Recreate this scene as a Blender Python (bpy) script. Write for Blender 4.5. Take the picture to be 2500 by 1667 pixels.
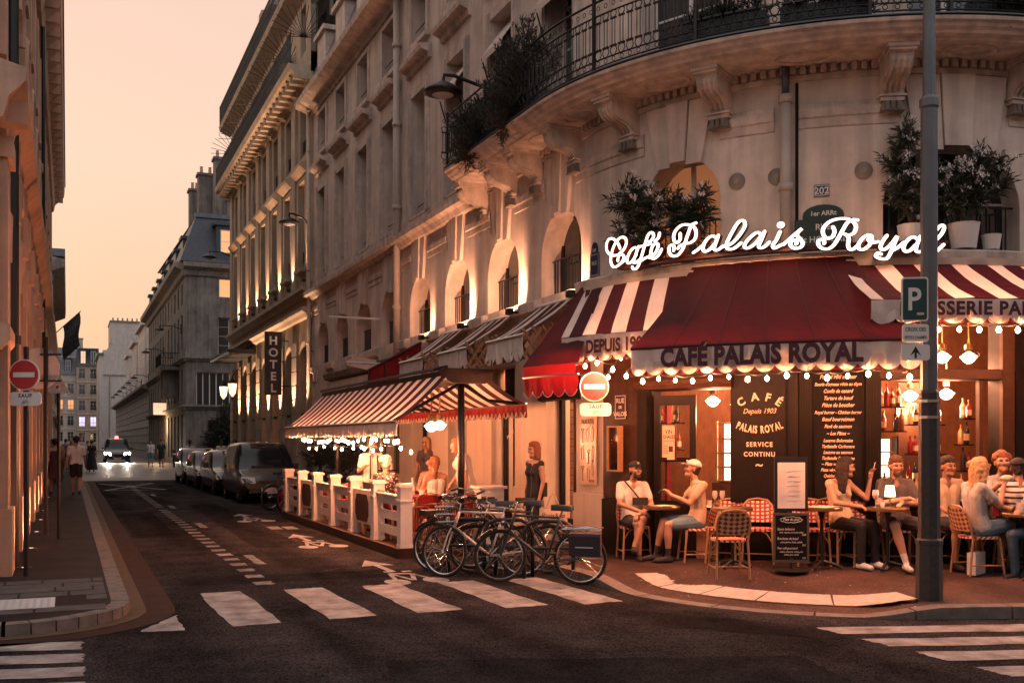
import bpy, math, random
from mathutils import Matrix, Vector
for _o in list(bpy.data.objects): bpy.data.objects.remove(_o)
R_ = math.radians
SC = bpy.context.scene
COL = SC.collection
rnd = random.Random(7)
# ---------------------------------------------------------------- camera, sky, sun, exposure
cam = bpy.data.cameras.new('camera'); camo = bpy.data.objects.new('camera', cam); COL.objects.link(camo)
YAW = math.atan(1085/2500)                      # the street runs 23.5 degrees left of the view
camo.location = (0, 0, 1.8); camo.rotation_euler = (R_(90), 0, -YAW)
cam.sensor_width = 36; cam.lens = 36.0; cam.shift_y = 241.5/2500; cam.clip_start = .05; cam.clip_end = 2000
SC.camera = camo
W = bpy.data.worlds.new('World'); SC.world = W; W.use_nodes = True
nt = W.node_tree; nt.nodes.clear()
wo = nt.nodes.new('ShaderNodeOutputWorld'); bg = nt.nodes.new('ShaderNodeBackground')
sky = nt.nodes.new('ShaderNodeTexSky'); sky.sky_type = 'NISHITA'; sky.sun_disc = False
SUN_EL, SUN_AZ = R_(3.0), R_(-20)               # low sun beyond the end of the street
sky.sun_elevation = SUN_EL; sky.sun_rotation = SUN_AZ; sky.dust_density = 4; sky.ozone_density = .6
tc = nt.nodes.new('ShaderNodeTexCoord'); sx = nt.nodes.new('ShaderNodeSeparateXYZ')
nt.links.new(tc.outputs['Generated'], sx.inputs[0])
rp = nt.nodes.new('ShaderNodeValToRGB'); nt.links.new(sx.outputs['Z'], rp.inputs[0])
er = rp.color_ramp; er.elements[0].position = 0.0; er.elements[0].color = (.62, .35, .21, 1)
er.elements[1].position = 1.0; er.elements[1].color = (.70, .63, .64, 1)
for p, c in ((.10, (.70, .43, .28, 1)), (.25, (.74, .505, .38, 1)), (.42, (.68, .475, .385, 1)), (.65, (.66, .52, .46, 1))):
    e_ = er.elements.new(p); e_.color = c
rc = nt.nodes.new('ShaderNodeValToRGB'); nt.links.new(sx.outputs['Z'], rc.inputs[0])      # the cooler half of the sky, away from the sunset
rc.color_ramp.elements[0].color = (.50, .45, .46, 1); rc.color_ramp.elements[1].color = (.70, .63, .64, 1)
e_ = rc.color_ramp.elements.new(.35); e_.color = (.64, .60, .64, 1)
dt = nt.nodes.new('ShaderNodeVectorMath'); dt.operation = 'DOT_PRODUCT'; dt.inputs[1].default_value = (-.34, .94, 0)
nt.links.new(tc.outputs['Generated'], dt.inputs[0])
mr = nt.nodes.new('ShaderNodeMapRange'); mr.interpolation_type = 'SMOOTHSTEP'; mr.inputs[1].default_value = -.7; mr.inputs[2].default_value = .45
nt.links.new(dt.outputs['Value'], mr.inputs[0])
wc = nt.nodes.new('ShaderNodeMixRGB'); nt.links.new(mr.outputs[0], wc.inputs[0]); nt.links.new(rc.outputs[0], wc.inputs[1]); nt.links.new(rp.outputs[0], wc.inputs[2])
sm = nt.nodes.new('ShaderNodeMixRGB'); sm.blend_type = 'ADD'; sm.inputs[0].default_value = 1.0
sk = nt.nodes.new('ShaderNodeMixRGB'); sk.blend_type = 'MULTIPLY'; sk.inputs[0].default_value = 1.0
sk.inputs[2].default_value = (.012, .012, .014, 1)
nt.links.new(sky.outputs[0], sk.inputs[1]); nt.links.new(wc.outputs[0], sm.inputs[1]); nt.links.new(sk.outputs[0], sm.inputs[2])
nt.links.new(sm.outputs[0], bg.inputs[0]); bg.inputs[1].default_value = 1.0; nt.links.new(bg.outputs[0], wo.inputs[0])
sl = bpy.data.lights.new('sun', 'SUN'); sl.energy = .12; sl.angle = R_(12); sl.color = (1, .72, .48)
so = bpy.data.objects.new('sun', sl); COL.objects.link(so); so.location = (-20, 60, 40)
so.rotation_euler = (R_(90)-R_(8), 0, R_(180)-SUN_AZ)
SC.view_settings.view_transform = 'Standard'; SC.view_settings.look = 'None'
SC.view_settings.exposure = 0.42; SC.view_settings.gamma = 1.0
try: SC.view_settings.use_curve_mapping = False
except Exception: pass
SC.render.engine = 'CYCLES'
cy = SC.cycles; cy.use_denoising = True; cy.max_bounces = 6; cy.diffuse_bounces = 3; cy.glossy_bounces = 3; cy.transmission_bounces = 4
cy.transparent_max_bounces = 12; cy.caustics_reflective = False; cy.caustics_refractive = False; cy.sample_clamp_indirect = 4
cy.use_light_tree = True
try: cy.denoiser = 'OPENIMAGEDENOISE'
except Exception: pass
# ---------------------------------------------------------------- materials
MATS = {}
def mat(name, col, rough=.75, var=.0, scale=4.0, bump=0.0, bscale=None, metal=0.0, emit=0.0, ecol=None, trans=0.0, alpha=1.0,
        col2=None, streak=0.0, spec=.5, sub=0.0, coat=0.0):
    if name in MATS: return MATS[name]
    m = bpy.data.materials.new(name); m.use_nodes = True; n = m.node_tree; b = n.nodes['Principled BSDF']
    c4 = (*col, 1)
    b.inputs['Base Color'].default_value = c4; b.inputs['Roughness'].default_value = rough; b.inputs['Metallic'].default_value = metal
    b.inputs['Specular IOR Level'].default_value = spec
    if coat: b.inputs['Coat Weight'].default_value = coat; b.inputs['Coat Roughness'].default_value = .08
    if emit: b.inputs['Emission Color'].default_value = (*(ecol or col), 1); b.inputs['Emission Strength'].default_value = emit
    if trans: b.inputs['Transmission Weight'].default_value = trans
    if alpha < 1: b.inputs['Alpha'].default_value = alpha
    if var or bump or streak:
        t = n.nodes.new('ShaderNodeTexCoord'); nz = n.nodes.new('ShaderNodeTexNoise'); nz.inputs['Scale'].default_value = scale
        nz.inputs['Detail'].default_value = 6; nz.inputs['Roughness'].default_value = .65
        n.links.new(t.outputs['Object'], nz.inputs['Vector'])
        out = None
        if var:
            r = n.nodes.new('ShaderNodeValToRGB'); r.color_ramp.elements[0].position = .3; r.color_ramp.elements[1].position = .7
            d = col2 or tuple(x*(1-var) for x in col)
            r.color_ramp.elements[0].color = (*d, 1); r.color_ramp.elements[1].color = (*tuple(min(1, x*(1+var*.45)) for x in col), 1)
            n.links.new(nz.outputs[0], r.inputs[0]); out = r.outputs[0]
        if streak:                                            # rain streaks: noise stretched along z
            mp = n.nodes.new('ShaderNodeMapping'); mp.inputs['Scale'].default_value = (3.2, 3.2, .28)
            n.links.new(t.outputs['Object'], mp.inputs[0])
            n2 = n.nodes.new('ShaderNodeTexNoise'); n2.inputs['Scale'].default_value = 1.6; n2.inputs['Detail'].default_value = 5
            n.links.new(mp.outputs[0], n2.inputs['Vector'])
            r2 = n.nodes.new('ShaderNodeValToRGB'); r2.color_ramp.elements[0].position = .33; r2.color_ramp.elements[1].position = .62
            r2.color_ramp.elements[0].color = (1-streak, 1-streak, 1-streak*.95, 1); r2.color_ramp.elements[1].color = (1, 1, 1, 1)
            n.links.new(n2.outputs[0], r2.inputs[0])
            mx = n.nodes.new('ShaderNodeMixRGB'); mx.blend_type = 'MULTIPLY'; mx.inputs[0].default_value = 1
            if out: n.links.new(out, mx.inputs[1])
            else: mx.inputs[1].default_value = c4
            n.links.new(r2.outputs[0], mx.inputs[2]); out = mx.outputs[0]
        if out: n.links.new(out, b.inputs['Base Color'])
        if bump:
            nb = n.nodes.new('ShaderNodeTexNoise'); nb.inputs['Scale'].default_value = bscale or scale*8; nb.inputs['Detail'].default_value = 4
            n.links.new(t.outputs['Object'], nb.inputs['Vector'])
            bp = n.nodes.new('ShaderNodeBump'); bp.inputs['Strength'].default_value = bump; bp.inputs['Distance'].default_value = .02
            n.links.new(nb.outputs[0], bp.inputs['Height']); n.links.new(bp.outputs[0], b.inputs['Normal'])
    MATS[name] = m
    return m
def emat(name, col, s): return mat(name, (.10, .08, .07), .4, emit=s, ecol=col)
M = lambda k: MATS[k]
mat('stone', (.68, .57, .485), .85, .24, 1.6, .35, 16, streak=.26)
mat('stone_trim', (.65, .54, .46), .85, .3, 4, .3, 24, streak=.34)
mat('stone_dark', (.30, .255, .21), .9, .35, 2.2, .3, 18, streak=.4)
mat('stone_pale', (.52, .47, .42), .88, .15, 1.5, .15, 12, streak=.2)
mat('stone_old', (.235, .21, .18), .9, .45, 1.1, .4, 10, streak=.45)
mat('stone_ochre', (.46, .37, .27), .85, .2, 1.6, .2, 12, streak=.25)
mat('stone_red', (.52, .34, .24), .85, .2, 1.6, .2, 12, streak=.2)
mat('plaster_cream', (.56, .47, .38), .8, .1, 2, .08, 30, streak=.12)
mat('iron', (.013, .014, .016), .45, metal=.3)
mat('iron_dusty', (.03, .031, .033), .6, .4, 20)
mat('zinc', (.12, .135, .15), .5, .25, 3, metal=.4)
mat('slate', (.05, .062, .075), .6, .35, 6, .25, 40)
mat('timber_dark', (.010, .0065, .005), .5, .45, 9, .06, 60, spec=.15)
mat('timber_brown', (.050, .022, .013), .5, .4, 8, .06, 50, spec=.2)
mat('white_paint', (.66, .61, .57), .55, .1, 6)
mat('white_frame', (.58, .56, .53), .5, .08, 6)
mat('glass_dark', (.02, .024, .028), .06, spec=.8)
mat('glass_clear', (.02, .018, .016), .03, alpha=.10, spec=.9)
mat('pipe_paint', (.44, .375, .32), .5, .15, 5)
mat('asphalt', (.043, .038, .038), .8, .5, 1.2, .9, 150, spec=.0)
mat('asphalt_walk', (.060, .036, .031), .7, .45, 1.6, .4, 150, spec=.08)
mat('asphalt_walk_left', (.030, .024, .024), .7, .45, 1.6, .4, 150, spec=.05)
mat('kerb_granite', (.17, .15, .135), .8, .35, 7, .3, 90, spec=.1)
mat('gutter_setts', (.050, .030, .025), .8, .3, 5, .3, 60, spec=.03)
mat('paving', (.085, .083, .082), .8, .4, 5, .3, 60, spec=.08)
mat('road_paint', (.34, .325, .31), .7, .5, 3.2, .2, 80, col2=(.11, .10, .095), spec=.04)
mat('road_paint_old', (.22, .21, .20), .8, .6, 7, .1, 80, col2=(.05, .05, .05), spec=.04)
mat('awning_red', (.17, .006, .014), .8, .12, 3, .08, 220)
mat('awning_red_lit', (.30, .012, .018), .8, .1, 3, .05, 220)
mat('awning_cream', (.60, .50, .44), .8, .08, 3, .05, 220)
mat('kerb_granite_dark', (.145, .125, .115), .75, .35, 7, .25, 90)
mat('asphalt_patch', (.030, .027, .027), .8, .4, 2.5, .7, 170, spec=.0)
mat('cast_iron', (.03, .027, .025), .6, .4, 12, .3, 60, metal=.5)
mat('awning_rim', (.06, .006, .01), .8)
mat('letter_dark', (.065, .012, .02), .7)
mat('cream_letter', (.75, .55, .40), .7)
mat('chalk', (.74, .70, .66), .9)
mat('blackboard', (.010, .009, .009), .7, .3, 5, spec=.1)
mat('brass', (.55, .36, .16), .3, metal=1)
mat('steel', (.45, .45, .46), .32, metal=1)
mat('chrome', (.6, .6, .6), .18, metal=1)
mat('rubber', (.012, .012, .012), .8)
mat('black_plastic', (.012, .012, .013), .5)
mat('rattan', (.36, .19, .085), .5, .3, 30)
mat('rattan_dark', (.12, .035, .025), .5, .3, 30)
mat('sign_white', (.62, .60, .58), .35, .06, 5)
mat('sign_red', (.42, .018, .02), .35, .08, 5)
mat('sign_grey', (.50, .51, .52), .5, .12, 8)
mat('sign_blue', (.010, .050, .055), .35, .1, 5)
mat('enamel_blue', (.012, .022, .06), .3)
mat('enamel_green', (.01, .03, .022), .4)
mat('leaf', (.034, .046, .024), .6, .4, 9)
mat('leaf_dark', (.016, .024, .017), .65, .4, 9)
mat('leaf_dry', (.10, .055, .035), .7, .3, 9)
mat('petal', (.70, .62, .58), .7)
mat('bark', (.06, .045, .035), .9, .3, 12)
mat('pot_white', (.62, .58, .55), .45)
mat('pot_slate', (.035, .05, .058), .6)
emat('bulb_glow', (1, .58, .32), 40)
emat('globe_glow', (1, .66, .42), 6)
emat('neon_glow', (1, .72, .60), 2.6)
emat('lit_window', (1, .42, .17), .85)
emat('lit_window_pale', (1, .62, .38), .8)
emat('lit_window_mauve', (.82, .68, 1), 1.0)
emat('lit_window_dim', (1, .34, .13), .20)
emat('head_light', (1, .93, .85), 60)
emat('lantern_glow', (1, .62, .36), 2.2)
emat('red_beacon', (1, .05, .05), 14)
emat('lamp_shade', (1, .70, .45), 5)
emat('fridge_light', (1, .74, .48), 2.6)
def speckle(name, scale, lo, hi):                 # stone chippings in the tarmac, plus long darker patches
    m = MATS[name]; n = m.node_tree; b = n.nodes['Principled BSDF']; src = b.inputs['Base Color'].links[0].from_socket
    t = n.nodes.new('ShaderNodeTexCoord'); v = n.nodes.new('ShaderNodeTexVoronoi'); v.inputs['Scale'].default_value = scale; n.links.new(t.outputs['Object'], v.inputs['Vector'])
    r = n.nodes.new('ShaderNodeMapRange'); r.inputs[3].default_value = lo; r.inputs[4].default_value = hi
    s = n.nodes.new('ShaderNodeSeparateXYZ'); n.links.new(v.outputs['Color'], s.inputs[0]); n.links.new(s.outputs[0], r.inputs[0])
    mp = n.nodes.new('ShaderNodeMapping'); mp.inputs['Scale'].default_value = (.9, .12, 1); n.links.new(t.outputs['Object'], mp.inputs[0]); z = n.nodes.new('ShaderNodeTexNoise'); z.inputs['Scale'].default_value = 1.4; z.inputs['Detail'].default_value = 5; n.links.new(mp.outputs[0], z.inputs['Vector'])
    r2 = n.nodes.new('ShaderNodeMapRange'); r2.inputs[1].default_value = .35; r2.inputs[2].default_value = .65; r2.inputs[3].default_value = .62; r2.inputs[4].default_value = 1.25; n.links.new(z.outputs[0], r2.inputs[0])
    k = n.nodes.new('ShaderNodeMath'); k.operation = 'MULTIPLY'; n.links.new(r.outputs[0], k.inputs[0]); n.links.new(r2.outputs[0], k.inputs[1])
    mx = n.nodes.new('ShaderNodeVectorMath'); mx.operation = 'SCALE'; n.links.new(src, mx.inputs[0]); n.links.new(k.outputs[0], mx.inputs['Scale']); n.links.new(mx.outputs[0], b.inputs['Base Color'])
speckle('asphalt', 90, .25, 2.2); speckle('asphalt_patch', 100, .4, 1.8); speckle('asphalt_walk', 110, .5, 1.6)
# ---------------------------------------------------------------- mesh collector
class MB:
    def __init__(s): s.v = []; s.f = []; s.m = []
    def face(s, pts, mi=0):
        i = len(s.v); s.v += [tuple(p) for p in pts]; s.f.append(tuple(range(i, i+len(pts)))); s.m.append(mi)
    def grid(s, rows, mi=0, closed=False, cap=False):
        i = len(s.v); n = len(rows[0])
        for r in rows: s.v += [tuple(p) for p in r]
        for a in range(len(rows)-1):
            for b in range(n if closed else n-1):
                c = (b+1) % n
                s.f.append((i+a*n+b, i+a*n+c, i+(a+1)*n+c, i+(a+1)*n+b)); s.m.append(mi)
        if cap:
            s.f.append(tuple(i+b for b in range(n))[::-1]); s.m.append(mi)
            k = i+(len(rows)-1)*n; s.f.append(tuple(k+b for b in range(n))); s.m.append(mi)
    def box(s, x0, x1, y0, y1, z0, z1, mi=0, T=None):
        c = [(x0, y0, z0), (x1, y0, z0), (x1, y1, z0), (x0, y1, z0), (x0, y0, z1), (x1, y0, z1), (x1, y1, z1), (x0, y1, z1)]
        if T is not None: c = [tuple(T @ Vector(p)) for p in c]
        i = len(s.v); s.v += c
        for q in ((0, 3, 2, 1), (4, 5, 6, 7), (0, 1, 5, 4), (1, 2, 6, 5), (2, 3, 7, 6), (3, 0, 4, 7)):
            s.f.append(tuple(i+k for k in q)); s.m.append(mi)
        return s
    def sbox(s, x0, x1, y0, y1, z0, z1, ds=.3, mi=0):         # a box cut along x so that it can follow a curve
        n = max(1, int(math.ceil((x1-x0)/ds)))
        rows = []
        for k in range(n+1):
            x = x0+(x1-x0)*k/n; rows.append([(x, y0, z0), (x, y0, z1), (x, y1, z1), (x, y1, z0)])
        s.grid(rows, mi, True, True); return s
    def sweep(s, prof, x0, x1, ds=.3, mi=0, cap=True):         # profile (y, z) swept along x
        n = max(1, int(math.ceil((x1-x0)/ds)))
        s.grid([[(x0+(x1-x0)*k/n, y, z) for y, z in prof] for k in range(n+1)], mi, True, cap); return s
    def prism(s, poly, y0, y1, mi=0, sidemi=None):             # poly in (x, z), extruded along y
        n = len(poly); a = [(x, y0, z) for x, z in poly]; b = [(x, y1, z) for x, z in poly]
        s.face(a, mi); s.face(b[::-1], mi)
        for k in range(n):
            j = (k+1) % n; s.face([a[j], a[k], b[k], b[j]], mi if sidemi is None else sidemi)
        return s
    def tube(s, pts, r, n=6, mi=0, cap=True, closed=False):
        pts = [Vector(p) for p in pts]; L = len(pts); rows = []; up = None
        for k, p in enumerate(pts):
            if closed: d = pts[(k+1) % L]-pts[k-1]
            else: d = pts[min(k+1, L-1)]-pts[max(k-1, 0)]
            if d.length < 1e-9: d = Vector((0, 0, 1))
            d.normalize()
            if up is None:
                up = Vector((0, 0, 1)) if abs(d.z) < .9 else Vector((1, 0, 0))
            a = d.cross(up)
            if a.length < 1e-6: a = d.cross(Vector((0, 1, 0)))
            a.normalize(); b = a.cross(d); up = b
            rr = r[k] if isinstance(r, (list, tuple)) else r
            rows.append([p+(a*math.cos(2*math.pi*q/n)+b*math.sin(2*math.pi*q/n))*rr for q in range(n)])
        if closed: rows.append(rows[0])
        s.grid([[tuple(p) for p in r_] for r_ in rows], mi, True, cap and not closed); return s
    def lathe(s, prof, n=12, c=(0, 0, 0), mi=0, T=None):       # prof (r, z)
        rows = []
        for r, z in prof:
            row = [Vector((c[0]+r*math.cos(2*math.pi*q/n), c[1]+r*math.sin(2*math.pi*q/n), c[2]+z)) for q in range(n)]
            if T is not None: row = [T @ p for p in row]
            rows.append([tuple(p) for p in row])
        s.grid(rows, mi, True, True); return s
    def ball(s, c, r, n=10, mi=0, sz=1.0, T=None):
        k = max(4, n//2+1)
        s.lathe([(max(1e-4, r*math.sin(math.pi*i/k)), -r*sz*math.cos(math.pi*i/k)) for i in range(k+1)], n, c, mi, T); return s
    def torus(s, R, r, c=(0, 0, 0), n=24, m=6, mi=0, T=None):  # ring in the x-z plane
        rows = []
        for a in range(n+1):
            t = 2*math.pi*a/n
            row = [Vector((c[0]+(R+r*math.cos(2*math.pi*q/m))*math.cos(t), c[1]+r*math.sin(2*math.pi*q/m), c[2]+(R+r*math.cos(2*math.pi*q/m))*math.sin(t))) for q in range(m)]
            if T is not None: row = [T @ p for p in row]
            rows.append([tuple(p) for p in row])
        s.grid(rows, mi, True); return s
    def add(s, mesh, T=None, mi=0):
        i = len(s.v); s.v += [tuple((T @ v.co) if T is not None else v.co) for v in mesh.vertices]
        for p in mesh.polygons: s.f.append(tuple(i+k for k in p.vertices)); s.m.append(mi)
        return s
    def mesh(s, name, mats, fn=None, smooth=False):
        me = bpy.data.meshes.new(name)
        me.from_pydata([fn(*p) for p in s.v] if fn else s.v, [], s.f)
        for m in (mats if isinstance(mats, (list, tuple)) else [mats]): me.materials.append(MATS[m] if isinstance(m, str) else m)
        me.polygons.foreach_set('material_index', s.m)
        if smooth: me.polygons.foreach_set('use_smooth', [True]*len(s.f))
        me.update(); return me
WM = {}
def _wm(o): return WM.get(o.name, Matrix.Identity(4))
def thing(name, label, cat, loc=(0, 0, 0), rz=0, group=None, kind=None, rot=None):
    o = bpy.data.objects.new(name, None); COL.objects.link(o); o.empty_display_size = .2
    o.location = loc; o.rotation_euler = rot or (0, 0, rz)
    WM[o.name] = Matrix.Translation(loc) @ (Matrix.Rotation(rz, 4, 'Z') if rot is None else o.rotation_euler.to_matrix().to_4x4())
    tag(o, label, cat, group, kind); return o
def tag(o, label=None, cat=None, group=None, kind=None):
    if label: o['label'] = label
    if cat: o['category'] = cat
    if group: o['group'] = group
    if kind: o['kind'] = kind
    return o
def link(name, me, parent=None, loc=(0, 0, 0), rz=0, scale=None):
    o = bpy.data.objects.new(name, me); COL.objects.link(o)
    o.location = loc; o.rotation_euler = (0, 0, rz)
    if scale: o.scale = scale
    w = Matrix.Translation(loc) @ Matrix.Rotation(rz, 4, 'Z')
    if parent is not None: o.parent = parent; w = _wm(parent) @ w
    WM[o.name] = w
    return o
def ob(name, mb, mats, parent=None, fn=None, smooth=False, loc=(0, 0, 0), rz=0):     # mesh in the parent's own space
    return link(name, mb.mesh(name, mats, fn, smooth), parent, loc, rz)
def wob(name, mb, mats, parent=None, fn=None, smooth=False):                          # mesh given in world space
    me = mb.mesh(name, mats, fn, smooth)
    if parent is not None: me.transform(_wm(parent).inverted())
    return link(name, me, parent)
def place(name, me, parent, loc, rz=0, scale=None):                                   # shared mesh put at a world place
    w = Matrix.Translation(loc) @ Matrix.Rotation(rz, 4, 'Z')
    l = _wm(parent).inverted() @ w if parent is not None else w
    o = bpy.data.objects.new(name, me); COL.objects.link(o)
    if parent is not None: o.parent = parent
    o.location = l.to_translation(); o.rotation_euler = l.to_euler()
    if scale: o.scale = scale
    WM[o.name] = w
    return o
def dup(root, loc, rz=None, label=None, name=None):
    r = root.copy(); COL.objects.link(r); r.location = loc
    if rz is not None: r.rotation_euler = (root.rotation_euler[0], root.rotation_euler[1], rz)
    if label: r['label'] = label
    WM[r.name] = Matrix.Translation(loc) @ r.rotation_euler.to_matrix().to_4x4()
    for ch in list(root.children):
        c = ch.copy(); COL.objects.link(c); c.parent = r
        for g in list(ch.children):
            d = g.copy(); COL.objects.link(d); d.parent = c
    return r
# ---------------------------------------------------------------- text
_TS = bpy.data.scenes.new('workbench')
def eval_mesh(o):                                 # evaluated copy of an object's mesh, worked out in an empty scene
    _TS.collection.objects.link(o)
    with bpy.context.temp_override(scene=_TS, view_layer=_TS.view_layers[0]):
        dg = bpy.context.evaluated_depsgraph_get(); me = bpy.data.meshes.new_from_object(o.evaluated_get(dg))
    _TS.collection.objects.unlink(o); return me
def text_mesh(body, size=1.0, align='CENTER', bold=0.0, shear=0.0, ext=0.0, spacing=1.0, sx=1.0):
    cu = bpy.data.curves.new('t', 'FONT'); cu.body = body; cu.size = size; cu.align_x = align; cu.offset = bold; cu.shear = shear
    cu.extrude = ext; cu.space_character = spacing; cu.resolution_u = 3; cu.fill_mode = 'BOTH'
    o = bpy.data.objects.new('t', cu); me = eval_mesh(o)
    bpy.data.objects.remove(o); bpy.data.curves.remove(cu)
    me.transform(Matrix(((sx, 0, 0, 0), (0, 0, -1, 0), (0, 1, 0, 0), (0, 0, 0, 1))))       # reads along x, faces -y
    return me
def text(mb, body, x, y, z, size, mi=0, **k):
    me = text_mesh(body, size, **k); mb.add(me, Matrix.Translation((x, y, z)), mi); bpy.data.meshes.remove(me); return mb
# ---------------------------------------------------------------- the facade line round the corner
X0, YC, RC = 7.4, 14.08, 4.5
LA = RC*math.pi/2
def P(s, y, z):                                   # s along the wall, y into the wall, z up
    if s < 0: return (X0+y, YC-s, z)
    if s > LA: return (X0+RC+s-LA, YC-RC+y, z)
    f = s/RC
    return (X0+RC-(RC-y)*math.cos(f), YC-(RC-y)*math.sin(f), z)
def PR(s): return -math.pi/2 + (0 if s < 0 else min(s, LA)/RC)   # rotation of a flat thing that faces the street
def PW(Y): return YC-Y                            # s of a place on the side street
XL = -.8
def PL(s, y, z): return (XL-y, s, z)              # left-hand facades: s runs up the street
def facade(mb, s0, s1, z0, z1, ops, depth=.3, ds=.6, mi=0, rmi=0, y=0.0):
    bs = {round(s0, 4), round(s1, 4)}
    n = max(1, int(math.ceil((s1-s0)/ds)))
    for k in range(n+1): bs.add(round(s0+(s1-s0)*k/n, 4))
    for (a, b, za, zb, rise) in ops:
        bs.add(round(a, 4)); bs.add(round(b, 4))
        if rise:
            for k in range(1, 14):
                bs.add(round((a+b)/2-(b-a)/2*math.cos(math.pi*k/14), 4))
    bs = sorted(x for x in bs if s0-1e-6 <= x <= s1+1e-6)
    def top(op, s):
        a, b, za, zb, rise = op
        if not rise: return zb
        t = (s-(a+b)/2)/((b-a)/2); return zb-rise+rise*math.sqrt(max(0, 1-t*t))
    for l, r in zip(bs[:-1], bs[1:]):
        if r-l < 1e-4: continue
        mid = (l+r)/2; cl = cr = z0
        for op in sorted((o for o in ops if o[0] < mid < o[1]), key=lambda o: o[2]):
            if op[2] > cl+1e-4: mb.face([(l, y, cl), (r, y, cr), (r, y, op[2]), (l, y, op[2])], mi)
            tl, tr = top(op, l), top(op, r)
            mb.face([(l, y, tl), (r, y, tr), (r, y+depth, tr), (l, y+depth, tl)], rmi)
            mb.face([(l, y, op[2]), (l, y+depth, op[2]), (r, y+depth, op[2]), (r, y, op[2])], rmi)
            cl, cr = tl, tr
        if z1 > min(cl, cr)+1e-4: mb.face([(l, y, cl), (r, y, cr), (r, y, z1), (l, y, z1)], mi)
    for op in ops:
        a, b, za, zb, rise = op; t = top(op, a)
        mb.face([(a, y, za), (a, y, t), (a, y+depth, t), (a, y+depth, za)], rmi)
        mb.face([(b, y, za), (b, y+depth, za), (b, y+depth, t), (b, y, t)], rmi)
    return mb
def window_mesh(w, h, cols=2, rows=4, arch=0.0, fw=.06, glass='glass_dark', frame='white_frame'):
    """frame centred on x, sill at z 0, the face at y 0; returns (frame mesh, pane mesh)"""
    f = MB(); g = MB()
    f.box(-w/2, -w/2+fw, 0, .06, 0, h); f.box(w/2-fw, w/2, 0, .06, 0, h)
    f.box(-w/2+fw, w/2-fw, 0, .06, 0, fw); f.box(-w/2+fw, w/2-fw, 0, .06, h-fw, h)
    for c in range(1, cols):
        x = -w/2+w*c/cols; f.box(x-fw*.55, x+fw*.55, -.004, .055, fw, h-fw)
    for r in range(1, rows):
        z = h*r/rows; f.box(-w/2+fw, w/2-fw, .012, .045, z-fw*.25, z+fw*.25)
    g.face([(-w/2+fw*.5, .03, fw*.5), (w/2-fw*.5, .03, fw*.5), (w/2-fw*.5, .03, h-fw*.5), (-w/2+fw*.5, .03, h-fw*.5)])
    return f.mesh('window', frame), g.mesh('pane', glass)
_WC = {}
def window(parent, loc, rz, w, h, cols=2, rows=4, glass='glass_dark', frame='white_frame', name='window'):
    k = (w, h, cols, rows, glass, frame)
    if k not in _WC: _WC[k] = window_mesh(w, h, cols, rows, 0, .06, glass, frame)
    f = place(name, _WC[k][0], parent, loc, rz); place('pane', _WC[k][1], f, loc, rz); return f
def lamp_point(name, parent, loc, power, col=(1, .50, .22), r=.04):
    l = bpy.data.lights.new(name, 'POINT'); l.energy = power; l.color = col; l.shadow_soft_size = r
    o = bpy.data.objects.new(name, l); COL.objects.link(o)
    if parent is not None: o.parent = parent; o.location = _wm(parent).inverted() @ Vector(loc)
    else: o.location = loc
    return o
# ---------------------------------------------------------------- ground, road, pavements
def wob_edge(p, q, n=9, a=.018):
    out = []
    for k in range(n):
        t = k/n; out.append((p[0]+(q[0]-p[0])*t+rnd.uniform(-a, a), p[1]+(q[1]-p[1])*t+rnd.uniform(-a, a)))
    return out
def paint_poly(pts, a=.018, n=9):
    o = []
    for i in range(len(pts)): o += wob_edge(pts[i], pts[(i+1) % len(pts)], n, a)
    return o
rb = MB()
xs = [-300, -60, -20, -8, -3, 0, 3, 6, 9, 14, 30, 90, 300]; ys = [-60, -15, -3, 0, 3, 6, 9, 12, 15, 20, 28, 40, 60, 100, 200, 600]
rb.grid([[(x, y, 0) for x in xs] for y in ys])
road = wob('road', rb, 'asphalt'); tag(road, 'dark asphalt roadway of the narrow street and the junction', None, None, 'structure')
def paint(name, pts, m='road_paint', z=.006, a=.018, n=9):
    b = MB(); b.face([(x, y, z) for x, y in paint_poly(pts, a, n)]); return wob(name, b, m, road)
for x in (1.43, 2.38, 3.33, 4.28, 5.2):
    x += rnd.uniform(-.02, .02); y0 = 10.2+rnd.uniform(-.06, .06)-(.0 if x < 4 else .12*(x-3.3)); y1 = 12.5-.08*(x-1.4)
    paint('crosswalk_stripe', [(x, y1), (x+.03, y0), (x+.52, y0+.02), (x+.48, y1)])
paint('crosswalk_stripe', [(.62, 10.22), (1.02, 10.12), (1.03, 11.05)])
for i in range(6):                                         # crossing over the wider street, right hand
    y = 7.86-.62*i
    paint('crosswalk_stripe', [(6.6, y), (6.6-.01, y-.36), (10.2, y-.36-1.19), (10.2, y-1.19)], n=14)
for i in range(5):                                         # its left-hand twin
    y = 9.93-.56*i
    paint('crosswalk_stripe', [(.13, y), (.11, y-.36), (-3.2, y+.46), (-3.2, y+.82)], n=12)
y = 12.95
while y < 44:
    if rnd.random() < .9: paint('lane_dash', [(2.16, y), (2.38, y), (2.38, y+.30), (2.16, y+.30)], 'road_paint' if rnd.random() < .15 else 'road_paint_old', a=.014, n=4)
    y += .7
for y in (15.1, 21.9, 28.4, 35): paint('lane_dash', [(2.52, y), (2.66, y), (2.66, y+1.3), (2.52, y+1.3)], 'road_paint_old', a=.01, n=6)
def flat(b, pts, cx, cy, sx, sy, z=.008): b.face([(cx+x*sx, cy+y*sy, z) for x, y in pts])
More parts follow.
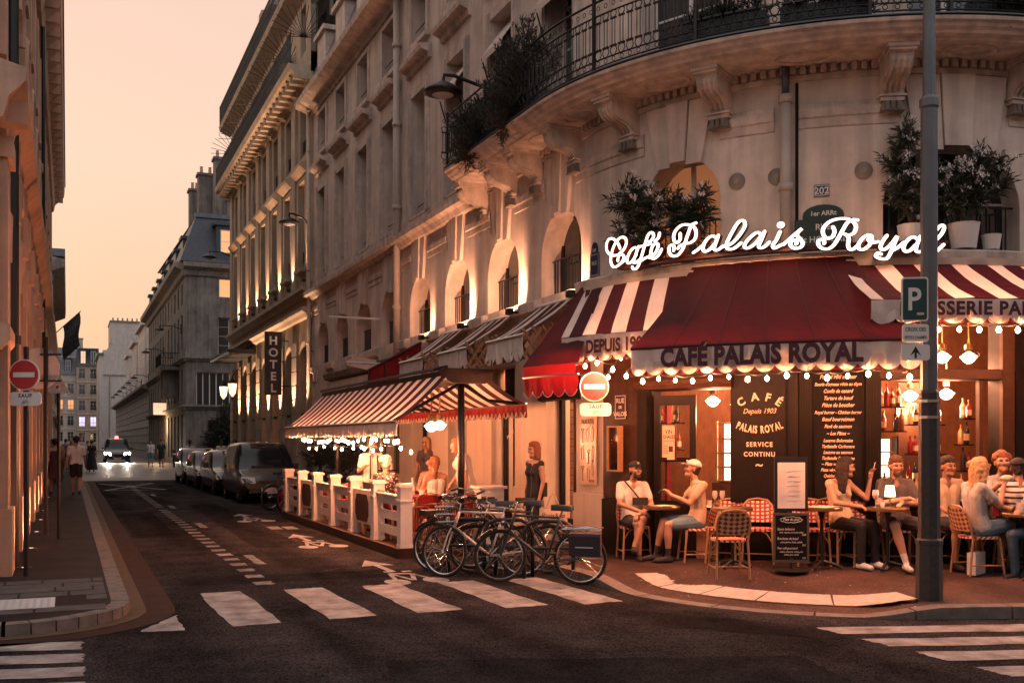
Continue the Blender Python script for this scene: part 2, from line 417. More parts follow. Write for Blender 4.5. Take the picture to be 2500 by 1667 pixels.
def bike_symbol(cx, cy, m):
    b = MB()
    for wx in (-.27, .27):                                  # stretched wheels, frame and bars of the painted bicycle
        o = [(wx+.17*math.cos(t*math.pi/10), .17*math.sin(t*math.pi/10)) for t in range(20)]
        flat(b, o, cx, cy, .95, 1.5)
    for p, q in (((-.27, 0), (-.13, .42)), ((-.13, .42), (.16, .36)), ((.16, .36), (.27, 0)), ((-.02, .02), (.16, .36)), ((-.13, .42), (-.02, .02)), ((-.16, .52), (-.04, .52)), ((.10, .5), (.24, .5))):
        dx, dy = q[0]-p[0], q[1]-p[1]; L = math.hypot(dx, dy); nx, ny = -dy/L*.03, dx/L*.03
        flat(b, [(p[0]+nx, p[1]+ny), (q[0]+nx, q[1]+ny), (q[0]-nx, q[1]-ny), (p[0]-nx, p[1]-ny)], cx, cy, .95, 1.9, .012)
    wob('bicycle_symbol', b, m, road)
def lane_arrow(cx, cy, m):
    b = MB(); flat(b, [(-.05, 0), (.05, 0), (.05, .8), (.24, .72), (.0, 1.45), (-.24, .72), (-.05, .8)], cx, cy, 1, 1); wob('lane_arrow', b, m, road)
for cx, cy in ((4.1, 12.5), (3.98, 17.2), (3.86, 23.2)): bike_symbol(cx, cy, 'road_paint'); lane_arrow(cx-.02, cy+1.0, 'road_paint')
b = MB()
for k, (px, py) in enumerate(((3.9, 20.9), (4.2, 20.8))): flat(b, [(-.12, 0), (.12, 0), (.12, .7), (-.12, .7)], px, py, 1, 1)
wob('lane_symbol', b, 'road_paint_old', road)
for p, q in (((1.2, 39.5), (3.3, 39.5)), ((1.2, 45.5), (3.3, 45.5)), ((1.2, 39.5), (3.3, 45.5)), ((3.3, 39.5), (1.2, 45.5)), ((1.1, 48), (6, 48))):
    dx, dy = q[0]-p[0], q[1]-p[1]; L = math.hypot(dx, dy); nx, ny = -dy/L*.07, dx/L*.07
    paint('junction_line', [(p[0]+nx, p[1]+ny), (q[0]+nx, q[1]+ny), (q[0]-nx, q[1]-ny), (p[0]-nx, p[1]-ny)], 'road_paint', .007+.001*rnd.random(), .01, 5)
# raised cobbled part of the street beyond the parked cars
b = MB(); b.grid([[(x, y, .01+(.05 if y > 51 else 0)) for x in (.62, 3, 6.1, 12)] for y in (49, 51.2, 60, 90, 140, 200)])
for pts in ([(1.3, 13.2), (4.4, 13.0), (4.45, 13.75), (1.3, 13.95)], [(2.9, 17.5), (3.7, 17.4), (3.9, 30), (3.1, 30)], [(2.2, 7.2), (5.4, 6.0), (5.6, 6.9), (2.4, 8.1)], [(1.15, 20), (1.9, 20.2), (1.95, 27), (1.15, 27)], [(-2, 6.5), (1.6, 5.4), (1.9, 6.3), (-1.8, 7.5)], [(5.2, 8.6), (6.4, 7.3), (6.9, 7.6), (5.7, 9.2)]): paint('road_patch', pts, 'asphalt_patch', .004, .03, 10)
mat('setts', (.06, .058, .056), .5, .55, 3.5, 1.0, 9)
so_ = wob('cobbled_street', b, 'setts'); tag(so_, 'raised cobbled stretch of the street beyond the parked cars', None, None, 'structure')
for _x0, _y0, _pts in ((3.2, 13.9, ((0, 0), (.3, .25), (.55, .2), (.9, .55), (1.3, .6))), (7.5, 6.4, ((0, 0), (.12, -.2), (-.02, -.32), (.16, -.5), (.3, -.56)))):   # cracks in the tarmac
    b = MB()
    pp = [(_x0+x, _y0+y) for x, y in _pts]
    for p, q in zip(pp[:-1], pp[1:]):
        dx, dy = q[0]-p[0], q[1]-p[1]; L = math.hypot(dx, dy); nx, ny = -dy/L*.008, dx/L*.008
        b.face([(p[0]+nx, p[1]+ny, .013), (q[0]+nx, q[1]+ny, .013), (q[0]-nx, q[1]-ny, .013), (p[0]-nx, p[1]-ny, .013)])
    wob('crack', b, 'rubber', road)
# -- left pavement: asphalt, kerb stones, gutter bands, slabs at the corner
lw = MB()
cor = [(.42-.95*(1-math.cos(t)), 11.55-.95*math.sin(t)) for t in [k*math.pi/16 for k in range(9)]]      # rounded kerb corner
poly = [(-14, 13.9), (-14, 10.6), *[(x, y) for x, y in cor[::-1]], (.42, 200), (-6, 200), (-6, 13.9)]
lw.face([(x, y, .12) for x, y in poly])
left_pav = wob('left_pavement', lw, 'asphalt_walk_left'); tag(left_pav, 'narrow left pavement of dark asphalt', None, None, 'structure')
def kerb_piece(name, path0, path1, z0, z1, m, parent):
    b = MB(); rows = [[(a[0], a[1], z0), (a[0], a[1], z1), (c[0], c[1], z1), (c[0], c[1], z0)] for a, c in zip(path0, path1)]
    b.grid(rows, 0, True, True); return wob(name, b, m, parent)
y = 11.55
while y < 75:
    L = rnd.uniform(.9, 1.25)
    kerb_piece('kerb_stone', [(.42, y+.006), (.42, y+L-.006)], [(.60, y+.006), (.60, y+L-.006)], -.02, .122+rnd.uniform(-.003, .003), 'kerb_granite', left_pav); y += L
for k in range(8):
    a = cor[k]; c = cor[k+1]; t0, t1 = k*math.pi/16, (k+1)*math.pi/16
    o = [(.42-.95+1.13*math.cos(t), 11.55-1.13*math.sin(t)) for t in (t0+.006, t1-.006)]; i = [(.42-.95+.95*math.cos(t), 11.55-.95*math.sin(t)) for t in (t0+.006, t1-.006)]
    kerb_piece('kerb_stone', i, o, -.02, .118, 'kerb_granite', left_pav)
x = -.56
while x > -5:
    kerb_piece('kerb_stone', [(x, 10.6), (x-1.05, 10.6)], [(x, 10.42), (x-1.05, 10.42)], -.02, .118, 'kerb_granite', left_pav); x -= 1.06
def gutter(r0, r1, z, m, name):
    i = [(.60+r0, 75)]+[(.60+r0, 30), (.60+r0, 11.55)]+[(-.53+(1.13+r0)*math.cos(t*math.pi/16), 11.55-(1.13+r0)*math.sin(t*math.pi/16)) for t in range(9)]+[(-6, 11.55-1.13-r0)]
    o = [(.60+r1, 75)]+[(.60+r1, 30), (.60+r1, 11.55)]+[(-.53+(1.13+r1)*math.cos(t*math.pi/16), 11.55-(1.13+r1)*math.sin(t*math.pi/16)) for t in range(9)]+[(-6, 11.55-1.13-r1)]
    b = MB(); b.grid([[(p[0], p[1], z), (q[0], q[1], z)] for p, q in zip(i, o)]); return wob(name, b, m, road)
mat('gutter_stone', (.11, .078, .052), .8, .3, 4, .2, 60, spec=.05)
gutter(.0, .17, .010, 'gutter_stone', 'gutter_band'); gutter(.17, .46, .006, 'gutter_setts', 'gutter_band')
yy = 11.0
for r in range(7):                                          # stone slabs at the corner
    h = .36; x = -1.9+rnd.uniform(0, .3)
    while x < .36:
        w_ = rnd.uniform(.35, .75); x1 = min(x+w_, .40)
        b = MB(); zz = .124+rnd.uniform(0, .006)
        if x1-x > .1 and not (11.25 < yy < 11.9 and -.95 < x < -.1):
            b.box(x+.012, x1-.012, yy+.012, yy+h-.012, .09, zz); wob('paving_slab', b, 'paving', left_pav)
        x = x1 if x1 < .39 else 9
    yy += h
b = MB(); b.box(-.95, -.12, 11.3, 12.0, .1, .128)
for i in range(12):
    for j in range(9): b.box(-.92+i*.066, -.89+i*.066, 11.34+j*.072, 11.37+j*.072, .128, .136)
wob('tactile_plate', b, 'sign_grey', left_pav)
# -- right pavement round the corner
KC, KR = (9.0, 10.6), 3.0
def kerb(t, off=0.0):                                       # off grows towards the building
    L1 = 34-10.6; LAK = KR*R_(70)
    if t < L1: return (6.0+off, 34-t)
    a = (t-L1)/KR
    if t < L1+LAK: return (KC[0]-(KR-off)*math.cos(a), KC[1]-(KR-off)*math.sin(a))
    a = R_(70); q = t-L1-LAK
    return (KC[0]-(KR-off)*math.cos(a)+q*math.sin(a), KC[1]-(KR-off)*math.sin(a)-q*math.cos(a))
TK = 34-10.6
def zin(s):                                                 # the pavement climbs a little towards the right along the cafe front
    x = max(0, min(1, (s-.8)/3.2)); return .122+.105*x*x*(3-2*x)
def gz(x, y):
    if y > YC: return .122
    a = math.atan2(YC-y, X0+RC-x); dw = max(0, math.hypot(X0+RC-x, YC-y)-RC); s = RC*max(0, min(a, math.pi/2))
    dk = max(0, KR-math.hypot(KC[0]-x, KC[1]-y)); ak = math.atan2(KC[1]-y, KC[0]-x); z0 = kz(TK+max(-.5, min(ak, 1.5))*KR)
    return z0+(zin(s)-z0)*min(1, dk/max(1e-6, dk+dw)*1.6)
def kz(t):
    a = math.degrees((t-TK)/KR)
    def st(x): x = max(0, min(1, x)); return x*x*(3-2*x)
    return .012+.108*max(st((4-a)/22), st((a-56)/18))
ts = [0, 6, 12, 16, 19, 20.5]+[21+.2*k for k in range(48)]+[31, 33, 40]
rows = []
for t in ts:
    k0 = kerb(t, .2); row = []
    s_ = t-(34-YC)
    s_ = s_ if t < 34-YC else (t-(34-YC))*LA/(TK-(34-YC)+KR*R_(70))
    w_ = P(min(s_, LA+6), .12, 0)
    for f in (0, .25, .5, .75, 1.0):
        z = kz(t)+(zin(s_)-kz(t))*min(1, f*1.6)
        row.append((k0[0]+(w_[0]-k0[0])*f, k0[1]+(w_[1]-k0[1])*f, z))
    rows.append(row)
b = MB(); b.grid([r[::-1] for r in rows])
right_pav = wob('right_pavement', b, 'asphalt_walk'); tag(right_pav, 'dark red-brown asphalt pavement round the cafe corner', None, None, 'structure')
t = 0.0
while t < 36:
    L = rnd.uniform(.95, 1.2); n = 4
    q = [t+.011+(L-.022)*k/n for k in range(n+1)]
    b = MB(); b.grid([[(*kerb(u, .2), -.03), (*kerb(u, .2), kz(u)+.003), (*kerb(u, .0), kz(u)), (*kerb(u, .0), -.03)] for u in q], 0, True, True)
    wob('kerb_stone', b, rnd.choice(('kerb_granite', 'kerb_granite', 'kerb_granite_dark')), right_pav); t += L
def band(r0, r1, a0, a1, m, name, parent, lift=.006):
    b = MB(); rows = []
    for k in range(19):
        a = R_(a0+(a1-a0)*k/18); t = TK+a*KR
        row = []
        for r in (r0, r0+(r1-r0)*.5, r1):
            x, y = KC[0]-r*math.cos(a), KC[1]-r*math.sin(a)
            f = min(1, max(0, (KR-.2-r)/1.7)*1.6); row.append((x+rnd.uniform(-.01, .01), y+rnd.uniform(-.01, .01), kz(t)+(.122-kz(t))*f*.9+lift))
        rows.append(row)
    b.grid([r[::-1] for r in rows]); return wob(name, b, m, parent)
mat('tactile_white', (.40, .36, .335), .7, .25, 8, .6, 45)
for a0, a1 in ((-14, 1.5), (2, 17), (17.5, 33), (33.5, 52), (52.5, 72)): band(2.52, 2.05, a0, a1, 'tactile_white', 'tactile_strip', right_pav, .016)

lit = MB()
for k in range(46):                                          # scraps of litter and cigarette ends along the corner
    a = R_(rnd.uniform(-12, 70)); r = rnd.uniform(.9, 2.9); x, y = KC[0]-r*math.cos(a), KC[1]-r*math.sin(a); z = gz(x, y)+.012; w_ = rnd.uniform(.008, .02); c = rnd.uniform(0, 3)
    lit.face([(x, y, z), (x+w_*math.cos(c), y+w_*math.sin(c), z+.004), (x+w_*math.cos(c+1.2), y+w_*math.sin(c+1.2), z+.002)])
tag(wob('litter', lit, 'sign_white', right_pav), kind='stuff')
for pts in (((7.2, 10.9), (7.6, 10.2), (7.7, 9.6), (8.2, 9.0)), ((8.5, 8.9), (8.8, 8.5), (8.7, 8.1)), ((6.5, 10.2), (6.9, 10.3), (7.2, 10.05))):
    b = MB()
    for p, q in zip(pts[:-1], pts[1:]):
        dx, dy = q[0]-p[0], q[1]-p[1]; L = math.hypot(dx, dy); nx, ny = -dy/L*.006, dx/L*.006; za, zb = gz(*p)+.008, gz(*q)+.008
        b.face([(p[0]+nx, p[1]+ny, za), (q[0]+nx, q[1]+ny, zb), (q[0]-nx, q[1]-ny, zb), (p[0]-nx, p[1]-ny, za)])
    wob('crack', b, 'rubber', right_pav)
# ---------------------------------------------------------------- the corner building
cb = thing('corner_building', 'cream stone corner building with curved iron balcony above the cafe', 'building', (7.4, 14.08, 0))
BAYS = [15.05+2.43*k for k in range(8)]            # window bays up the side street
SB = [PW(y) for y in BAYS]
ARC = [1.98, 5.62]                                  # the two arched windows on the curve
S0, S1 = -19.6, 14.0
# ground floor wall of the side street: doorways between rendered piers
gops = [(s-.56, s+.56, .12, 3.15, 0) for s in SB[:4]]+[(s-.85, s+.85, .9, 3.0, 0) for s in SB[4:]]
b = MB(); facade(b, S0, .45, 0, 4.0, gops, .45); wob('ground_floor_wall', b, ['plaster_cream'], cb, P)
b = MB()
for s in SB[4:]: pass
# plinth blocks of the piers
pl = MB()
eds = sorted([(-19.6, SB[7]-.85)]+[(SB[k+1]+(.85 if k+1 > 3 else .56), SB[k]-(.85 if k > 3 else .56)) for k in range(7)]+[(SB[0]+.56, .45)])
for a, c in eds:
    q = MB(); q.sbox(a-.03, c+.03, -.04, .1, .1, .98); wob('plinth', q, 'plaster_cream', cb, P)
# entresol wall with arched openings
aops = [(s-.74, s+.74, 4.22, 5.58, .74) for s in SB]+[(ARC[0]-.62, ARC[0]+.62, 4.2, 5.72, .62), (ARC[1]-.93, ARC[1]+.93, 4.2, 5.62, .8)]
b = MB(); facade(b, S0, S1, 4.0, 6.5, aops, .42, .25); wob('entresol_wall', b, ['stone'], cb, P)
# upper wall: tall windows, then small square ones
WT = [1.98, 5.62, -1.35+.38]
uops = [(s-.52, s+.52, 6.95, 9.75, 0) for s in SB]+[(s-.52, s+.52, 10.95, 12.2, 0) for s in SB]+[(s-.62, s+.62, 6.9, 9.75, 0) for s in ARC]+[(s-.55, s+.55, 10.95, 12.2, 0) for s in ARC]
b = MB(); facade(b, S0, S1, 6.5, 12.75, uops, .38, .25); wob('upper_wall', b, ['stone'], cb, P)
for k, s in enumerate(SB):
    window(cb, P(s, .3, 6.95), PR(s), 1.04, 2.8, 2, 4); window(cb, P(s, .3, 10.95), PR(s), 1.04, 1.25, 2, 2)
    window(cb, P(s, .36, 4.22), PR(s), 1.48, 1.36, 2, 2, frame='timber_brown' if k < 4 else 'white_frame')
window(cb, P(ARC[0], .3, 6.9), PR(ARC[0]), 1.24, 2.85, 2, 3); window(cb, P(ARC[1], .3, 6.9), PR(ARC[1]), 1.24, 2.85, 2, 3)
window(cb, P(ARC[0], .36, 4.2), PR(ARC[0]), 1.24, 1.55, 2, 2, glass='lit_window_dim' if 'lit_window_dim' in MATS else 'glass_dark'); window(cb, P(ARC[1], .36, 4.2), PR(ARC[1]), 1.86, 1.45, 3, 2)
# inside of the building: a dark core so that no sky shows through
b = MB(); b.sbox(S0+.05, S1, .5, .6, 4.0, 12.7, .5); wob('core', b, 'timber_dark', cb, P)
# -- trim
def trim(name, prof, a, c, m='stone_trim', ds=.22):
    q = MB(); q.sweep(prof, a, c, ds); return wob(name, q, m, cb, P)
def breaks(lo, hi, cuts):                            # pieces of a band between interruptions
    out = []; x = lo
    for a, c in sorted(cuts):
        if c <= lo or a >= hi: continue
        if a > x: out.append((x, a))
        x = max(x, c)
    if x < hi: out.append((x, hi))
    return out
# shop cornice (ledge under the arched windows)
trim('ledge', [(0, 3.92), (-.12, 3.95), (-.2, 4.02), (-.34, 4.05), (-.36, 4.17), (-.30, 4.2), (0, 4.22)], .2, S1)
for k in range(8):
    a = SB[k+1]+.75 if k < 7 else S0; c = SB[k]-.75
    trim('impost', [(0, 3.7), (-.05, 3.72), (-.06, 3.95), (-.13, 4.0), (-.14, 4.16), (-.08, 4.2), (0, 4.21)], a, c)
trim('impost', [(0, 3.7), (-.05, 3.72), (-.06, 3.95), (-.13, 4.0), (-.14, 4.16), (-.08, 4.2), (0, 4.21)], SB[0]+.75, .15)
# keystones: three wedge-shaped stones over every arch
def keystone(s, za, w0, w1, zt):
    for j in (-1, 0, 1):
        xa0, xa1 = (j-.5)*w0+.006, (j+.5)*w0-.006; xb0, xb1 = (j-.5)*w1+.008, (j+.5)*w1-.008
        pr = .09 if j == 0 else .06
        q = MB(); dz = 0 if j == 0 else -.05
        q.grid([[(s+xa0, 0, za+dz), (s+xa0, -pr, za+dz), (s+xa1, -pr, za+dz), (s+xa1, 0, za+dz)], [(s+xb0, 0, zt), (s+xb0, -pr, zt), (s+xb1, -pr, zt), (s+xb1, 0, zt)]], 0, True, True)
        wob('voussoir', q, 'stone', cb, P)
for s in SB: keystone(s, 5.52, .22, .34, 6.48)
keystone(ARC[0], 5.66, .24, .36, 6.48); keystone(ARC[1], 5.57, .36, .46, 6.48)
# string band with moulded panels between the keystones
cuts = [(s-.55, s+.55) for s in SB]+[(ARC[0]-.58, ARC[0]+.58), (ARC[1]-.72, ARC[1]+.72), (3.36, 3.62)]
for a, c in breaks(S0, S1, cuts):
    trim('band', [(0, 5.87), (-.02, 5.88), (-.025, 5.99), (-.05, 6.01), (-.055, 6.11), (-.03, 6.14), (-.03, 6.18), (0, 6.2)], a+.03, c-.03)
# dentil course under the balcony and the cornice
trim('dentil_bed', [(0, 6.49), (-.04, 6.50), (-.04, 6.57), (0, 6.58)], -4.25, S1)
dn = MB(); dn.box(-.035, .035, -.085, 0, 6.58, 6.675); DENT = dn.mesh('dentil', 'stone_trim')
s = -4.3
while s < 7.2:
    place('dentil', DENT, cb, P(s, 0, 0), PR(s)); s += .125
trim('string_course', [(0, 6.38), (-.10, 6.40), (-.16, 6.50), (-.27, 6.55), (-.28, 6.66), (-.22, 6.70), (0, 6.72)], S0, -4.25)
q = MB(); q.sbox(S0, -4.25, -.05, -.0, 6.72, 6.98, .8); wob('frieze', q, 'stone_trim', cb, P)
# balcony
BD = .88
def bd(s):                                           # the slab bulges out a little on the curve
    return BD
prof = [(0, 6.68), (-BD+.22, 6.68), (-BD+.20, 6.71), (-BD+.12, 6.73), (-BD+.10, 6.76), (-BD+.05, 6.79), (-BD+.03, 6.83), (-BD-.02, 6.845), (-BD-.03, 6.885), (-BD, 6.90), (0, 6.91)]
slab = trim('balcony', prof, -4.15, S1, 'stone_trim', .15)
q = MB(); q.sbox(-4.12, S1, -BD-.035, -BD+.2, 6.911, 6.925, .2); wob('coping', q, 'zinc', slab, P)
# consoles: scrolled, fluted brackets
def console_mesh():
    pr = [(-.60, 6.68), (-.60, 6.60), (-.56, 6.585), (-.545, 6.54), (-.54, 6.50), (-.49, 6.43), (-.40, 6.385), (-.28, 6.36), (-.18, 6.32), (-.12, 6.26), (-.11, 6.21), (-.13, 6.19), (-.13, 6.13), (0, 6.13), (0, 6.68)]
    w = .145; q = MB()
    q.grid([[(-w, y, z) for y, z in pr], [(w, y, z) for y, z in pr]], 0, True, True)
    q.box(-w-.04, w+.04, -.645, 0, 6.635, 6.68); q.box(-w-.02, w+.02, -.62, 0, 6.60, 6.635)
    q.box(-w-.025, w+.025, -.155, 0, 6.185, 6.21)
    for x in (-.10, -.035, .035, .10):                # raised reeds between the flutes of the front scroll
        q.tube([(x, y-.006, z-.006) for y, z in pr[3:11]], .02, 5)
    return q.mesh('console', 'stone_trim')
CON = console_mesh()
gt = MB()
gt.grid([[(-.11, 0, 6.13), (-.11, -.115, 6.13), (.11, -.115, 6.13), (.11, 0, 6.13)], [(-.15, 0, 6.0), (-.15, -.16, 6.0), (.15, -.16, 6.0), (.15, 0, 6.0)]], 0, True, True)
for x in (-.075, 0, .075): gt.box(x-.024, x+.024, -.165, -.115, 6.01, 6.12)
GUT = gt.mesh('gutta', 'stone_dark')
for s in (PW(18.3), PW(16.9), PW(15.85), PW(14.4), 1.12, 2.62, 4.78, 6.48, 8.2):
    c_ = place('console', CON, cb, P(s, 0, 0), PR(s)); place('gutta', GUT, c_, P(s, 0, 0), PR(s))
# round mouldings on the balcony soffit
def ring(s, y, z, r):
    q = MB(); q.tube([(r*math.cos(t*math.pi/14)*1.5, r*math.sin(t*math.pi/14)*.8, 0) for t in range(28)], .03, 6, closed=True)
    place('soffit_ring', q.mesh('soffit_ring', 'stone_trim'), slab, P(s, y, z), PR(s))
for s in (-3.1, -1.9, -.9, .35, 2.0, 3.72, 5.6, 7.3): ring(s, -.36, 6.675, .22)
# railing: lyre balusters between thin rails
rail = MB()
for z, r in ((6.98, .012), (7.075, .012), (7.695, .012), (7.895, .018)):
    for a, c in ((-4.1, S1),):
        n = 150; rail.tube([(a+(c-a)*k/n, -BD+.04, z) for k in range(n+1)], r, 5)
rail.tube([(-4.1, y, 7.895) for y in (-BD+.04, -.6, 0)], .016, 5); rail.tube([(-4.1, y, 7.075) for y in (-BD+.04, -.6, 0)], .012, 5); rail.tube([(-4.1, y, 7.695) for y in (-BD+.04, -.6, 0)], .012, 5)
railing = wob('railing', rail, 'iron', cb, P, True)
bl = MB()
bl.torus(.030, .006, (0, 0, 7.03), 10, 4)
for sg in (-1, 1):
    bl.tube([(0, 0, 7.075), (sg*.035, 0, 7.09), (sg*.058, 0, 7.135), (sg*.05, 0, 7.175), (sg*.026, 0, 7.205), (sg*.026, 0, 7.595), (sg*.05, 0, 7.635), (sg*.05, 0, 7.675), (0, 0, 7.695)], .0085, 4)
bl.box(-.055, .055, -.014, .014, 7.195, 7.22); bl.box(-.05, .05, -.014, .014, 7.575, 7.597); bl.torus(.03, .006, (0, 0, 7.795), 10, 4)
BAL = bl.mesh('baluster', 'iron')
s = -4.0
while s < 7.475:
    place('baluster', BAL, railing, P(s, -BD+.04, 0), PR(s)); s += .145*(RC/(RC+BD) if 0 < s < LA else 1)
for y in (-.9, -.6, -.3): place('baluster', BAL, railing, P(-4.1, y, 0), 0)
po = MB(); po.box(-.02, .02, -.02, .02, 6.92, 7.915); po.ball((0, 0, 7.945), .035, 8); POST = po.mesh('rail_post', 'iron')
for s in (-4.1, -2.2, -.4, 1.2, 2.6, 4.4, 5.2, 6.98): place('rail_post', POST, railing, P(s, -BD+.04, 0), PR(s))
# window surrounds, pediments, panels of the tall floor
def flatbox(name, s, parts, m='stone_trim'):
    q = MB()
    for x0, x1, y0, y1, z0, z1 in parts: q.sbox(s+x0, s+x1, y0, y1, z0, z1, .4)
    return wob(name, q, m, cb, P)
for k, s in enumerate(SB):
    flatbox('window_surround', s, [(-.70, -.52, -.05, 0, 6.95, 9.93), (.52, .70, -.05, 0, 6.95, 9.93), (-.52, .52, -.05, 0, 9.75, 9.93), (-.66, -.56, -.08, -.05, 6.95, 9.88), (.56, .66, -.08, -.05, 6.95, 9.88)])
    q = MB(); q.sweep([(0, 10.28), (-.07, 10.30), (-.09, 10.40), (-.26, 10.46), (-.28, 10.54), (-.22, 10.57), (0, 10.62)], s-.84, s+.84, .5); wob('pediment', q, 'stone_trim', cb, P)
    q = MB(); q.prism([(s-.78, 10.62), (s+.78, 10.62), (s, 10.80)], -.2, 0); wob('pediment_top', q, 'stone_trim', cb, P)
    flatbox('window_surround', s, [(-.66, -.52, -.05, 0, 10.85, 12.32), (.52, .66, -.05, 0, 10.85, 12.32), (-.52, .52, -.05, 0, 12.2, 12.32), (-.72, .72, -.12, 0, 10.82, 10.93)])
    if k >= 2:
        flatbox('balustrade', s, [(-.62, .62, -.06, .02, 6.72, 6.78), (-.62, .62, -.06, .02, 6.92, 6.97)]+[(x-.025, x+.025, -.04, 0, 6.78, 6.92) for x in (-.45, -.3, -.15, 0, .15, .3, .45)], 'stone_trim')
    q = MB(); q.tube([(s-.5, .12, 7.25), (s+.5, .12, 7.25)], .012, 5); wob('window_bar', q, 'iron', cb, P)
    q = MB(); q.tube([(s-.5, .06, 11.3), (s+.5, .06, 11.3)], .012, 5); wob('window_bar', q, 'iron', cb, P)
    for j in range(9): pass
for s in SB[:3]:                                      # awning blinds on the nearer tall windows
    q = MB(); q.face([(s-.5, .24, 9.7), (s+.5, .24, 9.7), (s+.5, -.22, 9.05), (s-.5, -.22, 9.05)]); q.face([(s-.5, -.22, 9.05), (s+.5, -.22, 9.05), (s+.5, -.22, 8.93), (s-.5, -.22, 8.93)])
    bl_ = wob('blind', q, 'awning_cream', cb, P)
    q = MB()
    for x in (-.5, .5): q.tube([(s+x, -.22, 9.0), (s+x, .02, 8.25)], .014, 5)
    wob('blind_arm', q, 'iron', bl_, P)
for s in ARC: flatbox('window_surround', s, [(-.80, -.62, -.05, 0, 6.86, 9.93), (.62, .80, -.05, 0, 6.86, 9.93), (-.62, .62, -.05, 0, 9.75, 9.93)])
trim('cornice', [(0, 12.4), (-.06, 12.42), (-.10, 12.52), (-.40, 12.62), (-.55, 12.68), (-.58, 12.82), (-.50, 12.86), (0, 12.9)], S0, S1, 'stone_trim')
# mansard roof with dormers
q = MB(); q.grid([[(S0, -.35, 12.9), (S0, .65, 15.4), (S0, 3.0, 16.4)], [(-.02, -.35, 12.9), (-.02, .65, 15.4), (-.02, 3.0, 16.4)]]); q.grid([[(s, -.35, 12.9), (s, .65, 15.4), (s, 3.0, 16.4)] for s in [k*LA/8 for k in range(9)]+[S1]])
rf = wob('roof', q, 'slate', cb, P)
for s in SB:
    q = MB(); q.box(-.55, .55, -.05, 1.0, 13.0, 14.55); q.box(-.68, .68, -.15, 1.0, 14.55, 14.7); place('dormer', q.mesh('dormer', 'stone_trim'), rf, P(s, 0, 0), PR(s))
# entresol window guards
gd = MB()
for x in [-.66+.11*k for k in range(13)]: gd.tube([(x, 0, 4.24), (x, 0, 4.84)], .011, 4)
for z in (4.26, 4.84): gd.tube([(-.74, 0, z), (.74, 0, z)], .014, 5)
GD = gd.mesh('window_guard', 'iron')
for s in SB: place('window_guard', GD, cb, P(s, .22, 0), PR(s))
place('window_guard', GD, cb, P(ARC[0], .2, 0), PR(ARC[0]), (.82, 1, 1)); place('window_guard', GD, cb, P(ARC[1], .2, 0), PR(ARC[1]), (1.2, 1, 1))
# drain pipes, tie-rod rosettes
def pipe(s, z0, z1, r, name='drain_pipe', m='pipe_paint', y=-.12, collars=()):
    q = MB(); x, yy, _ = P(s, y, 0)
    q.tube([(x, yy, z0), (x, yy, z1)], r, 10)
    for z in collars: q.tube([(x, yy, z-.05), (x, yy, z+.05)], r*1.3, 10)
    return wob(name, q, m, cb, None, True)
pipe(3.49, 4.15, 6.3, .075, collars=(5.1, 6.25)); pipe(3.49, 6.3, 6.7, .05, m='zinc')
q = MB(); q.sbox(3.60, 3.64, -.012, .0, 4.2, 6.48); wob('wall_joint', q, 'timber_dark', cb, P)
pipe(PW(23.75), 3.2, 12.5, .085, collars=(5, 7.4, 9.4, 11.3)); pipe(S0+.15, 0.3, 12.5, .07, collars=(5, 7.4, 9.4, 11.3))
ro = MB()
for r, y in ((.115, .012), (.085, .022), (.05, .034)): ro.lathe([(r, 0), (r, y), (r*.8, y+.006)], 16, T=Matrix.Rotation(R_(90), 4, 'X'))
RO = ro.mesh('rosette', 'stone_dark')
for s in (2.83, 3.36, 4.45): place('rosette', RO, cb, P(s, 0, 5.28), PR(s))
# ---------------------------------------------------------------- the other buildings
def bands(root, fn, a, c, zs, m='stone_trim', pr=.18, ds=3):
    for z in zs:
        q = MB(); q.sweep([(0, z), (-pr*.4, z+.03), (-pr*.6, z+.14), (-pr, z+.2), (-pr, z+.32), (0, z+.36)], a, c, ds); wob('band', q, m, root, fn)
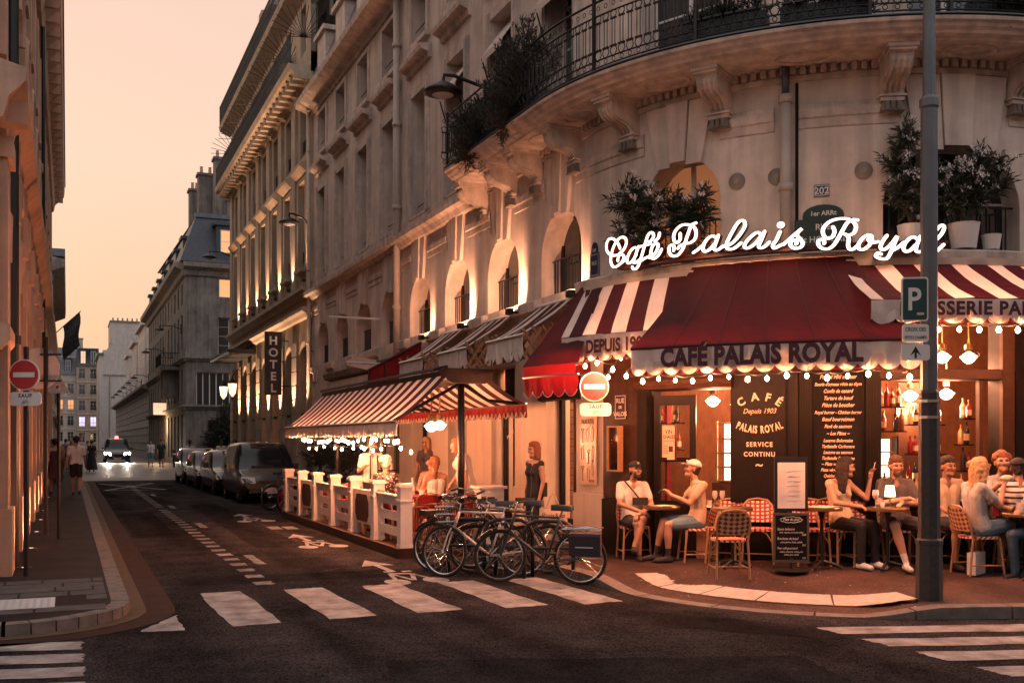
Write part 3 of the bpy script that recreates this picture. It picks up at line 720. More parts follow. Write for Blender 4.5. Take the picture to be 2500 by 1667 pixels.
# -- hotel
ht = thing('hotel_building', 'lit hotel with iron balconies and bright uplights on its piers', 'building', (7.4, 33.8, 0))
HB = [PW(35.0+2.5*k) for k in range(7)]; H0, H1 = PW(51.8), -19.72
ops = []
for s in HB: ops += [(s-.72, s+.72, .3, 5.2, .72), (s-.52, s+.52, 7.7, 10.6, 0), (s-.5, s+.5, 11.5, 13.4, 0), (s-.45, s+.45, 15.0, 16.6, 0)]
b = MB(); facade(b, H0, H1, 0, 17.1, ops, .4, 1.0); wob('wall', b, 'stone_ochre', ht, P)
b = MB(); b.sbox(H0+.1, H1-.1, .55, .65, 0, 17, 4); wob('core', b, 'timber_dark', ht, P)
b = MB(); b.grid([[(H0, 0, 0), (H0, 0, 17.1)], [(H0, 6, 0), (H0, 6, 17.1)]]); wob('wall', b, 'stone_ochre', ht, P)
for k, s in enumerate(HB):
    window(ht, P(s, .34, .3), PR(s), 1.44, 4.9, 2, 4, frame='timber_brown', glass='lit_window_dim' if k in (2, 3) else 'glass_dark')
    window(ht, P(s, .34, 7.7), PR(s), 1.04, 2.9, 2, 4); window(ht, P(s, .34, 11.5), PR(s), 1.0, 1.9, 2, 3); window(ht, P(s, .34, 15.0), PR(s), .9, 1.6, 2, 3)
    q = MB(); q.sweep([(0, 10.8), (-.1, 10.85), (-.28, 11.0), (-.3, 11.1), (0, 11.2)], s-.8, s+.8, 2); wob('pediment', q, 'stone_ochre', ht, P)
    q = MB()
    for x0, x1 in ((-.72, -.52), (.52, .72)): q.sbox(s+x0, s+x1, -.07, 0, 7.6, 10.75, 2)
    q.sbox(s-.52, s+.52, -.07, 0, 10.6, 10.75, 2); wob('window_surround', q, 'stone_ochre', ht, P)
    q = MB(); q.sbox(s-.6, s+.6, -.22, .02, 7.5, 7.62, 2); wob('sill', q, 'stone_ochre', ht, P)
    for z in (7.95, 11.75):
        q = MB()
        for zz in (0, .35): q.tube([(s-.5, .1, z+zz), (s+.5, .1, z+zz)], .02, 4)
        for j in range(8): q.tube([(s-.45+.13*j, .1, z), (s-.45+.13*j, .1, z+.35)], .012, 4)
        wob('window_guard', q, 'iron', ht, P)
# rusticated blocks on the ground-floor piers
for k in range(8):
    s = (HB[0]+1.25) if k == 0 else HB[k-1]-1.25
    for j in range(10):
        q = MB(); w_ = .44 if j % 2 else .40
        q.sbox(s-w_, s+w_, -.07, 0, .25+j*.5, .25+j*.5+.46, 2); wob('stone_block', q, 'stone_ochre', ht, P)
    q = MB(); q.sbox(s-.34, s+.34, -.10, 0, 7.0, 13.9, 9); wob('pilaster', q, 'stone_ochre', ht, P)
bands(ht, P, H0, H1, (5.9, 6.6), 'stone_ochre', .3)
trim_ = MB(); trim_.sweep([(0, 13.6), (-.1, 13.65), (-.2, 13.85), (-.7, 14.0), (-.75, 14.2), (0, 14.22)], H0-.5, H1, 4); wob('cornice', trim_, 'stone_ochre', ht, P)
trim_ = MB(); trim_.sweep([(0, 16.8), (-.1, 16.85), (-.5, 17.05), (-.55, 17.25), (0, 17.27)], H0-.4, H1, 4); wob('cornice', trim_, 'stone_ochre', ht, P)
s = H0
while s < H1:
    q = MB(); q.sbox(s, s+.22, -.6, 0, 13.68, 13.9, 2); wob('bracket', q, 'stone_ochre', ht, P); s += .62
for z, d in ((14.24, .68), (17.3, .5)):
    q = MB()
    for zz in (.05, .9): q.tube([(H0-.3, -d, z+zz), (H1, -d, z+zz)], .03, 5)
    q.tube([(H0-.3, -d, z+.9), (H0-.3, 0, z+.9)], .03, 5); q.tube([(H0-.3, -d, z), (H0-.3, -d, z+.95)], .03, 5)
    rl = wob('railing', q, 'iron_dusty', ht, P)
    bm = MB(); bm.box(-.012, .012, -.012, .012, 0, .9); bm.torus(.07, .012, (.0, 0, .55), 8, 4); BM = bm.mesh('baluster', 'iron_dusty')
    s = H0-.2
    while s < H1: place('baluster', BM, rl, P(s, -d, z), PR(s)); s += .17
# spiked fans between the balconies
fan = MB()
for j in range(15): a = R_(-5+j*13); fan.tube([(0, 0, 0), (0, -1.1*math.cos(a), 1.1*math.sin(a))], .012, 4)
FAN = fan.mesh('spike_fan', 'iron')
for k in range(7): place('spike_fan', FAN, ht, P(HB[k]+1.25, -.25, 15.1), PR(-1))
for z0, zt, y0, y1 in ((17.27, 20.5, .2, 1.2),):
    q = MB(); q.grid([[(H0, y0, z0), (H0, y1, zt), (H0, 5, zt+.8)], [(H1, y0, z0), (H1, y1, zt), (H1, 5, zt+.8)]]); rf2 = wob('roof', q, 'slate', ht, P)
    for s in HB:
        q = MB(); q.box(-.6, .6, -.0, 1.3, 17.3, 19.2); q.box(-.75, .75, -.12, 1.3, 19.2, 19.4); place('dormer', q.mesh('dormer', 'stone_ochre'), rf2, P(s, .2, 0), PR(s))
for s, w_ in ((H0+1.2, 2.2), (H1-1.5, 2.5)):
    q = MB(); q.sbox(s-.4, s+.4, 1.2, 1.2+w_, 19, 22.6, 2); wob('chimney', q, 'stone_ochre', rf2, P)
# uplights on the ledge and lanterns at the door
for k in range(7):
    s = HB[k]+1.25
    for z, e in ((7.02, 480), (2.6, 900)):
        q = MB(); q.sbox(s-.10, s+.10, -.34, -.2, z, z+.10, 2); fx = wob('uplight', q, 'iron', ht, P)
        l = bpy.data.lights.new('uplight_beam', 'SPOT'); l.energy = e*(1.25 if k > 1 else .8); l.color = (1, .56, .33); l.spot_size = R_(62); l.spot_blend = .9; l.shadow_soft_size = .05
        lo = bpy.data.objects.new('uplight_beam', l); COL.objects.link(lo); lo.parent = fx
        lo.location = _wm(fx).inverted() @ Vector(P(s, -.28, z+.13)); lo.rotation_euler = (R_(180), 0, 0)
        lo.rotation_euler = (Vector((.10, 0, 1))).to_track_quat('-Z', 'Y').to_euler()
def lantern(parent, loc, s=1.0):
    q = MB(); q.lathe([(.02, -.5), (.05, -.45), (.14, -.3), (.19, .1), (.05, .14)], 6, (0, 0, 0)); 
    g = place('lantern_glass', q.mesh('lantern_glass', 'lantern_glow'), parent, loc)
    q = MB(); q.lathe([(.22, .1), (.2, .16), (.06, .32), (.02, .45)], 6); q.lathe([(.01, -.6), (.07, -.52), (.03, -.47)], 6)
    for j in range(6): a = j*math.pi/3; q.tube([(.05*math.cos(a), .05*math.sin(a), -.46), (.15*math.cos(a), .15*math.sin(a), -.3), (.2*math.cos(a), .2*math.sin(a), .11)], .012, 4)
    q.tube([(0, 0, .45), (.25, 0, .75), (.55, 0, .5), (.62, 0, -.2)], .02, 5); place('lantern_frame', q.mesh('lantern_frame', 'iron'), g, loc)
    lamp_point('lantern_light', g, loc, 110, (1, .58, .28), .12)
for Y in (49.0, 46.2): lantern(ht, P(PW(Y), -.75, 4.2))
q = MB(); q.sweep([(0, 5.5), (-1.1, 5.5), (-1.2, 5.56), (-1.2, 5.66), (0, 5.7)], PW(50.5), PW(44.5), 6); wob('door_canopy', q, 'iron', ht, P)
# hotel blade sign
hs = thing('hotel_sign', 'black vertical blade sign with white letters spelling HOTEL', 'sign', P(PW(37.6), -.55, 4.6), 0)
q = MB(); q.box(-.30, .30, -.06, .06, -1.15, 1.15); ob('panel', q, 'black_plastic', hs)
q = MB()
for k, ch in enumerate('HOTEL'): text(q, ch, 0, -.066, .68-k*.43, .42, bold=.012)
ob('lettering', q, 'chalk', hs)
q = MB(); q.box(.3, .6, -.02, .02, .8, .84); q.box(.3, .6, -.02, .02, -.84, -.8); ob('bracket', q, 'iron', hs)
# -- dark building with mansard
gb = thing('mansard_building', 'grey weathered stone building with slate mansard and chimney stacks', 'building', (7.4, 73, 0))
fnG = lambda x, y, z: (x, 73+y, z)
fnS = lambda s, y, z: (7.4+y, s, z)
b = MB(); facade(b, 7.4, 24, 0, 13.6, [(8.1, 13.0, 4.05, 6.5, 0), (9.55, 11.05, 7.75, 10.3, 0), (9.6, 11.2, 11.7, 13.0, 0)], .3, 3); wob('wall', b, 'stone_old', gb, fnG)
gs = [PW(75.5+2.6*k) for k in range(13)]
b = MB(); ops = []
for s in gs: ops += [(s-.6, s+.6, .5, 3.6, 0), (s-.5, s+.5, 4.6, 6.8, 0), (s-.5, s+.5, 8.2, 10.6, 0), (s-.45, s+.45, 11.3, 12.8, 0)]
facade(b, PW(108), PW(73), 0, 13.6, ops, .35, 2); wob('wall', b, 'stone_old', gb, P)
b = MB(); b.sbox(PW(107.5), PW(73.6), .5, .6, 0, 13.4, 6); wob('core', b, 'timber_dark', gb, P)
for k, s in enumerate(gs):
    for z, h in ((4.6, 2.2), (8.2, 2.4), (11.3, 1.5)): window(gb, P(s, .3, z), PR(s), 1.0, h, 2, 3, glass='lit_window' if (k, z) in ((3, 11.3), (5, 8.2)) else 'glass_dark')
window(gb, fnG(10.3, .25, 7.75), 0, 1.5, 2.55, 2, 4, frame='stone_pale')
window(gb, fnG(10.55, .2, 4.05), 0, 4.9, 2.45, 11, 1, frame='white_frame')
window(gb, fnG(10.4, .2, 11.7), 0, 1.6, 1.3, 2, 1, glass='lit_window')
q = MB(); q.sbox(8.9, 12.5, -.12, 0, .2, 3.2, 9); wob('dark_gateway', q, 'timber_dark', gb, fnG)
for fn, a, c in ((fnG, 7.2, 24), (P, PW(108), PW(72.8))):
    bands(gb, fn, a, c, (3.9, 7.2), 'stone_old', .3, 6)
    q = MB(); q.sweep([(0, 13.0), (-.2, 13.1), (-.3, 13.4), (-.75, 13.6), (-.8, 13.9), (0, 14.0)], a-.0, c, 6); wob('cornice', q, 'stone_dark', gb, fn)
q = MB()
q.face([(7.0, 72.6, 14.0), (24, 72.6, 14), (24, 74.0, 17.4), (8.2, 74.0, 17.4)]); q.face([(7.0, 108, 14), (7.0, 72.6, 14), (8.2, 74, 17.4), (8.2, 108, 17.4)]); q.face([(8.2, 74, 17.4), (24, 74, 17.4), (24, 108, 18.5), (8.2, 108, 18.5)])
rf3 = wob('roof', q, 'slate', gb)
q = MB(); q.sweep([(0, 17.3), (-.15, 17.3), (-.15, 17.6), (0, 17.6)], 8.1, 24, 20); wob('ridge_band', q, 'zinc', rf3, lambda x, y, z: (x, 74+y, z))
for x0, x1, y0, y1, z1 in ((8.7, 9.8, 77, 78, 21.0), (9.6, 16, 75.2, 76.2, 21.8), (8.4, 9.2, 80, 81, 20.5), (10.4, 12.0, 74.4, 75.0, 18.8), (16, 20, 80, 81, 21)):
    q = MB(); q.box(x0, x1, y0, y1, 15, z1); q.box(x0-.1, x1+.1, y0-.1, y1+.1, z1, z1+.18); ch = wob('chimney', q, 'stone_old', rf3)
    n = max(2, int((x1-x0)/.55))
    for j in range(n):
        q = MB(); q.lathe([(.13, 0), (.1, .5), (.13, .55)], 8, (x0+.25+(x1-x0-.5)*j/max(1, n-1), (y0+y1)/2, z1+.18)); wob('chimney_pot', q, 'stone_red', ch)
q = MB(); q.box(9.4, 11.4, 72.7, 75, 14.2, 16.6); q.sweep([(72.5, 16.6), (72.5, 16.8), (75, 17.0), (75, 16.6)], 9.2, 11.6, 1); dm = wob('dormer', q, 'slate', rf3)
window(dm, (10.4, 72.66, 14.7), 0, 1.5, 1.6, 2, 2, glass='lit_window')
for k, s in enumerate(gs[::2]):
    q = MB(); q.box(-.6, .6, -.1, 1.2, 14.1, 15.9); q.box(-.75, .75, -.25, 1.2, 15.9, 16.1); place('dormer', q.mesh('dormer', 'slate'), rf3, P(s, .1, 0), PR(s))
# scrolled balcony on its street side
q = MB(); q.sbox(PW(82), PW(77.5), -1.3, 0, 6.9, 7.15, 5)
q.prism([(PW(81), 6.9), (PW(81), 4.9), (PW(80.4), 4.9), (PW(80.4), 6.9)], -1.0, 0); q.prism([(PW(79), 6.9), (PW(79), 4.9), (PW(78.4), 4.9), (PW(78.4), 6.9)], -1.0, 0)
bb = wob('balcony', q, 'stone_old', gb, P)
q = MB()
for z in (7.2, 8.1): q.tube([(PW(82), 0, z), (PW(82), -1.25, z), (PW(77.5), -1.25, z), (PW(77.5), 0, z)], .03, 5)
for j in range(28): q.tube([(PW(82)+j*.165, -1.25, 7.2), (PW(82)+j*.165, -1.25, 8.1)], .014, 4)
for j in range(8): q.tube([(PW(77.5), -1.25+j*.16, 7.2), (PW(77.5), -1.25+j*.16, 8.1)], .014, 4)
wob('railing', q, 'iron', bb, P)
# lit shop lantern box low on this wall
q = MB(); q.box(-.5, .5, -.12, .12, 0, .95); sb = place('light_box', q.mesh('light_box', 'lit_window_pale'), gb, (6.9, 88, 3.9), R_(10)); lamp_point('shop_glow', gb, (6.7, 87.2, 3.0), 240, (1, .6, .3), .3)
# -- long low building with lamps
lb = thing('low_building', 'long low rusticated stone building with a row of lamps under its cornice', 'building', (7.4, 108, 0))
ls = [PW(110+3.2*k) for k in range(23)]
ops = []
for s in ls: ops += [(s-.55, s+.55, 4.0, 6.3, 0), (s-.6, s+.6, .8, 3.2, 0)]
b = MB(); facade(b, PW(184), PW(108.02), 0, 7.0, ops, .35, 4); wob('wall', b, 'stone_pale', lb, P)
b = MB(); b.sbox(PW(183.5), PW(109), .5, .6, 0, 6.9, 20); wob('core', b, 'timber_dark', lb, P)
for j in range(1, 9):
    q = MB(); q.sbox(PW(184), PW(108), -.03, .0, j*.8-.05, j*.8, 80); wob('course', q, 'stone_old', lb, P)
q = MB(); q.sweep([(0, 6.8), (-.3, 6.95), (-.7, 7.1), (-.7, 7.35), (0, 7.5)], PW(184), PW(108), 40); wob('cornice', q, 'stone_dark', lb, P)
for k, (y0, y1, zt) in enumerate(((112, 122, 15.5), (126, 138, 15.2), (142, 152, 14.5), (158, 166, 14))):
    q = MB(); q.box(8.2, 16, y0, y1, 7, zt); q.box(7.8, 16, y0-.3, y1+.3, zt, zt+.5); pv = wob('pavilion', q, 'stone_pale', lb)
    for j in range(3):
        for z in (8.4, 11.6): window(pv, (8.17, y0+2+j*3.2, z), -math.pi/2, 1.2, 2.2, 2, 3)
    for j in range(2):
        for z in (8.4, 11.6): window(pv, (10+j*2.4, y0-.03, z), 0, 1.1, 2.2, 2, 3)
for k in range(9):
    q = MB(); q.box(8.2, 9.4, 110+k*8, 110.2+k*8, 7.3, 9.5) if False else q.box(8.2, 12, 108.2+k*8.4, 108.4+k*8.4, 7.4, 9.0); wob('parapet', q, 'stone_pale', lb)
for k in range(7): window(lb, (7.38, 184.1, 0.1), 0, .1, .1, 1, 1) if False else None
# -- pale blank gable and the houses closing the street
def simple_house(name, label, x0, x1, Y, depth, z1, m, cols, floors, zf, lit=(), w=1.1, h=1.9, roof=None, roofm='slate', side=True):
    t = thing(name, label, 'building', ((x0+x1)/2, Y, 0))
    ops = []; cx = [x0+(x1-x0)*(k+.5)/cols for k in range(cols)] if cols else []
    for x in cx:
        for f in range(floors): ops.append((x-w/2, x+w/2, zf+f*3.1, zf+f*3.1+h, 0))
    fn = lambda x, y, z: (x, Y+y, z)
    b = MB(); facade(b, x0, x1, 0, z1, ops, .3, 50); wob('wall', b, m, t, fn)
    b = MB(); b.box(x0, x1, Y+.45, Y+depth, 0, z1); wob('body', b, m, t)
    for i, x in enumerate(cx):
        for f in range(floors):
            g = 'glass_dark'
            for (a, c_, gl) in lit:
                if a == i and c_ == f: g = gl
            window(t, (x, Y+.25, zf+f*3.1), 0, w, h, 2, 3, glass=g)
            q = MB(); q.box(x-w/2-.1, x+w/2+.1, Y-.12, Y+.02, zf+f*3.1-.15, zf+f*3.1); wob('sill', q, 'stone_pale', t)
            if f > 0:
                q = MB()
                for zz in (.1, .8): q.box(x-w/2, x+w/2, Y-.1, Y-.06, zf+f*3.1+zz, zf+f*3.1+zz+.05)
                for j in range(7): xx = x-w/2+w*j/6; q.box(xx-.015, xx+.015, Y-.1, Y-.06, zf+f*3.1+.1, zf+f*3.1+.8)
                wob('window_guard', q, 'iron', t)
    for f in range(1, floors+1):
        q = MB(); q.box(x0, x1, Y-.12, Y, zf+f*3.1-.75, zf+f*3.1-.55); wob('band', q, 'stone_trim', t)
    if roof:
        q = MB(); q.face([(x0, Y-.3, z1), (x1, Y-.3, z1), (x1, Y+1.2, z1+roof), (x0, Y+1.2, z1+roof)]); q.face([(x0, Y+1.2, z1+roof), (x1, Y+1.2, z1+roof), (x1, Y+depth, z1+roof+.5), (x0, Y+depth, z1+roof+.5)])
        q.face([(x0, Y-.3, z1), (x0, Y+1.2, z1+roof), (x0, Y+depth, z1+roof+.5), (x0, Y+depth, z1)]); q.face([(x1, Y-.3, z1), (x1, Y+depth, z1), (x1, Y+depth, z1+roof+.5), (x1, Y+1.2, z1+roof)])
        r = wob('roof', q, roofm, t)
        for x in (x0+(x1-x0)*.3, x0+(x1-x0)*.75):
            q = MB(); q.box(x-.6, x+.6, Y-.1, Y+1.5, z1+.3, z1+roof-.4); q.box(x-.75, x+.75, Y-.2, Y+1.5, z1+roof-.4, z1+roof-.2); d = wob('dormer', q, 'slate', r)
            window(d, (x, Y-.15, z1+.5), 0, .9, roof-1.2, 2, 2, glass='lit_window_pale' if x < (x0+x1)/2 and lit else 'glass_dark')
        q = MB(); q.box(x0+.2, x0+1.2, Y+2, Y+3, z1, z1+roof+1.8); q.box(x0+.1, x0+1.3, Y+1.9, Y+3.1, z1+roof+1.8, z1+roof+2); wob('chimney', q, m, r)
    return t
simple_house('cream_house', 'cream house with slate attic and lit windows closing the street', 1.55, 5.6, 215, 12, 16.2, 'stone_ochre', 2, 5, 1.4, ((0, 1, 'lit_window_mauve'), (1, 1, 'lit_window_mauve')), roof=3.6)
simple_house('white_house', 'white plastered house with orange-lit windows closing the street', -4.2, 1.5, 216, 12, 14.6, 'stone_pale', 3, 4, 1.6, ((1, 2, 'lit_window'), (2, 2, 'lit_window'), (0, 2, 'lit_window')), roof=3.4, roofm='zinc')
simple_house('grey_house', 'distant grey house peeping over the street end', -9, 3, 236, 10, 19.5, 'stone_pale', 0, 0, 0, roof=2.0, roofm='zinc')
pg = thing('pale_house', 'tall pale house with a blank windowless gable wall', 'building', (8, 190, 0))
q = MB(); q.face([(5.6, 190, 0), (13.5, 190, 0), (13.5, 190, 17.5), (11.5, 190, 20.4), (8.0, 190, 20.4), (5.6, 190, 16.5)]); q.box(5.0, 5.6, 190.02, 206, 0, 16.5); q.box(5.6, 13.5, 190.02, 206, 0, 17.4)
wob('wall', q, 'stone_pale', pg); q = MB(); q.box(6.9, 11.8, 193, 203, 19, 22.6); up = wob('upper_wall', q, 'stone_pale', pg)
q = MB(); q.box(6.8, 12, 192.8, 203.2, 22.6, 22.9); 
for j in range(6): q.lathe([(.14, 22.9), (.12, 23.6)], 6, (7.4+j*.8, 195, 0))
wob('chimney_stack', q, 'stone_dark', pg)
q = MB(); q.box(4.6, 5.7, 189.7, 206, 16.5, 16.9); wob('cornice', q, 'zinc', pg)
q = MB(); q.box(5.62, 13.5, 189.85, 190, 13.0, 13.2); q.box(6.6, 6.75, 189.85, 190, 0, 13); wob('wall_band', q, 'stone_dark', pg)
for f in range(4):
    for j in range(4): window(pg, (4.97, 192+j*3.4, 2+f*3.3), -math.pi/2, 1.1, 1.9, 2, 3, glass='glass_dark')
# -- left-hand side of the street
lbu = thing('left_building', 'orange-lit arcaded stone building with deep wooden eaves on the left pavement', 'building', (XL, 14, 0))
LY = [16.0+3.1*k for k in range(14)]
ops = []
for s in LY: ops += [(s-.75, s+.75, .9, 4.9, .75), (s-.6, s+.6, 6.9, 9.3, .6), (s-.5, s+.5, 10.6, 12.4, 0)]
b = MB(); facade(b, 13.9, 59.5, 0, 14.6, ops, .4, 2.5); wob('wall', b, 'stone_red', lbu, PL)
b = MB(); b.sbox(14, 59.4, .5, .6, 0, 14.5, 20); wob('core', b, 'timber_dark', lbu, PL)
b = MB(); b.grid([[(XL, 13.9, 0), (XL, 13.9, 14.6)], [(-14, 13.9, 0), (-14, 13.9, 14.6)]]); wob('wall', b, 'stone_red', lbu)
b = MB(); b.grid([[(XL, 59.5, 0), (XL, 59.5, 15)], [(-14, 59.5, 0), (-14, 59.5, 15)]]); wob('wall', b, 'stone_red', lbu)
for s in LY:
    for z, h, w_ in ((.9, 4.0, 1.5), (6.9, 2.4, 1.2), (10.6, 1.8, 1.0)): window(lbu, PL(s, .34, z), math.pi/2, w_, h, 2, 4, frame='timber_brown')
    q = MB()
    for x in (-1.55,): q.sbox(s+x-.32, s+x+.32, -.12, 0, .0, 5.5, 3); q.sbox(s+x-.38, s+x+.38, -.17, 0, 0, .95, 3); q.sbox(s+x-.38, s+x+.38, -.18, 0, 5.3, 5.55, 3)
    wob('pilaster', q, 'stone_red', lbu, PL)
    q = MB(); q.sbox(s-1.55-.26, s-1.55+.26, -.10, 0, 6.6, 12.9, 9); q.sbox(s-1.55-.32, s-1.55+.32, -.15, 0, 9.6, 9.85, 9); wob('pilaster', q, 'stone_red', lbu, PL)
    q = MB(); q.tube([(s+.86*math.cos(t*math.pi/12), -.03, 8.7+.86*math.sin(t*math.pi/12)) for t in range(13)], .10, 6); wob('arch_moulding', q, 'stone_red', lbu, PL)
    q = MB(); q.tube([(s+.95*math.cos(t*math.pi/12), -.03, 4.15+.95*math.sin(t*math.pi/12)) for t in range(13)], .10, 6); wob('arch_moulding', q, 'stone_red', lbu, PL)
    q = MB(); q.sbox(s-.18, s+.18, -.2, 0, 4.85, 5.5, 2); wob('keystone', q, 'stone_red', lbu, PL)
fnF = lambda x, y, z: (x, 13.9+y, z)
q = MB(); q.sweep([(0, 5.6), (-.1, 5.65), (-.16, 5.9), (-.34, 6.1), (-.36, 6.25), (0, 6.35)], 13.54, 59.5, 15); wob('band', q, 'stone_red', lbu, PL)
q = MB(); q.sweep([(0, 5.6), (-.1, 5.65), (-.16, 5.9), (-.34, 6.1), (-.362, 6.252), (0, 6.352)], -14, XL+.36, 15); wob('band', q, 'stone_red', lbu, fnF)
q = MB(); q.sweep([(0, 13.9), (-.12, 13.95), (-.2, 14.3), (-.62, 14.75), (-.66, 15.05), (0, 15.3)], -14, XL+.66, 15); wob('eaves', q, 'stone_red', lbu, fnF)
q = MB(); q.sweep([(0, 2.9), (-.06, 2.92), (-.16, 3.05), (-.16, 3.2), (0, 3.25)], 13.8, 16.0-.9, 3); wob('band', q, 'stone_red', lbu, PL)
q = MB(); q.sweep([(0, 13.9), (-.12, 13.95), (-.2, 14.3), (-.62, 14.75), (-.66, 15.05), (0, 15.3)], 13.2, 59.7, 15); wob('eaves', q, 'stone_red', lbu, PL)
q = MB(); q.sbox(13.2, 59.7, -.70, 1, 15.3, 15.42, 15); wob('roof_edge', q, 'slate', lbu, PL)
for k in range(40):
    q = MB(); q.sbox(14+k*1.15, 14.16+k*1.15, -.58, 0, 14.3, 14.62, 2); wob('eaves_bracket', q, 'stone_red', lbu, PL)
q = MB(); q.tube([PL(15.4, -.10, z) for z in (.1, 1.5, 4, 8, 13.9)], .095, 8)
for z in (3.1, 6.2, 9): q.tube([PL(15.4, -.10, z), PL(15.4, -.10, z+.12)], .125, 8)
wob('drain_pipe', q, 'iron', lbu)
q = MB(); q.tube([PL(33.0, -.14, z) for z in (4.5, 8, 13.9)], .07, 6); wob('drain_pipe', q, 'iron', lbu)
l2 = thing('far_left_building', 'pale stone building with zinc cornice further up the left pavement', 'building', (-1.2, 75, 0))
ops = []; ly2 = [77+3*k for k in range(10)]
for s in ly2: ops += [(s-.55, s+.55, z, z+2.0, 0) for z in (.8, 4.4, 7.6, 10.6)]
fn2 = lambda s, y, z: (-1.1-y, s, z)
b = MB(); facade(b, 75, 106, 0, 13.4, ops, .35, 4); wob('wall', b, 'stone', l2, fn2)
b = MB(); b.sbox(75.2, 105.8, .5, .6, 0, 13.3, 40); wob('core', b, 'timber_dark', l2, fn2)
b = MB(); b.box(-14, -1.12, 75, 75.1, 0, 13.4); b.box(-14, -1.12, 105.9, 106, 0, 13.4); wob('end_wall', b, 'stone', l2)
for s in ly2:
    for z in (.8, 4.4, 7.6, 10.6): window(l2, fn2(s, .3, z), math.pi/2, 1.1, 2.0, 2, 3)
bands(l2, fn2, 75, 106, (3.6, 6.9, 9.9), 'stone_trim', .3, 20)
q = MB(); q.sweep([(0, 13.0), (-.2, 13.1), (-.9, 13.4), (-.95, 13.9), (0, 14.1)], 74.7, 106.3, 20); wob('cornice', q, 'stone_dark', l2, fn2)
q = MB(); q.sbox(74.7, 106.3, -.95, 3, 14.1, 14.6, 20); wob('roof_edge', q, 'zinc', l2, fn2)
l3 = thing('furthest_left_building', 'shadowed stone building with balconies near the street end', 'building', (-1.6, 107, 0))
ops = []; ly3 = [110+3.2*k for k in range(28)]
for s in ly3: ops += [(s-.55, s+.55, z, z+2.0, 0) for z in (.8, 4.4, 7.6, 10.6)]
fn3 = lambda s, y, z: (-1.5-y, s, z)
b = MB(); facade(b, 107, 200, 0, 13.4, ops, .35, 6); wob('wall', b, 'stone_pale', l3, fn3)
b = MB(); b.sbox(107.2, 199.8, .5, .6, 0, 13.3, 40); wob('core', b, 'timber_dark', l3, fn3)
b = MB(); b.box(-14, -1.52, 107, 107.1, 0, 13.4); wob('end_wall', b, 'stone_pale', l3)
for s in ly3[:14]:
    for z in (.8, 4.4, 7.6, 10.6): window(l3, fn3(s, .3, z), math.pi/2, 1.1, 2.0, 2, 3)
bands(l3, fn3, 107, 200, (3.6, 6.9, 9.9, 13), 'stone_trim', .4, 40)

l4 = thing('recessed_left_building', 'ochre stone building set back between the left-hand houses', 'building', (-1.9, 67, 0))
fn4 = lambda s, y, z: (-1.75-y, s, z)
ops = []
for s in (61.5, 64.5, 67.5, 70.5, 73.3): ops += [(s-.5, s+.5, z, z+2.0, 0) for z in (.8, 4.4, 7.6, 10.8)]
b = MB(); facade(b, 59.5, 75, 0, 14.2, ops, .35, 4); wob('wall', b, 'stone_ochre', l4, fn4); b = MB(); b.sbox(59.6, 74.9, .5, .6, 0, 14, 40); wob('core', b, 'timber_dark', l4, fn4)
for s in (61.5, 64.5, 67.5, 70.5, 73.3):
    for z in (.8, 4.4, 7.6, 10.8): window(l4, fn4(s, .3, z), math.pi/2, 1.0, 2.0, 2, 3)
    q = MB(); q.sbox(s-.7, s+.7, -.3, 0, 13.0, 13.3, 2); wob('sill', q, 'stone_ochre', l4, fn4)
bands(l4, fn4, 59.5, 75, (3.6, 7, 10.2, 13.8), 'stone_ochre', .35, 20)

# uplights let into the left pavement, washing the arcaded building
for k in range(7):
    Y = LY[k]-1.55 if k else 14.9
    fx = thing('ground_uplight', 'small round pavement uplight under the %s pilaster of the left arcade' % ('first', 'second', 'third', 'fourth', 'fifth', 'sixth', 'seventh')[k], 'lamp', (-.52, Y+.0, .122), 0, 'pavement uplights')
    q = MB(); q.lathe([(.09, 0), (.09, .012), (.07, .014)], 14); ob('ring', q, 'cast_iron', fx); q = MB(); q.lathe([(.066, .013), (.001, .015)], 14); ob('lens', q, 'lantern_glow', fx)
    l = bpy.data.lights.new('wash', 'SPOT'); l.energy = 420; l.color = (1, .34, .16); l.spot_size = R_(58); l.spot_blend = .9; l.shadow_soft_size = .06
    lo = bpy.data.objects.new('wash', l); COL.objects.link(lo); lo.parent = fx; lo.location = (0, 0, .05); lo.rotation_euler = Vector((-.2, .1, 1)).to_track_quat('-Z', 'Y').to_euler()

# -- unseen houses added behind the viewpoint to keep half the sky off the junction
op = thing('sky_block_houses', 'unseen low stone houses added behind the viewpoint to hold back sky light', 'building', (0, -6.5, 0))
ox = [-38+3.2*k for k in range(25)]; ops = []
for x in ox: ops += [(x-.6, x+.6, z, z+2.1, 0) for z in (.8, 4.6, 7.8)]
fno = lambda s, y, z: (-s, -6.5-y, z)
b = MB(); facade(b, -40, 40, 0, 11, ops, .3, 4); wob('wall', b, 'stone', op, fno); b = MB(); b.sbox(-40, 40, .45, .6, 0, 11, 40); wob('core', b, 'timber_dark', op, fno)
for x in ox:
    for z in (.8, 4.6, 7.8): window(op, fno(x, .26, z), math.pi, 1.2, 2.1, 2, 3)
bands(op, fno, -40, 40, (4.0, 7.2, 10.6), 'stone_trim', .35, 40)
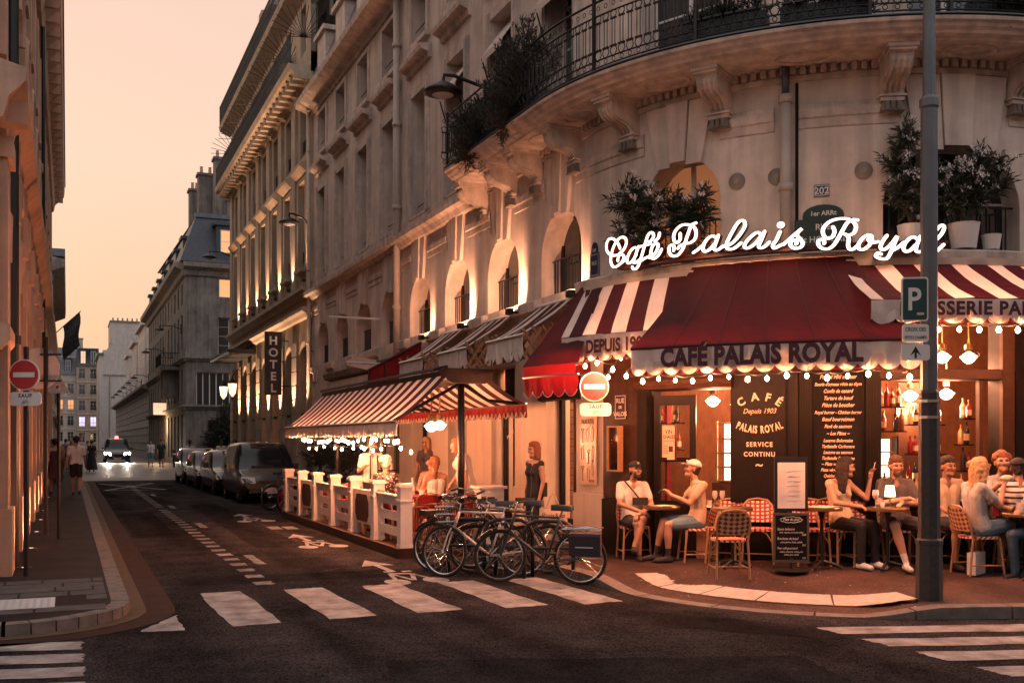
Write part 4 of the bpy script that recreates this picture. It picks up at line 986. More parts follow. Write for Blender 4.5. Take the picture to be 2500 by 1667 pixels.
# ---------------------------------------------------------------- awnings, lights, signs
def fabric(name, col, tr=.35, var=.1):
    m = mat(name, col, .85, var*1.6, 2.2, .45, 6); n = m.node_tree; b = n.nodes['Principled BSDF']
    o = n.nodes['Material Output']; t = n.nodes.new('ShaderNodeBsdfTranslucent'); mx = n.nodes.new('ShaderNodeMixShader'); mx.inputs[0].default_value = tr
    src = b.inputs['Base Color'].links
    if src: n.links.new(src[0].from_socket, t.inputs[0])
    else: t.inputs[0].default_value = (*col, 1)
    n.links.new(b.outputs[0], mx.inputs[1]); n.links.new(t.outputs[0], mx.inputs[2]); n.links.new(mx.outputs[0], o.inputs[0])
fabric('cloth_red', (.050, .002, .005), .25); fabric('cloth_cream', (.80, .70, .62), .25); fabric('cloth_bright_red', (.22, .009, .014), .3)
def lerp(a, b, t): return a+(b-a)*t
def valance(name, parent, s0, s1, d, z, h, lobe, m, fn=P, back=None, amp=.07):
    def layer(nm, off, dd, mm, hh):
        q = MB(); n = max(2, int(round((s1-s0)/lobe))); K = 10; rows = []
        for k in range(n*K+1):
            s = s0+(s1-s0)*k/(n*K); t = (k/K+off) % 1.0
            zb = z-hh-amp*math.sin(math.pi*t)**.7; rows.append([(s, -dd-.006*math.sin(s*23), z), (s, -dd-.016*math.sin(s*23+.6)-.008*math.sin(s*57), (z+zb)/2), (s, -dd-.02*math.sin(s*17)-.012*math.sin(s*43), zb)])
        q.grid(rows); return wob(nm, q, mm, parent, fn)
    v = layer(name, 0, d, m, h)
    if back: layer('valance_lining', .5, d-.02, back, h-.01)
    return v
def rimline(parent, s0, s1, d, z, h, lobe, amp, m, fn=P):
    n = max(2, int(round((s1-s0)/lobe))); K = 10; q = MB()
    q.tube([(s0+(s1-s0)*k/(n*K), -d-.014, z-h-amp*math.sin(math.pi*((k/K) % 1.0))**.7) for k in range(n*K+1)], .006, 4); wob('valance_piping', q, m, parent, fn)
def canopy(name, parent, t0, t1, d0, z0, b0, b1, d1, z1, stripes, fn=P, sag=.05, nv=6, thick=.0):
    """stripes: list of (width share, material index)"""
    q = MB(); tot = sum(w for w, _ in stripes); u = 0.0
    for w, mi in stripes:
        nu = max(1, int(w/tot*(abs(b1-b0))/.12)); rows = []
        for k in range(nu+1):
            uu = (u+w*k/nu)/tot; row = []
            for j in range(nv+1):
                v = j/nv; row.append((lerp(lerp(t0, t1, uu), lerp(b0, b1, uu), v), -lerp(d0, d1, v), lerp(z0, z1, v)-sag*math.sin(math.pi*v)*(1+.35*math.sin(uu*37))+.006*math.sin(uu*61+v*9)))
            rows.append(row)
        q.grid(rows, mi); u += w
    return wob(name, q, ['cloth_red', 'cloth_cream', 'cloth_bright_red'], parent, fn)
def bar(parent, pts, r, m='iron', name='frame_bar', fn=P):
    q = MB(); q.tube(pts, r, 6); return wob(name, q, m, parent, fn)
# centre awning
aw = thing('cafe_awning', 'large dark red awning with cafe name on cream scalloped valance', 'awning', P(3.45, -.4, 4.1))
canopy('canopy', aw, 2.36, 4.28, .36, 4.12, 2.19, 4.72, 1.6, 2.94, [(1, 0)]*6, sag=.03)
for k in range(1, 6):
    u = k/6; q = MB(); q.tube([(lerp(lerp(2.36, 4.28, u), lerp(2.19, 4.72, u), v), -lerp(.36, 1.6, v)-.006, lerp(4.12, 2.94, v)-.03*math.sin(math.pi*v)+.004) for v in (0, .2, .4, .6, .8, 1)], .007, 4); wob('seam', q, 'awning_rim', aw, P)
v_ = valance('valance', aw, 2.19, 4.72, 1.6, 2.94, .27, .172, 'cloth_cream', back='cloth_red'); rimline(aw, 2.19, 4.72, 1.6, 2.94, .27, .172, .07, 'awning_rim')
bar(aw, [(2.19, -1.6, 2.95)]+[(2.19+k*.23, -1.6, 2.95) for k in range(1, 11)]+[(4.72, -1.6, 2.95)], .022, 'awning_rim', 'front_bar')
for s in (2.3, 3.45, 4.6): bar(aw, [(s, -.3, 3.2), (s, -1.58, 2.95)], .02)
def curved_text(parent, body, s, d, z, size, m, fn=P, name='lettering', **k):
    q = MB(); text(q, body, s, -d, z, size, **k); return wob(name, q, m, parent, fn)
curved_text(aw, 'CAFÉ PALAIS ROYAL', 3.395, 1.662, 2.700, .305, 'awning_cream', bold=.010, spacing=1.04, sx=.60)
curved_text(aw, 'CAFÉ PALAIS ROYAL', 3.385, 1.668, 2.709, .305, 'letter_dark', bold=.014, spacing=1.04, sx=.60)
# left awnings: plain one dropped low, striped one in front
ar = thing('side_awning', 'plain dark red dropped awning with scalloped red valance beside the door', 'awning', P(.9, -.4, 4.1))
canopy('canopy', ar, .36, .95, .34, 4.10, .66, 1.55, 1.58, 2.83, [(1, 0)]*3, sag=.02)
q = MB(); q.face([(.36, -.34, 4.10), (.66, -1.58, 2.83), (.66, -1.4, 2.72), (.42, -.2, 2.8)]); wob('cheek', q, ['cloth_bright_red'], ar, P)
q = MB(); q.grid([[(.66+k*.12, -1.57, 2.83), (.66+k*.12, -1.57, 2.68)] for k in range(8)]); wob('fascia', q, 'cloth_bright_red', ar, P)
valance('valance', ar, .66, 1.52, 1.55, 2.68, .20, .19, 'cloth_bright_red', amp=.09); rimline(ar, .66, 1.52, 1.55, 2.68, .20, .19, .09, 'awning_cream')
bar(ar, [(.66+k*.11, -1.57, 2.68) for k in range(9)], .014, 'steel', 'front_bar')
al = thing('striped_awning', 'red and cream striped awning reading DEPUIS 1903 on its valance', 'awning', P(1.6, -.4, 4.1))
ST = [(.6, 1), (1, 0), (.9, 1), (1, 0), (.9, 1), (1, 0), (.9, 1), (1, 0), (.9, 1)]
canopy('canopy', al, .55, 2.5, .36, 4.08, 1.02, 2.75, 1.25, 3.22, ST, sag=.03)
valance('valance', al, 1.02, 2.72, 1.25, 3.21, .28, .18, 'cloth_cream', back='cloth_red'); rimline(al, 1.02, 2.72, 1.25, 3.21, .28, .18, .07, 'awning_rim')
curved_text(al, 'DEPUIS 1903', 1.46, 1.318, 2.975, .235, 'letter_dark', align='LEFT', bold=.010, sx=.62)
arr = thing('brasserie_awning', 'red and cream striped awning reading BRASSERIE PARISIENNE on its valance', 'awning', P(6.2, -.4, 4.1))
canopy('canopy', arr, 4.15, 9.4, .36, 4.02, 4.35, 9.2, 1.35, 3.44, [(.5, 1)]+[(1, 0), (.8, 1)]*12, sag=.03)
valance('valance', arr, 4.35, 9.2, 1.35, 3.43, .22, .2, 'cloth_cream', back='cloth_red'); rimline(arr, 4.35, 9.2, 1.35, 3.43, .22, .2, .07, 'awning_rim')
curved_text(arr, 'BRASSERIE PARISIENNE', 4.58, 1.418, 3.245, .215, 'letter_dark', align='LEFT', bold=.008, spacing=1.1, sx=.74)
for a_, c_ in ((.55, 2.4), (4.2, 9.0)):
    q = MB(); q.sweep([(-.2, 3.95), (-.42, 3.99), (-.44, 4.07), (-.2, 4.1)], a_, c_, .2); wob('roller_box', q, 'plaster_cream', al if a_ < 2 else arr, P)
# folding striped awnings over the doorways of the side street
for k, s in enumerate(SB[:3]):
    f = thing('folding_awning', ['red and cream striped folding awning with wooden scissor arms nearest the rounded corner', 'middle striped folding awning with wooden scissor arms above the terrace', 'striped folding awning furthest from the corner beside red canvas screen'][k], 'awning', P(s, 0, 3.9), 0, 'folding awnings over the side doors')
    a_, c_ = s-.76, s+.76
    canopy('canopy', f, a_, c_, .08, 4.05, a_, c_, 1.0, 3.42, [(.6, 0)]+[(.7, 1), (1, 0)]*4, sag=.04)
    valance('valance', f, a_, c_, 1.0, 3.40, .26, .19, 'cloth_cream', back='cloth_red', amp=.11)
    bar(f, [(a_, -1.0, 3.42), (c_, -1.0, 3.42)], .03, 'steel', 'front_bar'); bar(f, [(a_, -.06, 4.05), (c_, -.06, 4.05)], .05, 'white_paint', 'roller')
    for x in (a_+.03, c_-.03):
        for j in range(5):
            y0 = -.12-.165*j
            q = MB(); q.box(x-.012, x+.012, -.02, .02, -.27, .27, 0, Matrix.Translation((0, y0-.08, 3.42-.035*j+.02)) @ Matrix.Rotation(R_(35), 4, 'X') @ Matrix.Translation((0, 0, 0))); wob('scissor_arm', q, 'rattan', f, P)
            q = MB(); q.box(x+.02, x+.044, -.02, .02, -.27, .27, 0, Matrix.Translation((0, y0-.08, 3.42-.035*j+.02)) @ Matrix.Rotation(R_(-35), 4, 'X')); wob('scissor_arm', q, 'rattan', f, P)
q = MB(); s = SB[3]+.25; q.face([(s, -.05, 4.0), (s, -1.25, 3.35), (s, -1.25, 2.5), (s, -.05, 2.5)]); q.face([(s, -1.25, 3.35), (s, -1.25, 2.5), (s-.05, -1.25, 2.5), (s-.05, -1.25, 3.35)])
sc_ = thing('canvas_screen', 'bright red canvas side screen with black edging hung on the side wall', 'screen', P(s, 0, 2.5)); wob('canvas', q, 'cloth_bright_red', sc_, P)
bar(sc_, [(s, -.05, 4.02), (s, -1.27, 3.36), (s, -1.27, 2.5)], .035, 'awning_rim'); bar(sc_, [(s, -.9, 3.5), (s, -.9, 2.5)], .03, 'awning_rim'); bar(sc_, [(s, -1.25, 3.1), (s, -.2, 2.7)], .03, 'awning_rim')
# spot lamps on the wall that light the arches
for k, s in enumerate((SB[1]+1.0, SB[2]+1.0, SB[3]+1.0, SB[0]+.95)):
    fl = thing('arch_spotlight', ['small black floodlight lighting the arch above the middle folding awning', 'small black floodlight lighting the arch above the furthest folding awning', 'small black floodlight beside the red canvas screen', 'small black floodlight tucked behind the side awning'][k], 'lamp', P(s, -.3, 4.05), PR(-1), 'wall floodlights')
    q = MB(); q.box(-.07, .07, -.05, .05, -.05, .06); ob('housing', q, 'iron', fl); q = MB(); q.box(-.012, .012, 0, .32, -.02, .02); ob('bracket', q, 'iron', fl)
    q = MB(); q.box(-.06, .06, -.04, .04, .061, .065); ob('lens', q, 'globe_glow', fl)
    l = bpy.data.lights.new('flood_beam', 'SPOT'); l.energy = (330, 330, 130, 110)[k]; l.color = (1, .43, .23); l.spot_size = R_(110); l.spot_blend = .7; l.shadow_soft_size = .06
    lo = bpy.data.objects.new('flood_beam', l); COL.objects.link(lo); lo.parent = fl; lo.location = (0, 0, .09); lo.rotation_euler = Vector((-.75, .55, .75)).to_track_quat('-Z', 'Y').to_euler()
# terrace parasol roof: two striped slopes hung from a central gutter box on posts
pe = thing('terrace_canopy', 'double striped terrace canopy on black posts with red scalloped valances', 'awning', (5.53, 14.7, .15))
PY0, PY1 = 14.45, 22.7
fI = lambda x, y, z: (x, y, z)
stp = []
for k in range(17): stp += [(1, 0), (.9, 1)]
def slope(name, xa, za, xb, zb):
    q = MB(); tot = sum(w for w, _ in stp); u = 0
    for w, mi in stp:
        ya, yb = PY0+(PY1-PY0)*u/tot, PY0+(PY1-PY0)*(u+w)/tot; rows = []
        for yy in (ya, yb): rows.append([(lerp(xa, xb, j/5), yy, lerp(za, zb, j/5)-.04*math.sin(math.pi*j/5)) for j in range(6)])
        q.grid(rows, mi); u += w
    return wob(name, q, ['cloth_red', 'cloth_cream'], pe)
slope('canopy', 5.22, 2.78, 4.42, 2.07); slope('canopy', 5.84, 2.78, 6.52, 2.36)
fV = lambda s, y, z: (4.42+y, s, z)
fW = lambda s, y, z: (6.52-y, s, z)
valance('valance', pe, PY0, PY1, 0, 2.07, .15, .205, 'cloth_cream', fV, 'cloth_cream', .07); valance('valance', pe, PY0, PY1, 0, 2.36, .12, .17, 'cloth_bright_red', fW, None, .09)
rimline(pe, PY0, PY1, .0, 2.36, .12, .17, .09, 'awning_cream', lambda s, y, z: (6.52+y*2, s, z))
q = MB(); q.sweep([(5.22, 2.70), (5.22, 2.86), (5.84, 2.86), (5.84, 2.70)], PY0+.1, PY1, 20); wob('gutter_box', q, 'black_plastic', pe, lambda s, y, z: (y, s, z))
q = MB(); q.prism([(5.10, 2.86), (5.18, 2.70), (5.26, 2.66), (5.80, 2.66), (5.88, 2.70), (5.94, 2.86), (5.90, 2.88), (5.14, 2.88)], PY0-.1, PY0+.1); wob('end_cap', q, 'timber_brown', pe)
q = MB(); q.tube([(5.0, PY0+.05, 2.86), (5.2, PY0, 2.90), (5.2, PY1, 2.90)], .03, 6); wob('ridge_rail', q, 'iron', pe)
for y in (14.7, 18.9, 22.5):
    q = MB(); q.tube([(5.53, y, .15), (5.53, y, 2.7)], .055, 10); wob('post', q, 'iron', pe, None, True)
    for x1, z1 in ((4.45, 2.09), (6.5, 2.38)):
        q = MB(); q.tube([(5.53, y, 2.68), (lerp(5.53, x1, .45), y, 2.42), (x1, y, z1)], .028, 6); wob('arm', q, 'iron', pe)
for x, z in ((4.42, 2.08), (6.52, 2.37)):
    q = MB(); q.tube([(x, PY0, z), (x, PY1, z)], .022, 6); wob('front_bar', q, 'chrome', pe)
# ---- lamps
def bulb_mesh():
    q = MB(); q.lathe([(.003, -.048), (.018, -.040), (.026, -.020), (.023, .0), (.013, .014), (.010, .02)], 8); return q.mesh('bulb', 'bulb_glow', smooth=True)
BULB = bulb_mesh(); q = MB(); q.lathe([(.014, .018), (.016, .05), (.004, .055)], 6); SOCK = q.mesh('socket', 'rubber')
def strand(label, pts, power, group='festoon strands'):
    t = thing('festoon_lights', label, 'lights', pts[0], 0, group)
    q = MB(); path = []
    for a, c in zip(pts[:-1], pts[1:]):
        for k in range(4): path.append((lerp(a[0], c[0], k/4), lerp(a[1], c[1], k/4), lerp(a[2], c[2], k/4)+.055-.03*math.sin(math.pi*k/4)))
    path.append((*pts[-1][:2], pts[-1][2]+.055)); q.tube(path, .006, 4); wob('cable', q, 'rubber', t)
    for k, p in enumerate(pts):
        _k = rnd.uniform(.82, 1.12); b_ = place('bulb', BULB, t, p, 0, (_k, _k, _k)); place('socket', SOCK, b_, p)
        if k % 2 == 0: lamp_point('bulb_light', b_, (p[0], p[1], p[2]-.03), power, (1, .325, .14), .035)
    return t
strand('festoon of warm bulbs under the cafe name valance', [P(2.27+k*.17, -1.5, 2.56+.02*math.sin(k*1.7)) for k in range(15)], 98)
strand('tangled festoon of bulbs under the DEPUIS valance', [P(s, -1.15, z) for s, z in ((1.12, 2.80), (1.32, 2.83), (1.5, 2.86), (1.72, 2.76), (1.66, 2.66), (1.83, 2.90), (2.0, 2.78), (1.9, 2.66), (2.1, 2.86), (2.18, 2.72))], 74)
strand('festoon of bulbs under the BRASSERIE valance', [P(4.95+k*.18, -1.28, 3.10) for k in range(8)]+[P(6.5, -1.2, 2.95), P(6.7, -1.2, 3.05)], 92)
strand('upper row of bulbs along the terrace canopy eave', [(4.62+rnd.uniform(-.05, .05), 14.9+k*.30, 1.80+rnd.uniform(-.03, .035)) for k in range(25)], 80)
strand('lower row of bulbs hanging inside the terrace canopy', [(4.85+rnd.uniform(-.1, .1), 15.2+k*.62, 1.66+rnd.uniform(-.03, .03)) for k in range(12)], 42)
def globe_mesh():
    q = MB(); q.lathe([(.01, -.15), (.06, -.14), (.12, -.10), (.155, -.04), (.19, -.01), (.19, .015), (.15, .03), (.12, .07), (.06, .10), (.05, .12)], 14); return q.mesh('globe', 'globe_glow', smooth=True)
GLOBE = globe_mesh()
def pendant(label, loc, drop=.3, power=50, sc=.58, group='schoolhouse pendant lamps'):
    t = thing('pendant_lamp', label, 'lamp', loc, 0, group)
    link('globe', GLOBE, t, scale=(sc, sc, sc)); q = MB(); q.tube([(0, 0, .1), (0, 0, drop)], .012, 6); q.lathe([(.055, .10), (.05, .16), (.015, .18)], 8); ob('stem', q, 'brass', t)
    lamp_point('globe_light', t, (loc[0], loc[1], loc[2]-.22), power, (1, .38, .18), .12); return t
pendant('white glass pendant lamp hung low from the terrace canopy post arm', (5.1, 14.85, 2.02), .6, 17); pendant('white glass pendant lamp hung beside the terrace post', (5.5, 15.6, 2.05), .6, 17)
# ---- neon script
NEON = [
    ('C', [[(1436, 4470), (1397, 4551), (1332, 4616), (1252, 4635), (1204, 4572), (1211, 4474), (1279, 4409), (1384, 4387), (1487, 4441), (1536, 4529), (1518, 4601), (1449, 4623), (1384, 4585), (1325, 4509), (1285, 4397), (1279, 4312), (1312, 4242), (1371, 4228), (1449, 4265), (1499, 4332), (1474, 4379), (1423, 4376), (1397, 4326), (1404, 4293)]]),
    ('a', [[(1705, 4429), (1658, 4447), (1598, 4403), (1555, 4324), (1549, 4272), (1579, 4246), (1634, 4271), (1694, 4347)], [(1455, 4264), (1536, 4316), (1567, 4349)], [(1729, 4452), (1682, 4338), (1652, 4257), (1682, 4238), (1740, 4266)]]),
    ('f', [[(1878, 4498), (1911, 4503), (1945, 4551), (1939, 4598), (1900, 4614), (1861, 4574), (1821, 4464), (1775, 4324), (1735, 4215), (1694, 4157), (1646, 4158), (1628, 4192)], [(1752, 4448), (1911, 4462)], [(1740, 4240), (1821, 4276), (1889, 4298)]]),
    ('e', [[(1889, 4277), (1956, 4315), (1999, 4377), (2010, 4437), (1978, 4458), (1928, 4418), (1906, 4327), (1917, 4274), (1961, 4257), (2021, 4301), (2059, 4369)], [(2032, 4589), (2016, 4530), (1967, 4490)]]),
    ('P', [[(2512, 4654), (2463, 4641), (2429, 4575), (2394, 4478), (2354, 4361), (2314, 4295), (2263, 4255), (2201, 4263), (2165, 4313), (2165, 4385), (2201, 4406), (2227, 4382), (2222, 4327)], [(2309, 4545), (2309, 4469), (2273, 4427), (2232, 4458), (2227, 4541), (2273, 4616), (2344, 4652), (2424, 4641), (2483, 4608), (2512, 4543), (2502, 4454), (2443, 4405), (2364, 4400), (2304, 4377), (2278, 4345)]]),
    ('a', [[(2478, 4270), (2541, 4308), (2608, 4360)], [(2759, 4433), (2712, 4458), (2660, 4434), (2613, 4370), (2599, 4301), (2627, 4268), (2684, 4291), (2749, 4364)], [(2787, 4460), (2754, 4363), (2735, 4296), (2759, 4268), (2796, 4279), (2842, 4314)]]),
    ('l', [[(2842, 4304), (2906, 4317), (2978, 4369), (3049, 4460), (3093, 4544), (3085, 4604), (3049, 4618), (3005, 4584), (2951, 4491), (2896, 4378), (2878, 4310), (2906, 4268), (2969, 4271), (3049, 4332)]]),
    ('a', [[(3277, 4418), (3233, 4447), (3181, 4417), (3120, 4355), (3089, 4299), (3102, 4263), (3146, 4264), (3216, 4316), (3277, 4398)], [(3315, 4453), (3281, 4359), (3251, 4283), (3264, 4248), (3311, 4258), (3367, 4312)]]),
    ('i', [[(3484, 4435), (3445, 4339), (3406, 4272), (3419, 4232), (3462, 4248), (3514, 4274)], [(3492, 4517), (3497, 4511)]]),
    ('s', [[(3519, 4268), (3600, 4346), (3719, 4455), (3677, 4409), (3668, 4371), (3711, 4308), (3728, 4258), (3694, 4216), (3634, 4215), (3596, 4257), (3609, 4306), (3651, 4313), (3664, 4282), (3651, 4258)]]),
    ('R', [[(4303, 4522), (4254, 4529), (4196, 4493), (4154, 4417), (4104, 4313), (4055, 4227), (3996, 4182), (3929, 4195), (3892, 4247), (3900, 4295), (3938, 4303), (3955, 4272), (3950, 4243)], [(4046, 4453), (4063, 4393), (4038, 4326), (3988, 4314), (3946, 4361), (3946, 4439), (4005, 4514), (4096, 4547), (4196, 4542), (4262, 4499), (4287, 4430), (4262, 4363), (4212, 4341), (4162, 4358)], [(4196, 4337), (4212, 4288), (4204, 4220), (4221, 4165), (4262, 4168), (4312, 4215)]]),
    ('o', [[(4452, 4316), (4411, 4332), (4353, 4291), (4312, 4215), (4320, 4166), (4369, 4159), (4427, 4210), (4452, 4277), (4427, 4293), (4419, 4269), (4452, 4238), (4518, 4246)]]),
    ('y', [[(4609, 4320), (4568, 4254), (4543, 4187), (4560, 4147), (4609, 4165), (4668, 4231), (4717, 4308), (4684, 4212), (4651, 4116), (4609, 4039), (4543, 4037), (4494, 4072), (4518, 4110), (4551, 4090)], [(4659, 4130), (4726, 4172), (4784, 4229)]]),
    ('a', [[(4926, 4274), (4876, 4295), (4817, 4247), (4784, 4171), (4801, 4122), (4851, 4131), (4910, 4197)], [(4960, 4303), (4926, 4207), (4914, 4130), (4952, 4110), (5002, 4148)]]),
    ('l', [[(5002, 4148), (5095, 4224), (5181, 4321), (5215, 4407), (5189, 4436), (5138, 4388), (5087, 4282), (5061, 4186), (5078, 4118), (5129, 4118), (5211, 4200)]]),
]
ns = thing('script_sign', 'glowing white script sign reading Café Palais Royal above the awnings', 'sign', P(3.2, -.4, 4.2))
def crom(pts, n=7):
    o = []; L = len(pts)
    for i in range(L-1):
        p0, p1, p2, p3 = pts[max(i-1, 0)], pts[i], pts[i+1], pts[min(i+2, L-1)]
        for k in range(n):
            t = k/n; o.append(tuple(.5*(2*p1[a]+(p2[a]-p0[a])*t+(2*p0[a]-5*p1[a]+4*p2[a]-p3[a])*t*t+(3*p1[a]-p0[a]-3*p2[a]+p3[a])*t**3) for a in (0, 1)))
    o.append(pts[-1]); return o
def ribbon(q, pts, w, y0, y1):
    pts = [p for i, p in enumerate(pts) if i == 0 or math.hypot(p[0]-pts[i-1][0], p[1]-pts[i-1][1]) > .004]
    L = len(pts); fr = []
    for i, p in enumerate(pts):
        a, c = pts[max(0, i-1)], pts[min(L-1, i+1)]; dx, dz = c[0]-a[0], c[1]-a[1]; m = math.hypot(dx, dz) or 1
        nx, nz = -dz/m, dx/m; ww = w*(.82+.3*abs(dz/m)); fr.append(((p[0]+nx*ww, p[1]+nz*ww), (p[0]-nx*ww, p[1]-nz*ww)))
    q.grid([[(a[0], y0, a[1]), (c[0], y0, c[1])] for a, c in fr], 0)
    q.grid([[(a[0], y1, a[1]), (a[0], y0+.001, a[1])] for a, c in fr], 1); q.grid([[(c[0], y0+.001, c[1]), (c[0], y1, c[1])] for a, c in fr], 1)
    q.grid([[(c[0], y1, c[1]), (a[0], y1, a[1])] for a, c in fr], 1)
    for p in (pts[0], pts[-1]):                       # round ends
        q.prism([(p[0]+w*.95*math.cos(t*math.pi/6), p[1]+w*.95*math.sin(t*math.pi/6)) for t in range(12)], y0-.0006, y1, 0, 1)
mat('neon_side', (.10, .025, .018), .5)
for gi, (ch, sts) in enumerate(NEON):
    q = MB()
    for j, st in enumerate(sts):
        p = [(a/1000, z/1000) for a, z in st]
        dot = len(st) == 2 and math.hypot(p[0][0]-p[1][0], p[0][1]-p[1][1]) < .03
        ribbon(q, crom(p), .046 if dot else .0185, -.60-.002*j, -.50)
    wob('letter', q, ['neon_glow', 'neon_side'], ns, P)
q = MB(); q.sbox(1.2, 5.3, -.50, -.47, 4.24, 4.27, .2); q.sbox(1.3, 5.2, -.5, -.34, 4.205, 4.235, .2); wob('mounting_rail', q, 'neon_side', ns, P)
for s in (1.6, 2.6, 3.5, 4.5): lamp_point('sign_glow', ns, P(s, -.78, 4.30), 7, (1, .45, .24), .12)
# ---- enamel plaques
def plaque(name, label, s, z, w, h, m, lines, rim='sign_white', arch=False, y=-.012, tm='sign_white'):
    t = thing(name, label, 'sign', P(s, y, z), PR(s))
    q = MB(); q.box(-w/2, w/2, -.006, .006, -h/2, h/2); ob('plate', q, m, t)
    if arch:
        q = MB(); q.prism([(-w*.36, h/2), (w*.36, h/2)]+[(w*.36*math.cos(a*math.pi/10), h/2+.05+h*.38*math.sin(a*math.pi/10)) for a in range(11)], -.006, .006); ob('crest', q, m, t)
    if rim:
        q = MB(); g = .008
        for x0, x1, z0, z1 in ((-w/2+.01, w/2-.01, h/2-.018, h/2-.01), (-w/2+.01, w/2-.01, -h/2+.01, -h/2+.018), (-w/2+.01, -w/2+.018, -h/2+.018, h/2-.018), (w/2-.018, w/2-.01, -h/2+.018, h/2-.018)): q.box(x0, x1, -.0085, -.006, z0, z1)
        ob('border', q, rim, t)
    for body, zz, sz in lines: q = MB(); text(q, body, 0, -.0095, zz, sz, bold=.002); ob('lettering', q, tm, t)
    return t
plaque('house_number_plaque', 'blue enamel house number plaque reading 202', 3.93, 5.05, .19, .155, 'enamel_blue', [('202', -.045, .125)])
plaque('street_name_plaque', 'dark enamel street plaque reading 1er Arrt Rue St Honoré', 3.95, 4.50, .72, .36, 'enamel_green', [('1ᵉʳ Arrᵗ' if 0 else '1er ARRt', .225, .085), ('RUE', .04, .11), ('St HONORÉ', -.12, .11)], rim='enamel_blue', arch=True)
plaque('street_name_plaque', 'small weathered arrondissement plaque on the side street wall', .22, 4.48, .26, .34, 'enamel_blue', [('1er', .2, .09), ('RUE', 0, .08)], arch=True)
plaque('street_name_plaque', 'small brown street plaque reading RUE DE VALOIS', .9, 2.29, .25, .36, 'timber_brown', [('RUE', .06, .10), ('DE', -.02, .055), ('VALOIS', -.13, .09)], y=-.03)
# ---- traffic signs
def disc(q, r, y0, y1, mi, n=28, c=(0, 0)): q.prism([(c[0]+r*math.cos(t*2*math.pi/n), c[1]+r*math.sin(t*2*math.pi/n)) for t in range(n)], y0, y1, mi)
def rrect(w, h, r, n=5):
    o = []
    for cx, cz, a0 in ((w/2-r, h/2-r, 0), (-w/2+r, h/2-r, 90), (-w/2+r, -h/2+r, 180), (w/2-r, -h/2+r, 270)):
        o += [(cx+r*math.cos(R_(a0+90*k/n)), cz+r*math.sin(R_(a0+90*k/n))) for k in range(n+1)]
    return o
def bike_glyph(q, cx, cz, s, y):
    for x in (-.5, .5): q.torus(.30*s, .022*s, (cx+x*s, y, cz), 16, 4)
    for p, c in (((-.5, 0), (-.2, .5)), ((-.2, .5), (.35, .5)), ((.35, .5), (.5, 0)), ((-.05, 0), (-.25, .62)), ((-.05, 0), (.35, .5)), ((-.5, 0), (-.05, 0)), ((-.4, .62), (-.1, .62)), ((.3, .68), (.5, .68)), ((.35, .5), (.32, .68))):
        q.tube([(cx+p[0]*s, y, cz+p[1]*s), (cx+c[0]*s, y, cz+c[1]*s)], .026*s, 4)
def no_entry(label, loc, rz, r=.325, pole=None, zbase=.12):
    t = thing('no_entry_sign', label, 'sign', loc, rz, 'no entry signs')
    q = MB(); disc(q, r, -.008, .01, 0); ob('rim', q, 'sign_white', t)
    q = MB(); disc(q, r*.93, -.012, -.0085, 0); ob('face', q, 'sign_red', t)
    q = MB(); q.box(-r*.70, r*.70, -.016, -.0125, -r*.16, r*.16); ob('bar', q, 'sign_white', t)
    q = MB(); q.prism(rrect(r*2.1, r*.88, .05), -.01, .008); p = ob('exception_plate', q, 'sign_white', t, loc=(r*.08, 0, -r*1.55))
    q = MB(); text(q, 'SAUF', 0, -.0125, r*.10, r*.34, bold=.002, spacing=1.2); ob('lettering', q, 'rubber', p); q = MB(); bike_glyph(q, 0, -r*.26, r*.32, -.013); ob('bicycle_mark', q, 'rubber', p)
    if pole: q = MB(); q.tube([(.0, .045, zbase-loc[2]), (.0, .045, pole)], .034, 8); ob('pole', q, 'iron', t)
    return t
no_entry('no entry sign with SAUF bicycle plate before the cafe pier', (6.78, 12.72, 2.555), -R_(27), .208)
q = MB(); q.tube([(7.46, 13.35, 2.78), (6.95, 12.85, 2.74), (6.80, 12.76, 2.6)], .02, 6); wob('bracket', q, 'steel', [o for o in bpy.data.objects if o.get('label', '').startswith('no entry sign with SAUF bicycle plate before')][0])
t_ = no_entry('no entry sign with SAUF bicycle plate on the left pavement', (-.49, 14.0, 2.61), -R_(26), .192, .35)
gs_ = thing('round_sign_back', 'grey back of a round road sign on a black pole', 'sign', (-.42, 18.0, 2.95), -R_(24))
q = MB(); disc(q, .33, 0, .012, 0); ob('plate', q, 'sign_grey', gs_); q = MB(); q.tube([(.12, -.02, -2.66), (.12, -.02, .5)], .036, 8); ob('pole', q, 'iron', gs_)
for z in (-.2, .22): q = MB(); q.box(.02, .36, -.014, 0, z-.014, z+.014); ob('bracket', q, 'iron', gs_)
ts_ = thing('triangle_sign_back', 'brown back of a triangular road sign with a small sticker', 'sign', (-.16, 19.2, 2.74), -R_(24))
q = MB(); q.prism([(-.21, -.13), (.21, -.13), (.02, .24), (-.02, .24)], 0, .012); ob('plate', q, 'sign_grey', ts_); q = MB(); q.box(-.05, .05, -.004, -.001, -.08, .03); ob('sticker', q, 'sign_white', ts_); q = MB(); disc(q, .028, -.007, -.0045, 0, 12, (0, -.025)); ob('sticker_mark', q, 'sign_red', ts_)
q = MB(); q.tube([(0, .05, -2.62), (0, .05, .2)], .03, 8); ob('pole', q, 'iron', ts_)
